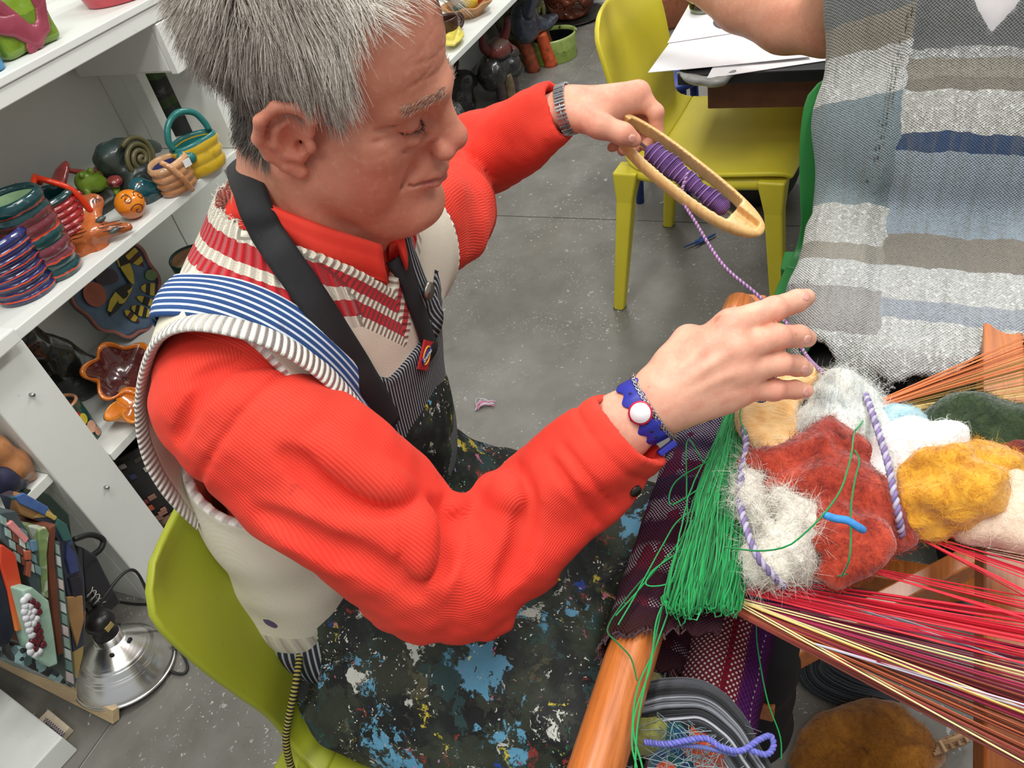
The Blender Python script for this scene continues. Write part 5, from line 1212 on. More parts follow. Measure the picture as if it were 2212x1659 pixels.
# ---- things at the near end of the roll
def bundle(name, label, path, width, n, rgbs, r, cat='wool', lift=.012, seed=0):
    rs = np.random.RandomState(seed); B = spline([np.r_[PZ(x, y, z), w] for x, y, z, w in path], 40); T, N, Bn = frames(B[:, :3]); cs = []; shd = []
    Sd = np.cross(T, BACK); Sd /= np.linalg.norm(Sd, axis=1)[:, None]; Up = np.cross(Sd, T)
    for i in range(n):
        u = rs.uniform(-1, 1); h_ = rs.uniform(0, 1) * math.sqrt(1 - u * u); ph = 2 * u; wv = rs.uniform(.05, .12); shd.append(np.clip(.42 + .36 * math.sin(u * 11 + 1) + .2 * math.sin(u * 27) + rs.normal() * .10 + .25 * (u > .75), 0, 1))
        cs.append(B[:, :3] + Sd * (B[:, 3] * (u + wv * np.sin(np.linspace(0, 5, 40) + ph)))[:, None] + Up * (h_ * lift))
    o = yarns(name, cs, r, yarn_mat(name + str(seed) + '_fibre', *rgbs, rough=.5), None, 4, label, cat, shades=shd); o['kind'] = 'stuff'; return o
bundle('wool_roving', 'black and silver grey combed roving draped over the plaid cloth roll', [(1396, 1540, .650, .026), (1450, 1528, .660, .027), (1510, 1532, .664, .027), (1562, 1575, .658, .025), (1602, 1635, .648, .021), (1650, 1700, .640, .016)], 0, 620, [(22, 22, 25), (40, 41, 45), (70, 72, 78), (130, 133, 140), (196, 198, 204)], .0010, lift=.02, seed=3)
wool('wool_tuft', 'olive yellow wool tuft between the beam and the grey roving', [[(1410, 1480, .65, 16), (1395, 1540, .645, 20), (1400, 1580, .645, 28), (1430, 1575, .648, 24)]], [(104, 104, 50), (134, 134, 70), (154, 152, 92)], h=.0034, amp=.004, sc=60, fuzz=900)
wool('wool_tuft', 'orange red crochet scrap under the periwinkle yarn loop', [[(1490, 1570, .650, 20), (1510, 1600, .648, 26), (1545, 1625, .646, 22)], [(1520, 1580, .65, 22)]], [(150, 50, 24), (190, 72, 36), (206, 90, 50)], h=.0034, amp=.006, sc=110, fuzz=300, fl=.006)
wool('wool_tuft', 'teal green fabric scrap beside the orange crochet', [[(1440, 1590, .64, 16), (1470, 1580, .645, 20), (1480, 1630, .64, 24), (1440, 1650, .636, 20)], [(1500, 1650, .64, 22), (1560, 1655, .636, 18)]], [(10, 52, 46), (20, 84, 78), (26, 60, 110), (84, 30, 74)], h=.0036, amp=.006, sc=90, fuzz=500, fl=.008)
wool('wool_tuft', 'bright orange wool ball at the bottom edge, by the beam', [[(1440, 1672, .65, 28)]], [(206, 66, 22), (226, 84, 34)], h=.0034, amp=.002, sc=60, fuzz=400, fl=.006)
sp = []
for i in range(70):
    a = A(rnd.uniform(1420, 1570), rnd.uniform(1570, 1665)); sp.append(zline([(*a, .668), (*(a + A(rnd.gauss(0, 25), rnd.gauss(0, 22))), .674), (*(a + A(rnd.gauss(0, 50), rnd.gauss(0, 30))), .668)], n=9))
o = yarns('tinsel_threads', sp, .0004, yarn_mat('silver_tinsel', (80, 96, 100), (170, 180, 184), (90, 140, 150), rough=.3), None, 3, 'tangle of fine silver tinsel threads over the teal scrap', 'thread'); o['kind'] = 'stuff'
cord2 = thing('yarn_loop', 'periwinkle blue twisted yarn ending in a loop, lying over the roving', 'yarn', PZ(1530, 1610, .69))
twist([PZ(1392, 1603, .675), PZ(1440, 1607, .69), PZ(1480, 1600, .695), PZ(1525, 1595, .70), PZ(1560, 1615, .70), PZ(1600, 1622, .69), PZ(1640, 1598, .685), PZ(1664, 1590, .68), PZ(1671, 1612, .678), PZ(1655, 1630, .68), PZ(1620, 1620, .685)], .0013, .0017, 24, 300, [M_BLU, plain('blue_violet_yarn', (120, 116, 200), .8)], cord2, 'strand')
twist([PZ(1440, 1610, .68), PZ(1500, 1612, .69), PZ(1545, 1620, .695), PZ(1590, 1630, .688)], .0010, .0014, 14, 120, [plain('grey_blue_yarn', (104, 112, 150), .8), M_BLU], cord2, 'strand')
# ---- on the floor under the loom
wool('wool_tuft', 'mustard brown wool mat on the floor under the warp', [[(1745, 1640, .03, 30), (1800, 1615, .04, 40), (1880, 1590, .045, 50), (1930, 1570, .045, 40), (1980, 1610, .035, 30), (2020, 1630, .02, 16)], [(1850, 1650, .03, 50), (1950, 1650, .03, 36)], [(1760, 1690, .03, 30), (1850, 1700, .03, 40)]], [(104, 60, 8), (140, 86, 16), (166, 108, 30)], h=.006, amp=.010, sc=26, fuzz=1800, fl=.016, flat=2.4)
o = bundle('wool_roving', 'charcoal yarn strands curled on the floor under the rust warp', [(1745, 1420, .02, .03), (1765, 1460, .02, .03), (1820, 1490, .02, .03), (1890, 1510, .02, .025), (1940, 1525, .02, .02)], 0, 120, [(30, 34, 38), (56, 62, 68), (84, 90, 96)], .0016, lift=.02, seed=5)
sp = [zline([(2022 + 3 * i, 1618 - 6 * i, .05), (2060 + 3 * i, 1604 - 6 * i, .055 + .01 * math.sin(i)), (2095 + 4 * i, 1588 - 8 * i, .05)], n=12) for i in range(-2, 4)] + [zline([(2030 + 16 * i, 1600 - 7 * i, .06), (2044 + 16 * i, 1625 - 7 * i, .06)], n=5) for i in range(5)]
o = yarns('raffia_braid', sp, .003, yarn_mat('raffia', (150, 116, 84), (182, 148, 112)), None, 5, 'small flat plait of tan raffia on the floor beside the mustard wool', 'raffia')
S = SDF(PZ(1670, 1440, .30) - .22, PZ(1670, 1440, .30) + .22, .007); q = PZ(1655, 1430, .30)
S.ell(q, (.075, .05, .11), None, .03); S.ell(q + A(.05, .02, .06), (.06, .05, .08), None, .04); S.ell(q + A(-.02, .02, -.14), (.07, .06, .12), None, .04); S.noise(.008, 22, 5); v, q2 = S.mesh(1)
bag = obj('cloth_bag', v, q2, plain('black_cotton', (16, 16, 18), .85, .2, 30, .2)); tag(bag, 'black cotton bag slung behind the plaid cloth roll', 'bag')
# ================================================================== shuttle
sh_t = thing('weaving_shuttle', 'pale wooden boat shuttle with a bobbin of purple yarn, in the raised hand', 'shuttle', P(1480, 400, 1.06))
a0, a1 = P(1318, 258, 1.075), P(1642, 512, 1.045); ax = unit(a1 - a0); Ls = np.linalg.norm(a1 - a0)
wd_ = unit(np.cross(ax, BACK * .8 + UPV * .3)); up_ = np.cross(wd_, ax)
if up_ @ BACK < 0: up_ = -up_
S = SDF(np.minimum(a0, a1) - .05, np.maximum(a0, a1) + .05, .0019); c_ = (a0 + a1) / 2; RR = np.stack([ax, wd_, up_], 1)
x, y, z = S.grid(); q = [(x - c_[0]) * RR[0, i] + (y - c_[1]) * RR[1, i] + (z - c_[2]) * RR[2, i] for i in range(3)]
tt = np.clip(np.abs(q[0]) / (Ls / 2), 0, 1); hw_ = .0315 * np.sqrt(np.clip(1 - tt ** 2.6, 0, 1)) + .001; zc = .010 * tt ** 3; hh_ = .0135 * np.sqrt(np.clip(1 - tt ** 4, 0, 1)) + .001
d_ = np.maximum(np.abs(q[0]) - Ls / 2, (np.sqrt((np.abs(q[1]) / hw_) ** 3 + (np.abs(q[2] - zc) / hh_) ** 3 + 1e-9) - 1) * np.minimum(hw_, hh_) * .7)
slot = np.maximum.reduce([np.abs(q[0] + .012) - (Ls * .36), np.abs(q[1]) - np.clip(hw_ - .0085, .002, 1)]); ramp_ = np.maximum.reduce([np.abs(q[0]) - Ls * .455, np.abs(q[1]) - .007 + 0 * q[0], .004 - q[2]])
S.f = np.maximum(np.maximum(d_, -slot), -ramp_).astype(np.float32); v, f = S.mesh(1)
obj('shuttle_body', v, f, wood('pale_maple', (206, 160, 96), (232, 192, 128), (30, 30, 3), .4), sh_t)
b0 = c_ - ax * Ls * .25; b1 = c_ + ax * Ls * .285
V, F = tube([b0 - ax * .02, b1 + ax * .035], .0022, 10); obj('spindle', V, F, plain('steel_rod', (150, 148, 150), .3, metal=.9), sh_t)
tb = np.linspace(0, 1, 60); rb_ = .0125 + .0012 * np.sin(tb * 26) + .002 * np.sin(tb * 7); rb_[:4] *= np.linspace(.4, 1, 4); rb_[-4:] *= np.linspace(1, .4, 4)
Cb = b0 + (b1 - b0) * tb[:, None]; V, F = tube(Cb, rb_, 20)
t = NT('purple_bobbin_yarn', .75, .2); wv = t.math('SINE', t.math('MULTIPLY', t.attr('along')['Fac'], 420)); t.color(t.mix(t.ramp(t.noise(40, 3), [(.3, srgb(92, 62, 112)), (.55, srgb(136, 96, 160)), (.75, srgb(112, 110, 160))]), srgb(64, 44, 88), t.math('MULTIPLY', t.step(wv, -.3, -.9), .6))); t.bump(wv, .8, .002)
bb = obj('bobbin', V, F, t.m, sh_t, attrs={'along': np.repeat(tb, 20)})
wind = []
for i in range(14):
    k0 = int(4 + i * 3.6); C = Cb[k0] + (np.cos(np.linspace(0, 6.28, 26))[:, None] * wd_ + np.sin(np.linspace(0, 6.28, 26))[:, None] * up_) * (rb_[k0] + .0006) + ax * np.linspace(-.003, .003, 26)[:, None]; wind.append(C)
yarns('winding', wind, .0011, yarn_mat('lilac_wind', (112, 76, 136), (158, 120, 182)), bb, 5)
yt = [Cb[28] + up_ * .012 - wd_ * .0, P(1474, 410, 1.05), P(1478, 440, 1.05), P(1500, 476, 1.04), P(1560, 570, 1.01), P(1635, 636, .985), P(1700, 700, .965), P(1742, 768, .945), PZ(1772, 800, .80), PZ(1790, 818, .79)]
twist(yt, .0011, .0014, 70, 420, [plain('plum_yarn', (134, 84, 128), .8), plain('mauve_yarn', (176, 150, 190), .8)], sh_t, 'weft_yarn')
# ================================================================== the seated woman
wm = thing('person', 'seated person in a pale patchwork handwoven tunic, head out of view', 'person', (1.38, -.15, 0))
def wbody(S, off, k=.06):
    S.ell(A(1.500, -.165, .93), A(.105, .185, .17) + off, None, k); S.ell(A(1.450, -.155, .72), A(.150, .200, .15) + off, None, k); S.ell(A(1.42, -.155, .56), A(.17, .205, .11) + off, None, k)
    S.chain([A(1.53, .00, 1.03), A(1.53, -.33, 1.03)], A(.062, .062) + off, .05)
    return S
S = SDF((.95, -.46, -.005), (2.05, .62, 1.40), .0075); wbody(S, 0)
for y0, y1 in ((-.06, -.03), (-.26, -.27)):
    S.chain([A(1.40, y0, .545), A(1.02, y1, .515), A(1.06, y1 - .01, .10)], [.078, .046, .036], .03); S.cone(A(1.10, y1, .05), A(.98, y1, .035), .036, .03, .02)
S.chain([A(1.53, .02, 1.02), P(1790, 48, 1.50), P(1700, 42, 1.56), P(1600, 8, 1.64), P(1500, -48, 1.74), P(1440, -70, 1.80)], [.055, .060, .062, .054, .042, .028], .02)
h0 = P(1440, -70, 1.80); S.ell(h0 + A(.02, .05, -.01), (.045, .045, .018), None, .02)
for i in range(4): S.chain([h0 + A(.0 + i * .018, .08, -.008), h0 + A(.0 + i * .02, .13, -.012), h0 + A(i * .02, .155, -.022)], [.010, .009, .008], .006)
S.chain([h0 + A(-.02, .03, -.01), h0 + A(-.05, .07, -.018)], [.012, .009], .01)
S.chain([A(1.53, -.33, 1.02), A(1.48, -.40, .80), A(1.28, -.40, .66)], [.055, .045, .034], .02); S.ell(A(1.22, -.39, .655), (.05, .04, .02), None, .02)
S.chain([A(1.53, -.165, 1.03), A(1.515, -.165, 1.13)], [.055, .052], .03)
S.ell(A(1.50, -.165, 1.235), (.092, .074, .108), None, .02); S.ell(A(1.405, -.165, 1.225), (.018, .014, .022), None, .012); S.ell(A(1.43, -.165, 1.165), (.03, .035, .03), None, .02)
v, q = S.mesh(1); obj('body', v, q, M_SKIN, wm, cols={'tint': np.tile(lin(206, 148, 120), (len(v), 1))})
S = SDF((1.38, -.28, 1.06), (1.66, -.05, 1.38), .006); S.ell(A(1.525, -.165, 1.255), (.095, .085, .108), None, .02); S.box(A(1.40, -.165, 1.17), np.eye(3), A(.07, .12, .10), .02, .02, 's'); S.noise(.004, 60, 3); v, q = S.mesh(); obj('hair', v, q, plain('dark_hair', (60, 46, 38), .6), wm)
S = SDF((.88, -.44, .02), (1.66, .14, .72), .006)
for y0, y1 in ((-.06, -.03), (-.26, -.27)): S.chain([A(1.40, y0, .545), A(1.01, y1, .512), A(1.06, y1 - .01, .08)], [.095, .068, .058], .03)
S.ell(A(1.42, -.155, .55), (.18, .215, .12), None, .05); S.noise(.004, 30, 6); v, q = S.mesh(); obj('trousers', v, q, plain('black_trousers', (17, 17, 20), .8, .15, 40, .2), wm)
for y1 in (-.04, -.28):
    S = SDF(A(.92, y1 - .06, -.002), A(1.18, y1 + .06, .12), .006); S.chain([A(1.12, y1, .04), A(1.04, y1, .045), A(.965, y1, .03)], [.042, .042, .034], .02); v, q = S.mesh(); obj('shoe', v, q, plain('dark_shoe', (40, 38, 38), .5), wm)
S = SDF((1.36, -.34, .80), (1.66, .02, 1.09), .006); wbody(S, .001); v, q = S.mesh(); obj('shirt', v, q, plain('white_cotton_shirt', (236, 232, 232), .8, .06, 20, .1), wm)
# the tunic: body shell, then a skirt draped over the lap
S = SDF((.86, -.54, .42), (1.72, .24, 1.12), .0052); wbody(S, .016, .05)
S.chain([A(1.52, .00, 1.00), A(1.53, .025, .92), A(1.47, .025, .74), A(1.38, .02, .62)], [.045, .045, .045, .05], .05)       # loose right side
for y0, y1 in ((-.05, -.035), (-.16, -.15), (-.29, -.30)): S.chain([A(1.42, y0, .555), A(1.06, y1, .550)], [.085, .080], .05)
S.box(A(1.17, -.16, .575), np.eye(3), A(.16, .17, .045), .03, .05)
S.chain([A(1.06, .03, .570), A(1.0, -.03, .560), A(.975, -.09, .556), A(.985, -.17, .556), A(1.02, -.26, .55), A(1.06, -.33, .54)], [.032, .045, .048, .048, .048, .045], .05)
S.chain([A(1.30, .035, .60), A(1.16, .045, .565), A(1.09, .05, .535)], [.045, .038, .024], .05)
S.chain([A(1.13, .0, .575), A(1.065, -.05, .545), A(1.04, -.10, .53)], [.055, .05, .045], .05); S.chain([A(1.10, -.12, .575), A(1.05, -.20, .56)], [.06, .055], .05); S.chain([A(1.08, -.30, .56), A(1.12, -.36, .52)], [.06, .05], .05)
x, y, z = S.grid()
fold = .010 * np.sin(y * 46 + 2.0 + 4 * x) * np.clip((.78 - z) / .2, 0, 1) + .006 * np.sin(y * 30 + z * 22) * np.clip((1.35 - x) / .2, 0, 1) + .005 * np.sin(y * 75 - x * 30) * np.clip((.62 - z) / .1, 0, 1)
ridge = .014 * np.exp(-((y - (-.045 - .10 * (z - .8))) / .012) ** 2) * np.clip((z - .60) / .1, 0, 1)
S.f -= (fold + ridge).astype(np.float32)
vneck = .83 * np.abs(y + .165) + .55 * (.912 - z) + 0 * x; vneck = np.where(x < 1.52, vneck, 9)
sleeve_hole = 0
hem = (np.interp(y, [-.35, -.241, -.182, -.124, -.08, -.064, -.033, 0, .034, .074, .2], [1.06, 1.005, .971, .939, .932, .939, .953, .971, .991, 1.049, 1.16]) + .005 * np.sin(y * 90)) - x + 0 * z - .5 * np.clip(.59 - z, 0, .1)
hemz = .485 + .02 * np.sin(x * 24 + y * 20) - z
S.f = mx_([S.f, -(S.f + .010), -vneck.astype(np.float32), hem.astype(np.float32), hemz.astype(np.float32), (.535 - z) * (1 + 0 * x + 0 * y) - 9.0 * np.clip(1.36 - x, 0, 1)])
wv, wq = S.mesh(1)
wu = wv[:, 1]; wvv = wv[:, 2] + .8 * (wv[:, 0] - 1.40)
def tunic_mat():
    t = NT('patchwork_handweave', .9, .1); u, v = t.attr('u')['Fac'], t.attr('v')['Fac']
    vec = t.n('CombineXYZ', X=u, Y=v).outputs[0]; wob = t.math('MULTIPLY', t.math('SUBTRACT', t.noise(30, 3, .5, vec), .5), .022)
    uu = t.math('ADD', u, wob); vv2 = t.math('ADD', v, t.math('ADD', wob, t.math('MULTIPLY', u, TUN_SL)))
    lo, hi = .10, 1.10
    def col_ramp(stops): return t.ramp(t.math('DIVIDE', t.math('SUBTRACT', vv2, lo), hi - lo), [(max(0, (p - lo) / (hi - lo)), srgb(*c)) for p, c in stops], 'CONSTANT')
    c0 = col_ramp(TUN_L); c1 = col_ramp(TUN_F); col = t.mix(c1, c0, t.math('GREATER_THAN', uu, TUN_U))
    # thicker slubby weave on the pale patches, fine tabby elsewhere
    a = t.math('SINE', t.math('MULTIPLY', u, 2 * math.pi / .0052)); b = t.math('SINE', t.math('MULTIPLY', v, 2 * math.pi / .0052)); w = t.math('MULTIPLY', a, b)
    slub = t.noise(150, 4, .7, t.coord()); pale = t.math('GREATER_THAN', t.n('RGBToBW', Color=col).outputs[0], .52)
    warp = t.step(t.noise(10, 3, .6, t.coord(scale=(1, 9, .6))), .45, .7)
    col = t.mix(col, t.mix(col, srgb(128, 130, 116), .7), t.math('MULTIPLY', warp, .55))
    col = t.mix(col, t.mix(col, srgb(70, 72, 74), .5), t.math('MULTIPLY', t.step(w, -.1, -.6), .55))
    col = t.mix(col, srgb(240, 242, 240), t.math('MULTIPLY', t.math('MULTIPLY', t.step(slub, .52, .60), pale), .8))
    t.color(col); t.bump(w, .8, .0025); t.bump(slub, .6, .004); t.set(Sheen_Weight=.25); return t.m
WH, BO, GR, TA, TE, NA, LB, BR_, PA = (214, 216, 212), (206, 206, 198), (134, 138, 138), (168, 162, 148), (138, 156, 162), (58, 84, 124), (164, 180, 192), (146, 138, 126), (198, 196, 194)
TUN_U, TUN_SL = -.058, -.06
TUN_L = [(.0, WH), (.30, (178, 174, 172)), (.39, WH), (.45, TA), (.49, BO), (.583, TE), (.80, WH), (.90, TA), (.955, GR)]
TUN_F = [(.0, WH), (.22, PA), (.28, WH), (.34, (176, 184, 194)), (.38, WH), (.45, BR_), (.525, LB), (.685, NA), (.72, BO), (.80, BR_), (.83, TA), (.862, (190, 192, 190)), (.885, GR)]
TUN_PLACE = None
obj('tunic', wv, wq, tunic_mat(), wm, attrs={'u': wu, 'v': wvv})
trW = bvh(wv, wq)
pk = nr.choice(np.nonzero((wv[:, 0] < 1.08))[0], 900); wn2 = vnormals(wv, wq)
fz = strands('loose_fibres', wv[pk], wn2[pk] * .7 + nr.normal(size=(900, 3)) * .5, nr.uniform(.003, .009, 900), .00022, plain('pale_fibre', (226, 228, 226), .9), wm, nr.normal(size=(900, 3)) * .8, 3, .3, None, 9); fz['kind'] = 'stuff'
# ================================================================== table with papers
tb = thing('work_table', 'black-topped work table covered with drawings, behind the woman', 'table', (2.2, -.1, 0))
def bxt(name, lo, hi, m, parent, w=.003): o = obj(name, *box(lo, hi), m, parent=parent, smooth=False); return bevel(o, w, 2)
M_BLACKT = plain('black_laminate', (30, 31, 34), .4); bxt('tabletop', (1.765, -.75, .685), (2.75, .395, .712), M_BLACKT, tb)
bxt('apron_rail', (1.83, -.70, .60), (2.70, .34, .6845), plain('brown_table_rail', (104, 62, 36), .5), tb)
for x_, y_ in ((1.86, -.66), (2.66, -.66), (2.66, .30), (1.90, -.20)): bxt('leg', (x_ - .02, y_ - .02, 0), (x_ + .02, y_ + .02, .599), M_BLACKT, tb)
M_PAPER = plain('drawing_paper', (238, 238, 240), .85, .04, 8)
def sheet(pix, z, label, group=None, th=.0012, m=M_PAPER):
    c = [PZ(x, y, z) for x, y in pix]; n = 14; V = []
    for s in (0, 1):
        for i in range(n):
            for j in range(n):
                a, b = i / (n - 1), j / (n - 1); p = (c[0] * (1 - a) + c[1] * a) * (1 - b) + (c[3] * (1 - a) + c[2] * a) * b
                V.append(p + A(0, 0, .0012 * math.sin(p[0] * 21 + p[1] * 13 + z * 900) * .5 - s * th))
    k = n * n; F = [(i * n + j, (i + 1) * n + j, (i + 1) * n + j + 1, i * n + j + 1) for i in range(n - 1) for j in range(n - 1)]
    F += [tuple(x + k for x in f)[::-1] for f in F]
    for i in range(n - 1):
        for a, b in (((i) * n, (i + 1) * n), (i * n + n - 1, (i + 1) * n + n - 1), (i, i + 1), ((n - 1) * n + i, (n - 1) * n + i + 1)): F.append((a, b, b + k, a + k))
    o = obj('paper_sheet', V, F, m); bm = bmesh.new(); bm.from_mesh(o.data); bmesh.ops.recalc_face_normals(bm, faces=bm.faces[:]); bm.to_mesh(o.data); bm.free()
    o.data.polygons.foreach_set('use_smooth', np.zeros(len(o.data.polygons), bool)); return tag(o, label, 'paper', group)
sheet([(1527, 168), (1570, 90), (1810, 70), (1800, 128)], .7145, 'white paper sheet jutting lowest over the table edge')
sheet([(1478, 150), (1540, 40), (1760, 30), (1765, 118)], .7170, 'white paper sheet between the overhanging corner and the lowest sheet')
sheet([(1400, 156), (1463, 70), (1700, 45), (1752, 122)], .7200, 'large white paper sheet with its corner hanging over the yellow chair')
sheet([(1442, 92), (1510, -30), (1700, -40), (1640, 62)], .7230, 'white paper sheet with a red and black drawing')
def flat(pix, z, rgb, name, parent, n=28):
    (x0, y0), rx, ry, rot = pix; V = [PZ(x0, y0, z)] + [PZ(x0 + rx * math.cos(a) * math.cos(rot) - ry * math.sin(a) * math.sin(rot), y0 + rx * math.cos(a) * math.sin(rot) + ry * math.sin(a) * math.cos(rot), z) for a in np.linspace(0, 2 * np.pi, n, endpoint=False)]
    return obj(name, V, [(0, 1 + i, 1 + (i + 1) % n) for i in range(n)], plain('ink_' + name + str(rgb[0]), rgb, .6), parent, smooth=False)
dr = [o for o in COL.objects if o.get('label') == 'white paper sheet with a red and black drawing'][0]
flat(((1574, 46), 34, 16, -.1), .7242, (70, 60, 66), 'drawn_ring', dr); flat(((1578, 44), 26, 11, -.1), .7247, (214, 150, 140), 'drawn_ring', dr); flat(((1588, 43), 18, 8, -.1), .7252, (210, 44, 40), 'drawn_disc', dr)
s2 = sheet([(1598, 70), (1600, 48), (1700, 40), (1712, 64)], .7262, 'small grey pencil drawing lying on the white papers', m=plain('grey_drawing', (150, 150, 156), .8, .2, 60))
S = SDF(PZ(1515, 168, .70) - .14, PZ(1515, 168, .70) + .14, .005); S.chain([PZ(1468, 158, .708), PZ(1500, 172, .70), PZ(1550, 176, .70), PZ(1580, 160, .708)], [.010, .022, .022, .012], .02, nrm=A(.5, 0, 1), fl=2.2); S.noise(.003, 40, 3); v, q = S.mesh(1)
tag(obj('plastic_bag', v, q, plain('grey_plastic', (150, 150, 146), .4)), 'crumpled grey plastic bag hanging under the paper edge', 'bag')
jar = thing('glass_jar', 'small clear jar of yellow green paint standing on the papers', 'jar', PZ(1520, 22, .7235)); jc = PZ(1520, 22, .7235)
V, F = lathe([(.0, .002), (.034, .002), (.036, .012), (.038, .075), (.041, .078), (.041, .072), (.035, .012), (.0, .008)], 28, jc)
g_ = NT('clear_glass', .05, .5); g_.set(Transmission_Weight=1.0, IOR=1.45); obj('glass', V, F, g_.m, jar); V, F = lathe([(.0, .0085), (.033, .0085), (.034, .03), (.0, .03)], 24, jc); obj('paint', V, F, plain('olive_paint', (150, 158, 60), .5), jar)
fo0 = PZ(1383, 437, 0); st_ = thing('stool', 'blue painted stool on the floor beyond the yellow chair, one leg showing', 'stool', fo0 + A(.10, -.085, 0)); M_BLUEP = plain('blue_paint', (44, 66, 150), .45)
for dx, dy in ((0, 0), (.20, 0), (.20, -.17), (.0, -.17)):
    V, F = tube([fo0 + A(dx, dy, 0), fo0 + A(dx + .012 * (1 - dx * 10), dy - .012 * (1 + dy * 12), .40)], .014, 12); obj('leg', V, F, M_BLUEP, st_)
V, F = lathe([(0, 0), (.13, 0), (.135, .006), (.135, .016), (.125, .022), (0, .022)], 32, fo0 + A(.10, -.085, .398)); obj('seat', V, F, M_BLUEP, st_)
tagp = obj('cloth_shoe', *box((0, 0, 0), (.01, .01, .01)), M_BLACKT); bpy.data.objects.remove(tagp)
c0 = PZ(1650, 425, 0); S = SDF(c0 - A(.22, .2, .01), c0 + A(.25, .22, .3), .007); S.ell(c0 + A(.02, 0, .10), (.14, .11, .12), None, .04); S.ell(c0 + A(.0, .06, .05), (.10, .07, .06), None, .03); S.noise(.006, 26, 4); S.put((0, 0, 0), (1, 1, .02), lambda x, y, z: (z - .002) + 0 * x + 0 * y, 0, 's'); v, q = S.mesh(1)
bp_ = obj('backpack', v, q, plain('black_nylon', (24, 24, 28), .6, .2, 40, .2)); tag(bp_, 'black bag on the floor under the table by the yellow chair', 'bag')
V, F = tube(spline([c0 + A(-.10, .0, .14), c0 + A(-.14, .0, .20), c0 + A(-.05, .0, .24), c0 + A(.0, .0, .21)], 20), .007, 8); obj('strap', V, F, plain('black_nylon', (24, 24, 28), .6), bp_)
# ================================================================== glazed pottery on the shelves
def glaze(name, stops, axis='z', rough=.18, wob=.25, streak=None, coat=.6, sc=14, interp='CONSTANT'):
    """glossy glaze; colour bands along the height attribute 'h' (0..1), wobbling like brushed glaze"""
    t = NT(name, rough, .5); n = t.math('MULTIPLY', t.math('SUBTRACT', t.noise(sc, 4, .6), .5), wob)
    k = t.math('ADD', t.attr('h')['Fac'], n); col = t.ramp(k, [(p, srgb(*c)) for p, c in stops], interp)
    v = t.noise(40, 4, .6); col = t.mix(col, (0, 0, 0, 1), t.math('MULTIPLY', t.step(v, .52, .75), .35)); col = t.mix(col, (1, 1, 1, 1), t.math('MULTIPLY', t.step(v, .40, .25), .12))
    if streak: col = t.mix(col, srgb(*streak[0]), t.step(t.noise(streak[1], 3, .6, t.coord(scale=streak[2])), streak[3], streak[3] + .04))
    t.color(col); t.bump(t.noise(60, 3), .25, .002); t.set(Coat_Weight=coat, Coat_Roughness=.08); return t.m
def pot(name, label, base, r0, r1, H, coils, mat, cat='pot', group=None, wall=.007, lip=.004, seed=0, belly=0.0, inner=None, k=40, squash=1.0, depth=.9, rz=0, lean=(0, 0)):
    rs = np.random.RandomState(seed); pr = [(0, 0)]; n = coils * 8 if coils else 24
    prof = lambda t: r0 + (r1 - r0) * t + belly * math.sin(math.pi * t)
    for i in range(n + 1):
        t = i / n; bump_ = (.0045 * abs(math.sin(math.pi * coils * t)) if coils else 0); pr.append((prof(t) + bump_, H * t + .0005))
    pr += [(prof(1) - wall * .4, H + lip), (prof(1) - wall, H)]
    for i in range(6): t = 1 - (i + 1) / 6 * depth; pr.append((prof(t) - wall, H * t + .003))
    pr.append((0, H * (1 - depth) + .003)); nin = 9
    hh = np.repeat(np.array([p[1] / H for p in pr]), k); m = len(pr)
    def fn(V):
        a = np.arctan2(V[:, 1], V[:, 0]); w = 1 + .018 * np.sin(2 * a + rs.rand() * 6) + .012 * np.sin(3 * a + V[:, 2] * 40)
        V[:, 0] *= w; V[:, 1] *= w * squash; V[:, 2] += .0016 * np.sin(a * 2 + rs.rand() * 6) * V[:, 2] / H
        V[:, 0] += lean[0] * V[:, 2]; V[:, 1] += lean[1] * V[:, 2]
        c, s = math.cos(rz), math.sin(rz); x = V[:, 0] * c - V[:, 1] * s; V[:, 1] = V[:, 0] * s + V[:, 1] * c; V[:, 0] = x; return V
    V, F = lathe(pr, k, (0, 0, 0), fn); fm = None; mats = [mat]
    if inner is not None:
        mats.append(inner); fm = [1 if (i // k) >= m - 1 - 6 and i < (m - 1) * k else 0 for i in range(len(F))]
    o = lobj(name, V, F, mats, None, attrs={'h': hh}, fmat=fm); o.location = tuple(map(float, base)); bm = bmesh.new(); bm.from_mesh(o.data); bmesh.ops.recalc_face_normals(bm, faces=bm.faces[:]); bm.to_mesh(o.data); bm.free()
    return tag(o, label, cat, group)
def loop_handle(parent, pts, r, mat, name='handle'):
    V, F = tube(spline(pts, 28), r, 10); n = len(V); z = V[:, 2]; return obj(name, V, F, mat, parent, attrs={'h': (z - z.min()) / (np.ptp(z) + 1e-6)})
def blob(name, label, cat, fn, lo, hi, h, mat, noise=(.002, 60), group=None, attrs=None, flat=None):
    S = SDF(lo, hi, h); fn(S)
    if noise: S.noise(*noise, len(label))
    if flat is not None: S.put(np.asarray(lo), np.asarray(hi), lambda x, y, z: (z - flat) + 0 * x + 0 * y, 0, 's')
    V, Q = S.mesh(1); zz = V[:, 2]; o = obj(name, V, Q, mat, attrs={'h': (zz - zz.min()) / (np.ptp(zz) + 1e-6), **({k: f(V) for k, f in (attrs or {}).items()})}); return tag(o, label, cat, group)
def blobpart(name, parent, fn, lo, hi, h, mat, noise=(.0015, 70)):
    S = SDF(lo, hi, h); fn(S)
    if noise: S.noise(*noise, 3)
    V, Q = S.mesh(1); zz = V[:, 2]; return obj(name, V, Q, mat, parent, attrs={'h': (zz - zz.min()) / (np.ptp(zz) + 1e-6)})
Z2, Z3, Z1 = .7225, .3885, 1.0812
b = PZ(70, 626, Z2) + A(-.005, .0, 0)
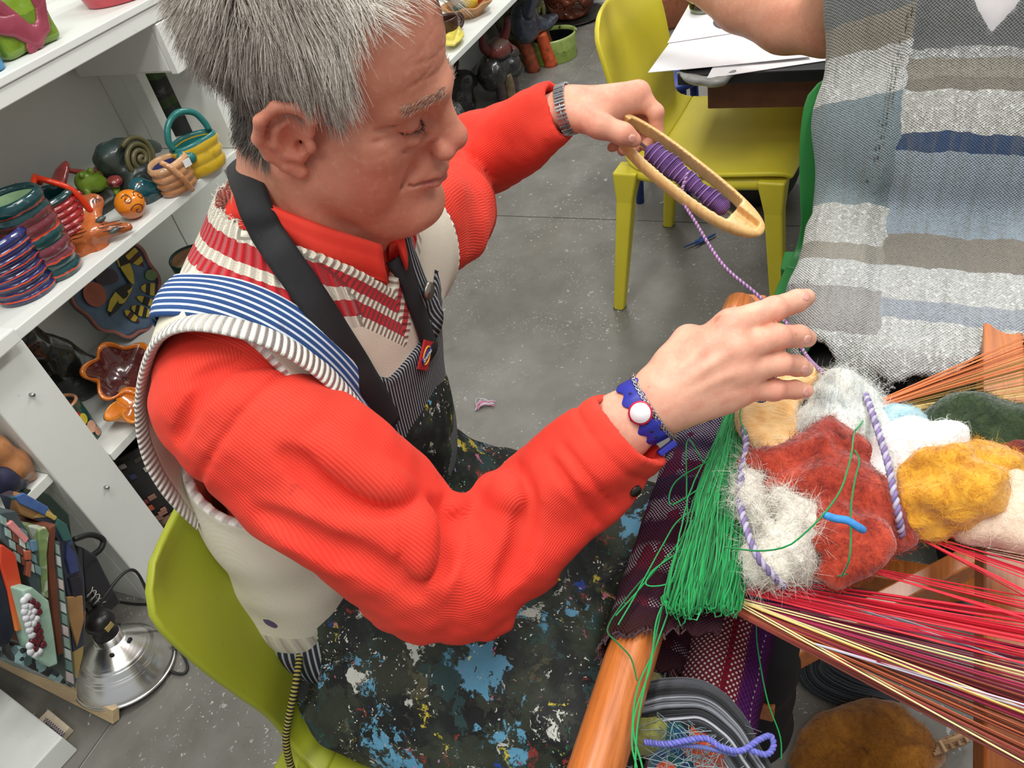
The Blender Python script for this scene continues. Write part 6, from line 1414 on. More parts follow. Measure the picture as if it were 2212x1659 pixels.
pot('coil_pot', 'dark blue coil pot with orange lines at the front of the middle shelf', b, .052, .060, .125, 8, glaze('blue_orange_glaze', [(0, (28, 34, 84)), (.07, (206, 74, 34)), (.09, (36, 40, 96)), (.19, (200, 70, 34)), (.21, (26, 32, 78)), (.31, (206, 78, 36)), (.335, (40, 44, 104)), (.44, (200, 66, 30)), (.46, (30, 36, 88)), (.56, (196, 70, 40)), (.58, (26, 30, 76)), (.68, (206, 74, 34)), (.70, (40, 44, 100)), (.82, (206, 90, 50)), (.84, (44, 50, 108))], wob=.09), inner=plain('mossy_glaze', (48, 76, 52), .3), squash=.9, depth=.25)
b = PZ(128, 588, Z2)
pot('coil_vase', 'tall coil vase glazed dark teal, plum and orange', b, .044, .052, .168, 7, glaze('teal_plum_glaze', [(0, (16, 62, 66)), (.06, (202, 72, 42)), (.085, (18, 66, 70)), (.22, (200, 70, 46)), (.24, (112, 48, 60)), (.42, (16, 64, 66)), (.54, (206, 66, 44)), (.57, (110, 46, 56)), (.76, (120, 58, 62)), (.80, (14, 56, 60)), (.88, (196, 70, 44)), (.90, (14, 60, 64))], wob=.12), inner=plain('pale_celadon', (172, 202, 160), .25), depth=.4)
b = PZ(172, 540, Z2) + A(.01, .02, 0)
red_g = glaze('red_glaze', [(0, (120, 22, 30)), (.15, (150, 30, 36)), (.5, (168, 38, 40)), (.9, (22, 60, 60))], wob=.2)
p_ = pot('coil_basket', 'dark red coil basket with a crossed orange red rope handle', b, .042, .050, .118, 9, red_g, inner=plain('dark_teal_glaze', (18, 58, 60), .25), depth=.5)
loop_handle(p_, [b + A(-.05, -.01, .118), b + A(-.03, -.01, .140), b + A(.0, .0, .152), b + A(.02, .02, .150), b + A(.03, .03, .135)], .006, plain('orange_red_glaze', (212, 56, 24), .2))
loop_handle(p_, [b + A(.03, .035, .13), b + A(.01, .01, .150), b + A(.012, -.02, .145), b + A(.03, -.045, .115), b + A(.04, -.05, .06)], .006, plain('orange_red_glaze', (212, 56, 24), .2))
# scalloped fan dish standing against the back
fb = PY(35, 455, 1.62); fb[2] = Z2; fo = thing('fan_dish', 'pink scalloped fan dish with red ribs standing behind the coil vase', 'dish', fb)
V, F = [], []; na, nrr = 49, 10
for s in (0, 1):
    for i in range(na):
        a = math.radians(10 + 160 * i / (na - 1)); seg = (i / (na - 1) * 6) % 1; R_ = .098 - .012 * math.sin(math.pi * seg)
        for j in range(nrr): r_ = R_ * j / (nrr - 1); V.append(fb + A(math.cos(a) * r_, .03 - .05 * (j / nrr) ** 2 + s * .006 + .02, .02 + math.sin(a) * r_))
k = na * nrr; F = [(i * nrr + j, i * nrr + j + 1, (i + 1) * nrr + j + 1, (i + 1) * nrr + j) for i in range(na - 1) for j in range(nrr - 1)]; F += [tuple(x + k for x in f)[::-1] for f in F]
obj('shell', V, F, plain('pink_glaze', (186, 112, 100), .3), fo)
for i in range(7):
    a = math.radians(10 + 160 * i / 6); v_, f_ = tube([fb + A(math.cos(a) * r_, .047 - .05 * (r_ / .098) ** 2, .02 + math.sin(a) * r_) for r_ in np.linspace(.02, .097, 8)], .0022, 6); obj('rib', v_, f_, plain('brick_red_line', (146, 40, 32), .3), fo)
V, F = tube([fb + A(math.cos(a) * .045, .036, .02 + math.sin(a) * .045) for a in np.linspace(.2, 2.94, 16)], .004, 6); obj('inner_arc', V, F, plain('ochre_glaze', (178, 140, 60), .3), fo)
# butterfly / fish shape
c = PZ(224, 526, Z2) + A(0, 0, .028); e1, e2 = unit(A(.75, -.55, .12)), unit(A(.25, .55, .75)); e3 = np.cross(e1, e2)
og = glaze('terracotta_lustre', [(0, (168, 88, 42)), (.5, (190, 104, 54)), (.8, (170, 92, 52))], wob=.5, streak=((88, 44, 26), 24, (1, 1, 1), .60))
def bfly(S):
    q = lambda u, v, w=0: c + e1 * u + e2 * v + e3 * w
    S.chain([q(-.05, .01), q(.0, .0), q(.055, -.022)], [.014, .021, .009], .012)
    for (u, v), r in (((-.045, .045), .026), ((-.06, -.028), .026), ((.002, .060), .026), ((.03, .055), .020), ((-.02, -.042), .026)):
        S.ell(q(u, v, -.008), (r, r, .008), np.stack([e1, e2, e3], 1), .012); S.cone(q(u * .3, v * .3, -.006), q(u, v, -.008), .013, .009, .012)
bf = blob('ceramic_butterfly', 'terracotta orange butterfly-shaped dish with grey eyes on the middle shelf', 'ornament', bfly, c - .115, c + .115, .0032, og, (.0012, 80))
for u, v in ((.022, .012), (.030, -.020)): blobpart('eye', bf, lambda S: S.ell(c + e1 * u + e2 * v + e3 * .017, (.012, .006, .005), np.stack([e1, e2, e3], 1)), c - .07, c + .07, .002, plain('slate_glaze', (78, 84, 80), .2), None)
for v in (-.008, .0, .008): v_, f_ = tube([c + e1 * u + e2 * (v - u * .3) + e3 * (.0225 - 5 * v * v * 10 - abs(u) * .10) for u in np.linspace(-.045, .05, 10)], .0012, 5); obj('painted_line', v_, f_, plain('brown_line', (98, 44, 26), .3), bf)
b = PZ(306, 470, Z2) + A(0, .012, .032); ob = blob('ceramic_ball', 'small orange ball vase with brown swirls and a hole', 'ornament', lambda S: (S.ell(b, (.031, .031, .031), None), S.ell(b + A(-.012, -.012, .033), (.008, .008, .012), None, .003, 's')), b - .05, b + .05, .0024, glaze('orange_swirl', [(0, (196, 106, 22)), (.5, (226, 132, 28))], wob=.3), None)
for i, (th0, ph0) in enumerate(((.4, -.4), (.9, -1.1), (.2, -1.9), (1.1, -2.3))):
    C = [b + .0315 * unit(A(math.cos(ph0 + .5 * math.cos(t) * t / 9), math.sin(ph0 + .5 * math.cos(t) * t / 9), math.tan(th0 - .4 + .45 * math.sin(t) * t / 9))) for t in np.linspace(1.5, 9, 40)]
    V, F = tube(C, .0010, 5); obj('painted_swirl', V, F, plain('brown_line', (98, 44, 26), .3), ob)
# lily pads and frog
b = PZ(236, 452, Z2) + A(.0, .035, .0); lp = thing('ceramic_frogs', 'pottery group of pink mushrooms and a small green frog at the back of the shelf', 'ornament', b)
pk_ = glaze('dusty_rose', [(0, (120, 40, 42)), (.5, (150, 62, 58))], wob=.5, streak=((90, 34, 34), 26, (1, 1, 1), .58)); gr_ = plain('moss_green_glaze', (112, 142, 46), .25)
def E_(c0, r, u, w): u = unit(u); w = unit(np.asarray(w) - u * (np.asarray(w) @ u)); return c0, r, np.stack([u, w, np.cross(u, w)], 1)
for (dx, dy, dz), r, u, w in (((-.045, 0, .085), (.046, .02, .009), (1, 0, .55), (0, 1, 0)), ((.06, .0, .058), (.05, .022, .010), (1, .1, .22), (0, 1, 0)), ((.01, .01, .075), (.04, .009, .007), (1, 0, -.7), (0, 1, 0)), ((-.025, -.01, .035), (.035, .02, .010), (.4, 0, -1), (0, 1, 0)), ((.105, .0, .035), (.045, .02, .012), (1, 0, -.3), (0, 1, 0)), ((.035, -.02, .028), (.035, .012, .010), (1, 0, .05), (0, 1, 0)), ((-.045, -.035, .02), (.016, .014, .02), (1, 0, 0), (0, 1, 0)), ((.03, -.055, .045), (.016, .016, .010), (1, 0, 0), (0, 1, .3))):
    c0, r_, R_ = E_(b + A(dx, dy, dz), r, A(*u), A(*w)); blobpart('petal', lp, lambda S: S.ell(c0, r_, R_), c0 - .06, c0 + .06, .0034, pk_)
blobpart('frog', lp, lambda S: (S.ell(b + A(-.005, -.02, .062), (.024, .02, .022)), S.ell(b + A(.012, -.025, .050), (.022, .016, .016), None, .01), S.chain([b + A(.02, -.02, .06), b + A(.05, -.01, .058)], [.006, .003], .006), S.ell(b + A(-.016, -.034, .082), (.007,) * 3, None, .003), S.ell(b + A(.006, -.036, .080), (.007,) * 3, None, .003), S.chain([b + A(-.02, -.03, .05), b + A(-.034, -.045, .036), b + A(-.020, -.052, .026)], [.008, .007, .006], .004), S.chain([b + A(.02, -.03, .045), b + A(.036, -.046, .034), b + A(.022, -.054, .024)], [.008, .007, .006], .004), S.chain([b + A(-.02, -.039, .060), b + A(-.004, -.043, .056), b + A(.012, -.041, .059)], [.0012] * 3, .003, 's')), b + A(-.05, -.07, .0), b + A(.08, .04, .11), .003, gr_)
blobpart('leaf_base', lp, lambda S: (S.ell(b + A(.02, -.01, .012), (.085, .045, .022)), S.ell(b + A(.06, -.03, .03), (.04, .02, .02), None, .02)), b - .13, b + .13, .005, plain('dark_leaf_glaze', (44, 44, 36), .35))
for i in range(3): V, F = tube([b + A(.050 + .01 * i, -.060 - .004 * i, .030 - .008 * i), b + A(.098 + .008 * i, -.075 - .004 * i, .022 - .006 * i)], .0065, 10); obj('stem', V, F, gr_, lp)
b = PZ(338, 431, Z2) + A(0, .02, 0); blob('ceramic_lump', 'small dark teal shoe-shaped ornament with red dashes', 'ornament', lambda S: (S.ell(b + A(-.008, .0, .026), (.028, .026, .030)), S.ell(b + A(.018, -.012, .014), (.028, .022, .017), None, .02)), b - .07, b + .08, .003, glaze('teal_red_dash', [(0, (14, 58, 66)), (.5, (22, 78, 86)), (.85, (28, 84, 92))], wob=.3, streak=((196, 62, 44), 26, (1, 1, 4), .64)), (.0015, 70))
b = PZ(408, 408, Z2) + A(0, .022, 0); tan_g = glaze('tan_glaze', [(0, (170, 116, 74)), (.5, (194, 140, 96)), (.9, (206, 160, 118))], wob=.3)
p_ = pot('coil_basket', 'tan coil basket with a blue lining and a strap down its side', b, .042, .047, .068, 4, tan_g, inner=plain('slate_blue_glaze', (64, 66, 112), .3), squash=.75, lean=(-.05, 0))
loop_handle(p_, [b + A(-.032, -.016, .080), b + A(-.030, -.036, .066), b + A(-.022, -.046, .036), b + A(-.012, -.044, .004)], .0062, tan_g, 'strap')
V, F = obox(b + A(.012, -.0405, .057), unit(A(1, -.25, 0)), unit(A(-.25, -1, 0)), A(0, 0, 1), .009, .0008, .008); obj('price_sticker', V, F, plain('white_sticker', (226, 226, 226), .6), p_, smooth=False)
b = PZ(460, 368, Z2) + A(0, .02, 0); p_ = pot('coil_basket', 'yellow coil basket with a teal rim and arched teal handle', b, .052, .056, .075, 3, glaze('yellow_teal', [(0, (196, 160, 34)), (.3, (208, 172, 46)), (.93, (40, 112, 108))], wob=.12), inner=plain('teal_glaze', (44, 116, 112), .2), squash=.62, rz=-.35)
loop_handle(p_, [b + A(-.05, .012, .074), b + A(-.052, .012, .098), b + A(-.034, .010, .126), b + A(.0, .004, .138), b + A(.034, -.006, .122), b + A(.046, -.012, .092), b + A(.046, -.014, .076)], .0072, plain('teal_glaze', (44, 116, 112), .2))
blobpart('rosette', p_, lambda S: (S.ell(b + A(-.052, -.004, .058), (.016, .012, .014)), S.ell(b + A(-.04, -.018, .052), (.012, .010, .012), None, .006)), b + A(-.09, -.06, .01), b + A(.02, .04, .1), .0026, plain('teal_glaze', (44, 116, 112), .2))
# snail
b = PZ(352, 408, Z2) + A(.01, .07, 0); sn = blob('ceramic_snail', 'dark green pottery snail with a big spiral shell behind the tan basket', 'ornament', lambda S: (S.ell(b + A(0, .02, .055), (.055, .035, .055)), S.ell(b + A(-.03, .02, .085), (.03, .028, .03), None, .02), S.ell(b + A(.062, .01, .065), (.045, .022, .020), np.stack([unit(A(1, 0, -.5)), A(0, 1, 0), unit(A(.5, 0, 1))], 1), .02), S.ell(b + A(-.01, -.02, .03), (.05, .03, .03), None, .02)), b - .13, b + .14, .0042, glaze('dark_green_glaze', [(0, (44, 52, 48)), (.5, (54, 68, 60)), (.9, (56, 76, 74))], wob=.4, rough=.4, coat=.2), (.004, 50))
sc_ = b + A(.004, -.026, .068); C = [sc_ + A(math.cos(t) * .0022 * t, -.012 + .0005 * t, math.sin(t) * .0022 * t) for t in np.linspace(1, 21, 150)]; V, F = tube(C, .0058, 8); obj('spiral', V, F, plain('olive_glaze', (104, 98, 66), .3), sn)
V, F = lathe([(0, 0), (.024, 0), (.026, .006), (.020, .012), (0, .012)], 24); V = np.stack([V[:, 0], -V[:, 2], V[:, 1]], 1) + b + A(-.035, -.042, .026); obj('disc', V, F, plain('dark_disc_glaze', (40, 48, 48), .3), sn)
# behind the divider: a painted pot
pot('painted_pot', 'dark pot with painted green hills standing behind the shelf divider', (1.512, 1.625, .7225), .062, .062, .19, 0, glaze('green_hills', [(0, (14, 20, 18)), (.22, (20, 34, 26)), (.40, (44, 62, 22)), (.52, (34, 32, 36)), (.70, (26, 28, 26)), (.78, (52, 76, 26)), (.95, (66, 90, 34))], wob=.18, rough=.4), k=32)
lp.scale = (1.08, 1.0, 1.12)
# ---- upper shelf
b = PZ(96, 102, Z1) + A(-.005, .05, 0)
gp = thing('square_planter', 'lime green square planter with pink fish in relief, on the top shelf', 'planter', b); lime = glaze('lime_glaze', [(0, (104, 134, 32)), (.5, (126, 158, 44)), (.85, (86, 126, 44))], wob=.4)
R_ = Matrix.Rotation(-.12, 3, 'Z'); R_ = np.array(R_)
blobpart('body', gp, lambda S: (S.box(b + A(0, 0, .058), R_, (.060, .045, .058), .012, .0), S.box(b + A(0, 0, .075), R_, (.050, .036, .058), .008, .004, 's')), b + A(-.09, -.08, -.01), b + A(.09, .08, .15), .0036, lime, (.0015, 50))
pkf = plain('plum_pink_glaze', (146, 62, 78), .25)
for pts, rr in (([(-.05, .06), (-.02, .05), (.005, .02), (.03, .03), (.05, .07)], [.016, .020, .018, .014, .012]), ([(-.028, .085), (-.015, .058)], [.012, .014]), ([(.05, .085), (.04, .055)], [.016, .010]), ([(.0, .018), (-.012, .006)], [.014, .010])):
    P3 = [b + R_ @ A(x_, -.047, z_) for x_, z_ in pts]; lo_ = np.min(P3, 0) - .035; blobpart('relief_fish', gp, lambda S: S.chain(P3, rr, .006, nrm=R_ @ A(0, 1, 0), fl=2.6), lo_, np.max(P3, 0) + .035, .003, pkf)
b = PZ(-6, 156, Z1) + A(0, .03, 0); pot('blue_cup', 'bright blue cup with a price sticker at the end of the top shelf', b, .034, .036, .05, 0, plain('turquoise_glaze', (52, 128, 172), .2), 'cup')
b = PZ(286, -8, Z1) + A(0, .03, 0); pot('red_dish', 'rose red footed dish cut by the top of the photo', b, .07, .085, .05, 0, plain('rose_red_glaze', (190, 74, 84), .25), 'dish')
# ---- lower shelf
pc = A(1.090, 1.615, Z3); up2 = unit(A(0, .22, 1)); pn = unit(A(0, -1, .22)); pl = thing('fish_platter', 'large blue wavy-edged platter painted with yellow and black fish, leaning on the back', 'platter', pc)
V, F = [], []; n = 72
ctr = pc + up2 * .135; V.append(ctr + pn * -.004); rings = (.3, .6, .85, 1.0)
def prad(a): return A(.115 * math.cos(a) * (1 + .035 * math.sin(11 * a)), .138 * math.sin(a) * (1 + .035 * math.sin(11 * a)))
for q in rings:
    for i in range(n): a = i / n * 2 * math.pi; p = prad(a) * q; V.append(ctr + A(1, 0, 0) * p[0] + up2 * p[1] + pn * (.016 * q ** 4))
F = [(0, 1 + i, 1 + (i + 1) % n) for i in range(n)] + [(1 + r_ * n + i, 1 + (r_ + 1) * n + i, 1 + (r_ + 1) * n + (i + 1) % n, 1 + r_ * n + (i + 1) % n) for r_ in range(3) for i in range(n)]
o = obj('dish', V, F, plain('dusty_blue_glaze', (82, 104, 128), .3, .2, 20), pl); m_ = o.modifiers.new('t', 'SOLIDIFY'); m_.thickness = .007
V, F = tube([ctr + A(1, 0, 0) * prad(a)[0] + up2 * prad(a)[1] + pn * .018 for a in np.linspace(0, 2 * np.pi, 90)], .005, 6, False); obj('rim', V, F, plain('dusty_rose_rim', (150, 92, 84), .35), pl)
def on(x, y, l=.006): return ctr + A(1, 0, 0) * x + up2 * y + pn * l
def slab(name, pts, rgb, lift=.006, th=.003):
    V = [on(x, y, lift + .016 * ((x / .115) ** 2 + (y / .138) ** 2) ** 2) for x, y in pts]; k = len(V); V += [v - pn * th for v in V]
    obj(name, V, [tuple(range(k)), tuple(range(k, 2 * k))[::-1]] + [(i, (i + 1) % k, k + (i + 1) % k, k + i) for i in range(k)], plain('platter_' + '_'.join(map(str, rgb)), rgb, .3), pl, smooth=False)
YL, BK, MR = (188, 164, 52), (26, 24, 22), (78, 40, 34)
def fish(p0, p1, w, bands, c0=YL, c1=BK):
    p0, p1 = A(*p0), A(*p1); d = p1 - p0; L_ = np.linalg.norm(d); d /= L_; nn_ = A(-d[1], d[0]); ts = np.linspace(0, 1, bands * 2 + 1)
    ww = lambda t: w * (math.sin(math.pi * min(1, t * 1.02 + .04)) ** .7)
    for i in range(len(ts) - 1):
        a, b_ = ts[i], ts[i + 1]; q = [p0 + d * L_ * t + nn_ * s * ww(t) for t, s in ((a, -1), ((a + b_) / 2, -1), (b_, -1), (b_, 1), ((a + b_) / 2, 1), (a, 1))]; slab('fish_band', q, c0 if i % 2 == 0 else c1, .0068)
fish((-.055, -.045), (.045, -.030), .016, 1); fish((-.06, -.055), (.04, -.040), .008, 1, BK, YL); fish((.045, -.035), (.072, .06), .014, 1); fish((.038, -.03), (.060, .06), .006, 1, BK, YL)
fish((.055, -.055), (.10, -.10), .016, 3); fish((.085, .055), (.095, -.02), .016, 3, YL, MR); fish((.0, -.075), (.03, -.125), .014, 3); fish((-.02, -.07), (-.012, -.115), .010, 2, YL, MR); fish((.03, -.065), (.06, -.12), .010, 2)
for (x_, y_), r, cc in (((-.055, .005), .030, (160, 84, 66)), ((.012, .075), .030, (158, 82, 64)), ((-.005, .025), .024, (56, 44, 58)), ((.010, .012), .018, (66, 50, 64)), ((-.03, .05), .016, (120, 116, 48)), ((.095, -.045), .014, (96, 120, 70))):
    slab('painted_fruit', [(x_ + r * math.cos(a), y_ + r * math.sin(a)) for a in np.linspace(0, 2 * np.pi, 20, endpoint=False)], cc, .0064)
for (x_, y_), (u, v) in (((-.02, .085), (.02, .03)), ((.03, .108), (-.02, .012)), ((-.045, .04), (-.03, .012)), ((.0, .055), (.004, .03))): slab('painted_leaf', [(x_, y_), (x_ + u * .5 - v * .3, y_ + v * .5 + u * .3), (x_ + u, y_ + v), (x_ + u * .5 + v * .3, y_ + v * .5 - u * .3)], (44, 62, 40), .0074)
b = A(.85, 1.60, Z3); blob('dark_vase', 'tall blackish green lumpy vase half hidden by the white post', 'vase', lambda S: (S.chain([b + A(.01, 0, .03), b + A(-.02, 0, .10), b + A(-.055, 0, .20), b + A(-.075, 0, .27)], [.058, .056, .045, .030], .03),), b + A(-.16, -.09, -.01), b + A(.12, .09, .31), .005, glaze('black_green_lustre', [(0, (20, 24, 20)), (.5, (28, 32, 26)), (.8, (50, 24, 28))], wob=.5, rough=.22), (.004, 40), flat=.389)
def ruffle(name, label, base, r0, r1, H, k_, amp, mat, ph=0, mat_in=None, tilt=0):
    pr = [(0, .006), (r0, .006), (r0 * 1.15, .015)] + [(r0 * 1.15 + (r1 - r0) * t ** .8, .015 + (H - .015) * t) for t in np.linspace(.15, 1, 9)]
    pr2 = [(r - .006, z + .005) for r, z in pr[::-1]]; kk = 80; pr = [(0, 0), (r0, 0)] + pr[2:] + pr2
    def fn(V):
        a = np.arctan2(V[:, 1], V[:, 0]); w = np.clip(V[:, 2] / H, 0, 1.1) ** 2; g_ = np.sin(k_ * a + ph)
        V[:, :2] *= (1 + amp * w * g_)[:, None]; V[:, 2] += .45 * amp * r1 * w * np.cos(k_ * a + ph + .6)
        c, s = math.cos(tilt), math.sin(tilt); y = V[:, 1] * c - V[:, 2] * s; V[:, 2] = V[:, 1] * s + V[:, 2] * c; V[:, 1] = y; V[:, 2] -= V[:, 2].min(); return V
    V, F = lathe(pr, kk, (0, 0, 0), fn); hh = np.repeat([p[1] / H for p in pr], kk); m = len(pr); fm = [1 if i >= (m // 2) * kk else 0 for i in range(len(F))]
    o = lobj(name, V, F, [mat, mat_in or mat], None, attrs={'h': hh}, fmat=fm); o.location = tuple(map(float, base)); return tag(o, label, 'bowl')
og2 = glaze('orange_glaze', [(0, (176, 96, 22)), (.5, (206, 118, 30)), (.9, (214, 128, 40))], wob=.3)
rb1 = ruffle('ruffled_bowl', 'upper ruffled bowl, maroon inside with an orange rim and a painted white face', PZ(284, 852, Z3) + A(.015, .02, .0), .042, .070, .048, 6, .16, glaze('maroon_orange', [(0, (90, 34, 30)), (.6, (96, 36, 30)), (.86, (206, 112, 30))], wob=.2), .6, glaze('maroon_in', [(0, (120, 92, 84)), (.22, (84, 34, 32)), (.8, (92, 38, 32)), (.95, (206, 112, 30))], wob=.12), tilt=.55)
fc = PZ(276, 822, Z3 + .022); 
V, F = obox(fc + A(0, .0, .0), A(1, 0, 0), unit(A(0, .75, .66)), unit(A(0, -.66, .75)), .017, .020, .0015); fo_ = obj('painted_face', V, F, plain('cream_glaze', (216, 204, 184), .3), rb1, smooth=False); bevel(fo_, .008, 3)
for dx, dy in ((-.007, .006), (.007, .008)): V, F = tube([fc + A(dx, dy * .75 - .004, dy * .66 + .004), fc + A(dx, dy * .75 - .0055, dy * .66 + .0055)], .0024, 10); obj('eye', V, F, plain('dark_dot', (70, 56, 60), .4), fo_)
V, F = tube([fc + A(.002 - .005, -.012, -.006), fc + A(.006, -.0125, -.0065)], .0024, 8); obj('mouth', V, F, plain('violet_dot', (96, 80, 130), .4), fo_)
ruffle('ruffled_bowl', 'lower ruffled bowl, plain orange, in front of the maroon bowl', PZ(306, 905, Z3) + A(.01, .0, 0), .034, .054, .042, 5, .2, og2, 1.4)
b = PZ(205, 948, Z3) + A(-.004, .03, 0); cp = pot('square_cup', 'dark green cup with a painted yellow chick beside the white post', b, .038, .038, .098, 0, glaze('bottle_green', [(0, (18, 70, 64)), (.5, (22, 78, 72)), (.98, (196, 140, 104))], wob=.06), 'cup', inner=plain('terracotta_in', (150, 88, 60), .5), k=36)
ch_ = lambda x_, z_: b + A(x_, -math.sqrt(max(.0400 ** 2 - x_ * x_, .0001)) - .0006, z_)
for nm, (x_, z_), r, cc in (('painted_chick', (.004, .062), .013, (206, 188, 66)), ('painted_comb', (.000, .078), .007, (176, 48, 38)), ('painted_body', (.010, .034), .014, (214, 168, 138)), ('painted_body', (.016, .014), .010, (206, 150, 120))):
    V = [ch_(x_, z_) + A(0, -.0006, 0)] + [ch_(x_ + r * math.cos(a) * .9, z_ + r * math.sin(a)) + A(0, -.0003, 0) for a in np.linspace(0, 2 * np.pi, 16, endpoint=False)]; obj(nm, V, [(0, 1 + i, 1 + (i + 1) % 16) for i in range(16)], plain('cupglaze' + str(cc[0]) + nm, cc, .3), cp, smooth=False)
b = PZ(460, 632, Z3) + A(.02, .03, 0); pot('green_cup', 'dark green mug with a tan lining behind the shoulder of the man', b, .055, .06, .10, 0, plain('forest_glaze', (22, 62, 54), .25), 'cup', inner=plain('tan_in', (176, 140, 110), .4), depth=.3)
b = PZ(352, 1130, 0) + A(.04, .0, 0); mv = pot('mosaic_vase', 'large dark mosaic-tiled vase on the floor behind the lime chair', b, .10, .12, .30, 0, plain('dark_grout', (40, 38, 36), .6), 'vase', belly=.03, k=40)
pal = [(74, 66, 60), (110, 96, 80), (150, 110, 96), (60, 62, 66), (170, 120, 100), (54, 60, 90), (196, 96, 60), (180, 176, 170), (130, 60, 60)]; pm = [plain('tessera%d' % i, c_, .25) for i, c_ in enumerate(pal)]
tm = {}
for i in range(170):
    a = rnd.uniform(math.pi * .75, math.pi * 1.75); z_ = rnd.uniform(.02, .29); t_ = z_ / .30; r_ = .10 + .02 * t_ + .03 * math.sin(math.pi * t_) + .001; d = A(math.cos(a), math.sin(a), 0); s_ = rnd.uniform(.006, .010)
    V, F = obox(A(*b) + d * r_ + A(0, 0, z_), A(-d[1], d[0], 0), A(0, 0, 1), d, s_, s_ * rnd.uniform(.6, 1), .002); obj('tile', V, F, rnd.choice(pm if z_ > .1 else pm[:4]), mv, smooth=False)
# ---- far low shelf
Z4 = .4845; b = PZ(1042, 30, Z4) + A(0, .06, 0); fb_ = ruffle('ruffled_bowl', 'tan ruffled bowl holding ceramic fruit on the low far shelf', b, .06, .095, .045, 7, .06, plain('tan_clay', (178, 130, 84), .5))
for (dx, dy, dz), r, cc, nm in (((-.035, -.03, .062), .036, (222, 186, 40), 'yellow'), ((.028, -.035, .058), .030, (196, 72, 50), 'red'), ((-.0, .04, .068), .034, (214, 204, 176), 'cream'), ((.06, .01, .055), .028, (190, 172, 130), 'tan'), ((-.07, .0, .05), .026, (40, 78, 62), 'dark green')):
    blob('ceramic_fruit', '%s ceramic fruit in the tan ruffled bowl' % nm, 'fruit', lambda S: (S.ell(b + A(dx, dy, dz), (r, r, r * .9)), S.cone(b + A(dx, dy, dz + r * .8), b + A(dx + .004, dy, dz + r * 1.15), .004, .003, .004)), b + A(dx, dy, dz) - .05, b + A(dx, dy, dz) + .055, .004, plain('fruit_' + nm, cc, .25), (.001, 60))
b = PZ(1003, 72, Z4) + A(-.03, .05, 0); p_ = pot('brown_mug', 'dark brown mug with a ring handle beside the fruit bowl', b, .045, .05, .07, 0, plain('dark_brown_glaze', (64, 38, 30), .25), 'cup'); loop_handle(p_, [b + A(.045, -.012, .055), b + A(.075, -.022, .056), b + A(.085, -.026, .035), b + A(.070, -.022, .016), b + A(.045, -.014, .015)], .009, plain('dark_brown_glaze', (64, 38, 30), .25))
b = PZ(1000, 88, Z4) + A(-.02, .0, .012); blob('leaf_dish', 'pale yellow leaf dish at the near end of the low far shelf', 'dish', lambda S: (S.ell(b + A(-.01, .02, .012), (.085, .04, .012), np.stack([unit(A(1, .3, 0)), unit(A(-.3, 1, 0)), A(0, 0, 1)], 1)), S.ell(b + A(-.01, .02, .026), (.066, .027, .012), np.stack([unit(A(1, .3, 0)), unit(A(-.3, 1, 0)), A(0, 0, 1)], 1), .004, 's'), S.chain([b + A(-.08, -.012, .01), b + A(.0, .0, .026), b + A(.07, .03, .02)], [.006, .008, .006], .006)), b - .13, b + .13, .0045, plain('pale_yellow_glaze', (222, 206, 96), .3), (.0015, 60))
# ---- sculptures on the floor by the far shelf
dk = glaze('black_lava_glaze', [(0, (30, 28, 28)), (.5, (34, 32, 32)), (1, (40, 34, 34))], wob=.4, rough=.3, streak=((96, 92, 86), 30, (1, 1, 1), .66))
b = PZ(1104, 226, 0) + A(.02, .03, 0); rdw = glaze('rust_wash', [(0, (60, 50, 46)), (.45, (120, 46, 38)), (.8, (112, 84, 72))], wob=.5, rough=.5)
bl = thing('bull_sculpture', 'black pottery bull with red horned head on the floor by the far shelf', 'sculpture', b)
blobpart('body', bl, lambda S: (S.ell(b + A(-.02, .04, .19), (.11, .09, .10)), S.ell(b + A(.06, -.03, .20), (.07, .07, .06), None, .04), S.ell(b + A(.09, -.05, .15), (.05, .05, .03), None, .03)), b + A(-.2, -.2, .0), b + A(.25, .22, .4), .008, dk, (.007, 34))
blobpart('head', bl, lambda S: (S.ell(b + A(.02, .0, .30), (.085, .07, .062)), S.ell(b + A(.09, -.04, .25), (.05, .05, .045), None, .04), S.ell(b + A(.048, -.058, .285), (.018, .018, .02), None, .006, 's'), S.ell(b + A(.10, -.075, .235), (.014, .016, .014), None, .006, 's')), b + A(-.15, -.16, .1), b + A(.22, .14, .42), .006, rdw, (.003, 40))
for pts in ([(-.05, .03, .32), (-.10, .03, .36), (-.11, .02, .43)], [(.05, -.02, .33), (.06, -.05, .39), (.05, -.07, .45)]): V, F = tube(spline([b + A(*p) for p in pts], 14), np.linspace(.030, .018, 14), 12); obj('horn', V, F, plain('oxblood', (92, 28, 30), .4), bl)
for i, (dx, dy) in enumerate(((-.06, .0), (.0, -.03), (.06, -.03), (.09, .05))): V, F = tube(spline([b + A(dx, dy, .17), b + A(dx + .005, dy - .005, .09), b + A(dx, dy, .0)], 10), .030, 12); obj('leg', V, F, plain('mottled_leg%d' % (i % 2), ((70, 54, 56), (120, 104, 76))[i % 2], .4, .3, 30), bl)
bl.scale = (.80, .80, .80)
b = PZ(1018, 250, 0) + A(0, .03, 0); dg = thing('dog_sculpture', 'small black pottery dog with big ears and a red tongue on the floor', 'sculpture', b)
blobpart('body', dg, lambda S: (S.ell(b + A(0, .0, .07), (.07, .06, .09)), S.ell(b + A(.01, -.02, .16), (.055, .055, .05), None, .03), S.ell(b + A(.05, -.05, .145), (.03, .03, .025), None, .02)), b - .16, b + .26, .006, dk, (.003, 40))
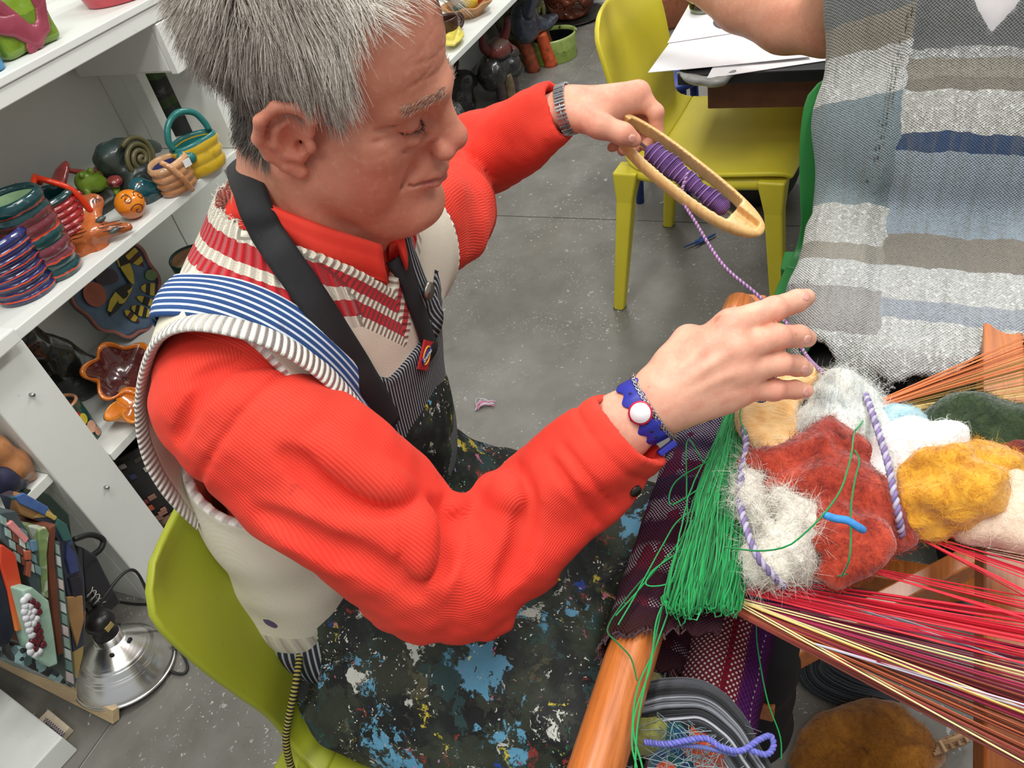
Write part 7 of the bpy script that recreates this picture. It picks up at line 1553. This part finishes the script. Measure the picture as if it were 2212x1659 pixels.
for s in (-1, 1): blobpart('ear', dg, lambda S: (S.ell(b + A(.01 + s * .045, .02, .235), (.028, .014, .055), np.stack([unit(A(1, 0, -.4 * s)), A(0, 1, 0), unit(A(.4 * s, 0, 1))], 1)), S.ell(b + A(.01 + s * .047, .0, .24), (.016, .012, .038), np.stack([unit(A(1, 0, -.4 * s)), A(0, 1, 0), unit(A(.4 * s, 0, 1))], 1), .004, 's')), b + A(-.14, -.06, .12), b + A(.15, .1, .34), .005, plain('black_brown_ear', (48, 38, 34), .35))
blobpart('tongue', dg, lambda S: S.ell(b + A(.085, -.075, .125), (.012, .014, .024)), b + A(.03, -.13, .08), b + A(.13, -.02, .17), .005, plain('red_tongue', (186, 50, 40), .3))
b = PZ(1158, 158, 0) + A(.03, -.01, 0); hb = thing('bird_sculpture', 'slate blue pottery bird with tall tail feathers and orange legs', 'sculpture', b); slate = glaze('slate_blue', [(0, (58, 64, 80)), (.4, (48, 52, 66)), (.8, (60, 66, 82))], wob=.4, rough=.35)
blobpart('body', hb, lambda S: (S.ell(b + A(-.02, .03, .24), (.08, .07, .10)), S.ell(b + A(.07, -.03, .20), (.06, .05, .035), None, .04), S.ell(b + A(.13, -.05, .20), (.05, .03, .016), None, .02)), b + A(-.18, -.16, .08), b + A(.24, .18, .4), .007, slate, (.003, 36))
for pts in ([(-.06, .0, .28), (-.09, -.08, .42), (-.03, -.14, .62)], [(.0, .0, .30), (.02, -.09, .45), (.0, -.15, .64)]): V, F = tube(spline([b + A(*p) for p in pts], 16), np.linspace(.030, .016, 16), 12); obj('tail_feather', V, F, slate, hb)
for dx, dy, cc in ((.03, -.02, (198, 84, 44)), (.10, .0, (124, 76, 40)), (-.03, .05, (150, 70, 44))): V, F = tube(spline([b + A(dx, dy, .17), b + A(dx + .02, dy - .01, .08), b + A(dx + .03, dy - .02, .0)], 12), np.linspace(.028, .034, 12), 12); obj('leg', V, F, plain('leg_glaze%d' % cc[0], cc, .4, .3, 40), hb)
def pierced(name, label, base, r0, r1, H, belly, cols, holes, hr, seed, cat='vase'):
    rs = np.random.RandomState(seed); S = SDF(base - A(.24, .24, .005), base + A(.24, .24, H + .03), .0085); x, y, z = S.grid(); t = np.clip((z - base[2]) / H, 0, 1); R_ = r0 + (r1 - r0) * t + belly * np.sin(np.pi * t)
    d = np.sqrt((x - base[0]) ** 2 + (y - base[1]) ** 2) - R_; S.f = mx_([np.maximum(d, -(d + .018)), (base[2] - z) + 0 * x + 0 * y, (z - base[2] - H) + 0 * x + 0 * y]).astype(np.float32)
    S.f = np.minimum(S.f, np.maximum(d, np.abs(z - base[2] - .012) - .012)).astype(np.float32)
    for i in range(holes): a = rs.uniform(math.pi * .6, math.pi * 2.0); tt = rs.uniform(.12, .92); rr = r0 + (r1 - r0) * tt + belly * math.sin(math.pi * tt); S.ell(base + A(math.cos(a) * rr, math.sin(a) * rr, H * tt), (hr * rs.uniform(.7, 1.3),) * 3, None, .006, 's')
    S.noise(.004, 36, seed); V, Q = S.mesh(1); return tag(obj(name, V, Q, glaze(name + '_g%d' % seed, cols, wob=.8, rough=.4, sc=30), attrs={'h': (V[:, 2] - base[2]) / H}), label, cat)
pierced('openwork_vase', 'tall green and brown openwork vase behind the slate blue bird', PZ(1178, 105, 0) + A(.06, .14, 0), .10, .07, .40, .05, [(0, (96, 70, 44)), (.3, (112, 112, 62)), (.55, (88, 56, 38)), (.75, (130, 132, 76))], 90, .017, 3)
pierced('openwork_bowl', 'terracotta openwork bowl on a dark dish at the far end of the floor row', PZ(1248, 45, 0) + A(.05, .05, .02), .10, .16, .20, .02, [(0, (120, 60, 36)), (.5, (150, 76, 46)), (.8, (128, 62, 38))], 60, .020, 5, 'bowl')
pot('dark_saucer', 'dark grey saucer under the terracotta openwork bowl', PZ(1248, 45, 0) + A(.05, .05, 0), .14, .19, .016, 0, plain('dark_grey_glaze', (56, 54, 52), .35), 'dish', wall=.010, depth=.4)
b = PZ(1198, 124, 0); pot('speckled_bowl', 'round lime green bowl with dark leaf spots and a black inside', b, .115, .125, .115, 0, glaze('lime_spotted', [(0, (132, 154, 66)), (.5, (150, 172, 84)), (.9, (160, 178, 100))], wob=.3, streak=((52, 72, 36), 26, (1, 1, 1), .60)), 'bowl', inner=plain('black_glaze', (18, 24, 24), .2), wall=.014)
b = PZ(992, 262, 0) + A(0, .0, .0); blob('stone_lump', 'grey speckled stone-like lump on the floor beyond the raised arm', 'ornament', lambda S: (S.ell(b + A(0, .02, .05), (.07, .06, .06)), S.ell(b + A(.05, .02, .03), (.05, .05, .04), None, .03)), b - .16, b + .16, .006, glaze('granite', [(0, (92, 92, 90)), (.5, (128, 128, 124))], wob=.8, rough=.6, streak=((60, 60, 60), 60, (1, 1, 1), .56)), (.006, 40), flat=.001)
pot('terracotta_jar', 'big terracotta jar glimpsed behind the back of the yellow chair', PZ(1440, 60, 0) + A(.10, .05, 0), .16, .16, .34, 0, glaze('terracotta_wash', [(0, (148, 84, 48)), (.5, (168, 98, 58)), (.8, (140, 78, 46))], wob=.6, rough=.5, sc=9), 'jar', belly=.05)
# ================================================================== left bay: ceramic shard, mosaics, lamp, boards
lsh = obj('shelf', *box((-.6, 1.374, .433), (.577, 1.70, .455)), M_WHITE, parent=sh, smooth=False); bevel(lsh, .002)
zt = .4555
def bark(S):
    S.chain([A(.515, 1.42, zt + .16), A(.535, 1.41, zt + .10), A(.548, 1.40, zt + .05), A(.556, 1.392, zt + .014)], [.030, .034, .026, .013], .02)
bk_ = blob('ceramic_shard', 'folded tan and dark blue ceramic piece at the left edge of the photo', 'ornament', bark, A(.42, 1.33, zt - .01), A(.60, 1.48, zt + .24), .0042, glaze('tan_blue', [(0, (176, 118, 74)), (.5, (186, 126, 80)), (1, (176, 118, 74))], wob=.4, rough=.4), (.005, 36), flat=zt + .0005)
blobpart('fold', bk_, lambda S: S.chain([A(.490, 1.40, zt + .09), A(.515, 1.392, zt + .045), A(.532, 1.388, zt + .018)], [.028, .026, .014], .02), A(.40, 1.33, zt - .01), A(.6, 1.48, zt + .18), .0045, plain('navy_glaze', (40, 44, 66), .35))
def prism(name, pix, y, dy, mat, parent=None, dx=0.0):
    f = [PY(px, py, y) for px, py in pix]; f = [A(p[0], p[1], max(p[2], .0012)) for p in f]; bk = [p + A(dx, dy, 0) for p in f]; k = len(f)
    o = obj(name, f + bk, [tuple(range(k)), tuple(range(k, 2 * k))[::-1]] + [(i, k + i, k + (i + 1) % k, (i + 1) % k) for i in range(k)], mat, parent, smooth=False)
    bm = bmesh.new(); bm.from_mesh(o.data); bmesh.ops.recalc_face_normals(bm, faces=bm.faces[:]); bm.to_mesh(o.data); bm.free(); return o
def mosa(name, cols, sc=40): 
    t = NT(name, .25, .5); v = t.vor(sc, None, 'Color'); r = t.n('RGBToBW', Color=v).outputs[0]; t.color(t.ramp(r, [(i / len(cols), srgb(*c)) for i, c in enumerate(cols)], 'CONSTANT')); t.bump(t.vor(sc), .5, .003); t.set(Coat_Weight=.4); return t.m
Yp = 1.235
def panel(label, pix, y, dy, mat, bw=.003): o = prism('leaning_mosaic', pix, y, dy, mat); tag(o, label, 'mosaic', None); bevel(o, bw, 2); return o
def pc(x, y): return (x / 2.6795, 1040 + y / 2.6795)
panel('dark green glazed ceramic panel standing rearmost against the white post', [pc(*p) for p in ((130, 60), (200, 45), (290, 75), (400, 190), (420, 330), (700, 700), (560, 800), (420, 700), (300, 300))], Yp + .14, .02, mosa('dark_green_shard', [(24, 40, 34), (34, 52, 44), (20, 30, 30)], 14))
panel('black crumpled panel with grey edge behind the clamp lamp', [pc(*p) for p in ((480, 380), (560, 430), (640, 590), (700, 700), (600, 790), (500, 700))], Yp + .10, .03, mosa('black_shard', [(30, 30, 34), (40, 40, 46), (22, 24, 26)], 12))
pa = panel('arched blue, ochre and teal glazed panel, largest of the leaning mosaics', [pc(*p) for p in ((80, 95), (140, 70), (280, 150), (330, 210), (400, 280), (450, 420), (490, 560), (500, 760), (485, 1000), (440, 1190), (400, 700), (330, 330), (240, 240), (120, 190))], Yp + .045, .04, mosa('ochre_blue_glaze', [(62, 84, 130), (176, 150, 90), (52, 56, 72), (150, 110, 70), (46, 84, 84)], 16))
for pix, cc in (([(85, 90), (140, 66), (285, 150), (265, 200), (120, 130)], (74, 104, 160)), ([(270, 165), (335, 205), (320, 230), (258, 195)], (200, 172, 90)), ([(330, 210), (390, 250), (420, 340), (370, 350), (325, 260)], (62, 106, 100)), ([(390, 360), (440, 420), (462, 520), (410, 540), (385, 450)], (62, 72, 120)), ([(400, 560), (470, 545), (485, 640), (430, 680)], (48, 44, 54)), ([(385, 670), (480, 660), (490, 800), (450, 960), (400, 800)], (170, 130, 84))):
    o = prism('glazed_patch', [pc(*p) for p in pix], Yp + .040, .006, plain('patch%d_%d' % (cc[0], cc[1]), cc, .25), pa); bevel(o, .002)
pg = panel('mirror-green mosaic panel edged with glass tiles', [pc(*p) for p in ((316, 340), (345, 350), (395, 760), (440, 1195), (395, 1180), (340, 800))], Yp + .022, .16, plain('tile_grout', (92, 104, 100), .6), .001)
for i in range(12):
    t0, t1 = i / 12, (i + .86) / 12; e = lambda t: (A(322, 360) * (1 - t) + A(392, 1165) * t, A(345, 372) * (1 - t) + A(432, 1185) * t); (a0_, b0_), (a1_, b1_) = e(t0), e(t1); cc = [(150, 172, 162), (196, 206, 200), (120, 148, 140), (206, 190, 186)][i % 4]
    bevel(prism('tile', [pc(*p) for p in (a0_, b0_, b1_, a1_)], Yp + .018, .005, plain('glass_tile%d' % (i % 4), cc, .15), pg), .0012)
panel('long brown wooden edged mosaic panel', [pc(*p) for p in ((288, 265), (328, 245), (318, 420), (345, 720), (372, 1000), (338, 1008), (300, 700), (278, 450))], Yp + .012, .18, plain('brown_edge', (112, 62, 42), .6))
pw = panel('pale green and white mosaic panel with mirror bits', [pc(*p) for p in ((222, 270), (268, 262), (288, 300), (275, 420), (285, 680), (245, 660), (228, 480))], Yp + .004, .18, mosa('pale_green_mosaic', [(168, 176, 140), (126, 150, 96), (196, 200, 186)], 60))
pt_ = panel('teal and white tiled panel behind the orange slab', [pc(*p) for p in ((0, 180), (90, 170), (170, 300), (225, 420), (240, 660), (190, 640), (130, 470), (0, 330))], Yp - .004, .16, plain('slate_grout', (70, 84, 86), .6), .002)
for i in range(16):
    u, v = i % 4, i // 4; x0, y0 = 6 + 40 * u + 26 * v, 195 + 28 * u + 70 * v - 10 * (u == 3); cc = [(142, 168, 160), (110, 140, 140), (196, 200, 196), (120, 74, 60)][(i * 7) % 4]
    bevel(prism('tile', [pc(*p) for p in ((x0, y0), (x0 + 33, y0 + 20), (x0 + 40, y0 + 72), (x0 + 6, y0 + 50))], Yp - .008, .005, plain('teal_tile%d' % ((i * 7) % 4), cc, .2), pt_), .0012)
for k_, (pix, cc) in enumerate((([(42, 250), (75, 226), (170, 330), (150, 360)], (214, 140, 136)), ([(178, 345), (215, 340), (222, 400), (190, 410)], (92, 124, 150)), ([(145, 405), (182, 400), (184, 455), (150, 458)], (176, 92, 66)), ([(160, 465), (186, 462), (180, 560), (150, 545)], (150, 84, 64)))): bevel(prism('tile', [pc(*p) for p in pix], Yp - .012, .008, plain('odd_tile%d' % k_, cc, .3), pt_), .0015)
to = NT('orange_red_gradient_paint', .35, .5); to.color(to.ramp(to.n('SeparateXYZ', Vector=to.coord()).outputs['Z'], [(0, srgb(214, 130, 62)), (.06, srgb(206, 84, 44)), (.12, srgb(198, 62, 40)), (.2, srgb(204, 86, 52))])); panel('orange to red glazed slab at the left of the mosaic stack', [pc(*p) for p in ((0, 372), (18, 366), (92, 420), (138, 640), (142, 858), (96, 872), (50, 640), (0, 470))], Yp - .02, .14, to.m)
panel('dark navy slab left of the orange slab', [pc(*p) for p in ((-60, 430), (0, 480), (48, 640), (92, 870), (60, 930), (-60, 1000))], Yp - .016, .12, plain('navy_slab', (34, 36, 50), .4))
pm_ = panel('mint green slab set with white and maroon pebbles, front of the stack', [pc(*p) for p in ((130, 630), (190, 612), (285, 690), (312, 860), (338, 1058), (290, 1078), (240, 1040), (180, 820))], Yp - .05, .05, plain('mint_slab', (158, 188, 168), .5))
for i, (x_, y_, m_) in enumerate([(140, 690, 0), (160, 670, 0), (185, 698, 1), (148, 722, 0), (172, 722, 0), (212, 718, 1), (143, 752, 0), (165, 760, 0), (192, 752, 0), (222, 755, 1), (152, 790, 0), (180, 782, 0), (208, 795, 0), (165, 825, 0), (190, 822, 0), (215, 838, 1), (200, 858, 1), (228, 870, 1), (172, 860, 0), (185, 888, 0), (210, 892, 1), (232, 905, 1), (190, 925, 1), (215, 928, 1), (172, 950, 0), (178, 985, 0), (200, 970, 1), (248, 945, 1), (205, 1000, 0), (226, 985, 0)]):
    c_ = PY(*pc(x_, y_), Yp - .055); V, F = lathe([(0, -.006), (.005, -.005), (.0068, 0), (.005, .005), (0, .006)], 10, (0, 0, 0)); V = np.stack([V[:, 0], V[:, 2] * .7, V[:, 1] * 1.15], 1) + c_; obj('pebble', V, F, plain(('white_pebble', 'maroon_pebble')[m_], ((206, 206, 210), (86, 26, 36))[m_], .12), pm_)
panel('heap of clear and black glass pieces under the pebble slab', [pc(*p) for p in ((130, 960), (230, 980), (330, 1090), (430, 1200), (330, 1160), (120, 1060))], Yp - .03, .12, mosa('glass_bits', [(40, 52, 54), (120, 150, 150), (26, 30, 32), (70, 92, 92)], 70))
# clamp lamp
lc = PZ(280, 1450, 0); lamp = thing('clamp_lamp', 'aluminium clamp lamp standing on its reflector on the floor, cord attached', 'lamp', lc)
ch = NT('spun_aluminium', .24, .5); ch.color(srgb(236, 234, 230)); ch.set(Metallic=1.0); ch.bump(ch.n('TexWave', {'wave_type': 'RINGS', 'rings_direction': 'Z'}, Vector=ch.coord(), Scale=60.0).outputs['Fac'], .04, .0005)
pr = [(.104, .0), (.1055, .002), (.103, .005)]; 
for t_ in np.linspace(0, 1, 40): pr.append((.102 - .072 * t_ ** 1.25 + (.0014 * math.sin((t_ - .35) * 2 * math.pi / .06) if .35 < t_ < .62 else 0), .005 + .088 * t_ ** .85))
pr += [(.026, .094), (.026, .112), (.024, .112)]; pr += [(r - .0015, z - .0015) for r, z in pr[::-1][2:]]
LT = np.array(Matrix.Rotation(math.radians(9), 3, unit(A(.3, 1, 0)))) ; V, F = lathe(pr, 64); V = V @ LT.T; V[:, 2] -= V[:, 2].min(); zoff = V[:, 2].min(); obj('reflector', V + lc, F, ch.m, lamp)
lq_ = lambda x_, y_, z_: lc + LT @ A(x_, y_, z_) + A(0, 0, .104 * math.sin(math.radians(9)) * .9)
V, F = lathe([(0, .108), (.024, .108), (.025, .120), (.022, .124), (.023, .140), (.029, .146), (.030, .158), (.022, .172), (.010, .176), (0, .176)], 28); obj('socket', np.array([lq_(*v) for v in V]), F, plain('black_bakelite', (34, 32, 32), .35), lamp)
for a in (-1.2, -2.3, .4): c_ = A(.040 * math.cos(a), .040 * math.sin(a), .090); n_ = unit(A(math.cos(a) * .7, math.sin(a) * .7, .8)); V, F = tube([lq_(*(c_ + n_ * .0)), lq_(*(c_ + n_ * .004))], .0045, 12); obj('vent_hole', V, F, plain('black_hole', (12, 12, 12), .6), lamp)
V, F = obox(lq_(-.004, -.030, .152), unit(A(1, 0, 0)), A(0, 1, 0), A(0, 0, 1), .009, .0015, .006); obj('sticker', V, F, plain('ochre_sticker', (170, 150, 90), .5), lamp, smooth=False)
tp = lq_(0, 0, .175)
cord_p = [lq_(-.01, -.005, .170), tp + A(.03, -.02, .03), tp + A(.10, -.03, .02), PZ(345, 1345, .04), PZ(385, 1398, .008), PZ(405, 1440, .006), PZ(392, 1456, .006), PZ(362, 1445, .006), PZ(366, 1420, .006), PZ(392, 1385, .010), PZ(415, 1360, .008)]
V, F = tube(spline(cord_p, 90), .0032, 8); obj('cord', V, F, plain('black_cord', (34, 34, 34), .5), lamp)
for s in (-1, 1):
    V, F = tube(spline([lq_(.02, .012 + s * .008, .14), lq_(.028, .03 + s * .010, .20), PY(196 + s * 5, 1245, 1.36), PY(188 + s * 10, 1222, 1.36), PY(180 + s * 4, 1205, 1.36)], 30), .0018, 6); obj('clamp_wire', V, F, plain('zinc_wire', (170, 168, 160), .3, metal=.9), lamp)
sp_ = lq_(.026, .012, .165); V, F = tube([sp_ + A(math.cos(t) * .010, math.sin(t) * .004, .0022 * t) for t in np.linspace(0, 25, 140)], .0014, 6); obj('clamp_spring', V, F, plain('zinc_wire', (170, 168, 160), .3, metal=.9), lamp)
V, F = tube(spline([PY(160, 1165, 1.34), PY(195, 1155, 1.34), PY(222, 1165, 1.34), PY(218, 1185, 1.34), PY(200, 1200, 1.35)], 30), .006, 8); tag(obj('black_hose', V, F, plain('black_rubber', (30, 30, 30), .5)), 'black curved rubber handle poking out behind the mosaics', 'handle')
V, F = tube(spline([PZ(258, 1300, .004), PZ(300, 1305, .004), PZ(352, 1303, .004), PZ(362, 1296, .004)], 30), .0028, 8); tag(obj('floor_cable', V, F, plain('black_cord', (34, 34, 34), .5)), 'short black cable along the foot of the white post', 'cable')
# boards
a_, b_ = PZ(252, 1546, .018), PZ(-70, 1384, .075); x_ = unit(b_ - a_); y_ = unit(np.cross(A(0, 0, 1), x_)); M_PLY = wood('pale_plywood', (196, 168, 130), (216, 190, 150), (6, 6, 30), .6)
o = obj('wood_board', *obox((a_ + b_) / 2 + y_ * .0 + A(0, 0, .002), x_, unit(y_ + A(0, 0, .55)), np.cross(x_, unit(y_ + A(0, 0, .55))), np.linalg.norm(b_ - a_) / 2, .008, .017), M_PLY, smooth=False); bevel(o, .001); tag(o, 'pale plywood board lying aslant in front of the mosaics', 'board')
c4 = [PZ(134, 1592, .05), PZ(-40, 1452, .05), PZ(-120, 1700, .05), PZ(60, 1760, .05)]; k = 4
c4 = [PZ(134, 1592, .06), PZ(-60, 1440, .06)]; d_ = unit(c4[1] - c4[0]); e_ = A(d_[1], -d_[0], 0); e_ = e_ if e_[0] < 0 else -e_
o = obj('white_cupboard', *join(obox((c4[0] + c4[1]) / 2 + e_ * .10 - A(0, 0, .030), d_, e_, A(0, 0, 1), np.linalg.norm(c4[1] - c4[0]) / 2, .10, .0295)), M_WHITE, smooth=False); bevel(o, .003); tag(o, 'low white painted plinth at the bottom left corner', 'plinth')
mk = obj('scribbled_tile', *obox(PZ(120, 1568, .012), unit(PZ(150, 1600, 0) - PZ(85, 1545, 0)), unit(np.cross(A(0, 0, 1), unit(PZ(150, 1600, 0) - PZ(85, 1545, 0)))), A(0, 0, 1), .040, .014, .010), plain('raw_clay', (206, 192, 168), .7), smooth=False); bevel(mk, .002); tag(mk, 'small clay tile with violet scribbles under the plywood board', 'tile')
d_ = unit(PZ(150, 1600, 0) - PZ(85, 1545, 0)); n_ = unit(np.cross(A(0, 0, 1), d_)); n_ = n_ if n_[1] < 0 else -n_
C = [PZ(120, 1568, .0225) + d_ * t - n_ * (.003 + .004 * math.sin(t * 900)) for t in np.linspace(-.036, .036, 90)]; V, F = tube(C, .0008, 4); obj('scribble', V, F, plain('violet_ink', (76, 66, 120), .6), mk)
C = [PZ(120, 1568, .0225) + d_ * (t + .003 * math.sin(t * 1300)) - n_ * (.008 + .002 * math.cos(t * 1100)) for t in np.linspace(-.03, .036, 70)]; V, F = tube(C, .0007, 4); obj('scribble', V, F, plain('dark_ink', (56, 60, 66), .6), mk)
# scraps on the floor
for (px, py), rgb, nm, sd, s in (((1508, 521), (40, 78, 150), 'small blue paper scrap on the floor under the yellow chair', 1, .020), ((1441, 430), (214, 222, 222), 'small white paper scrap on the floor by the yellow chair leg', 2, .018)):
    c_ = PZ(px, py, .006); rs = np.random.RandomState(sd); S = SDF(c_ - .05, c_ + .05, .0022)
    for i in range(4): p = c_ + A(*rs.normal(size=2) * s * .5, .003); S.ell(p, (s * .34, s * .22, .003), np.stack([unit(A(1, rs.normal(), 0)), unit(A(-rs.normal(), 1, .3)), A(0, 0, 1)], 1), .004)
    v, q = S.mesh(); tag(obj('paper_scrap', v, q, plain('scrap%d' % sd, rgb, .7)), nm, 'scrap')
sc = [zline([(1026 + rnd.random() * 8, 880 + rnd.random() * 8, .006), (1040 + rnd.gauss(0, 4), 868 + rnd.gauss(0, 5), .012), (1064 + rnd.gauss(0, 3), 874 + rnd.gauss(0, 5), .006)], n=14) for _ in range(14)]
o = yarns('thread_scrap', sc, .0011, yarn_mat('pink_scrap', (206, 70, 130), (196, 200, 204), (214, 120, 160)), None, 5, 'little bundle of pink and white thread on the floor by the apron', 'thread'); o['kind'] = 'stuff'
# braided strap hanging from the chair seat
t = NT('striped_braid', .8, .2); t.color(t.mix(srgb(34, 32, 26), srgb(150, 140, 70), t.math('GREATER_THAN', t.math('SINE', t.math('MULTIPLY', t.attr('along')['Fac'], 260)), 0)))
C = spline([P(650, 1400, .98), P(640, 1470, .96), P(626, 1540, .955), P(618, 1600, .96), P(630, 1660, .97), P(650, 1700, .98)], 60); V, F = tube(C, .0045, 10); tag(obj('braided_cord', V, F, t.m, attrs={'along': np.repeat(np.linspace(0, 1, 60), 10)}), 'black and olive striped braid hanging beside the lime chair seat', 'cord')
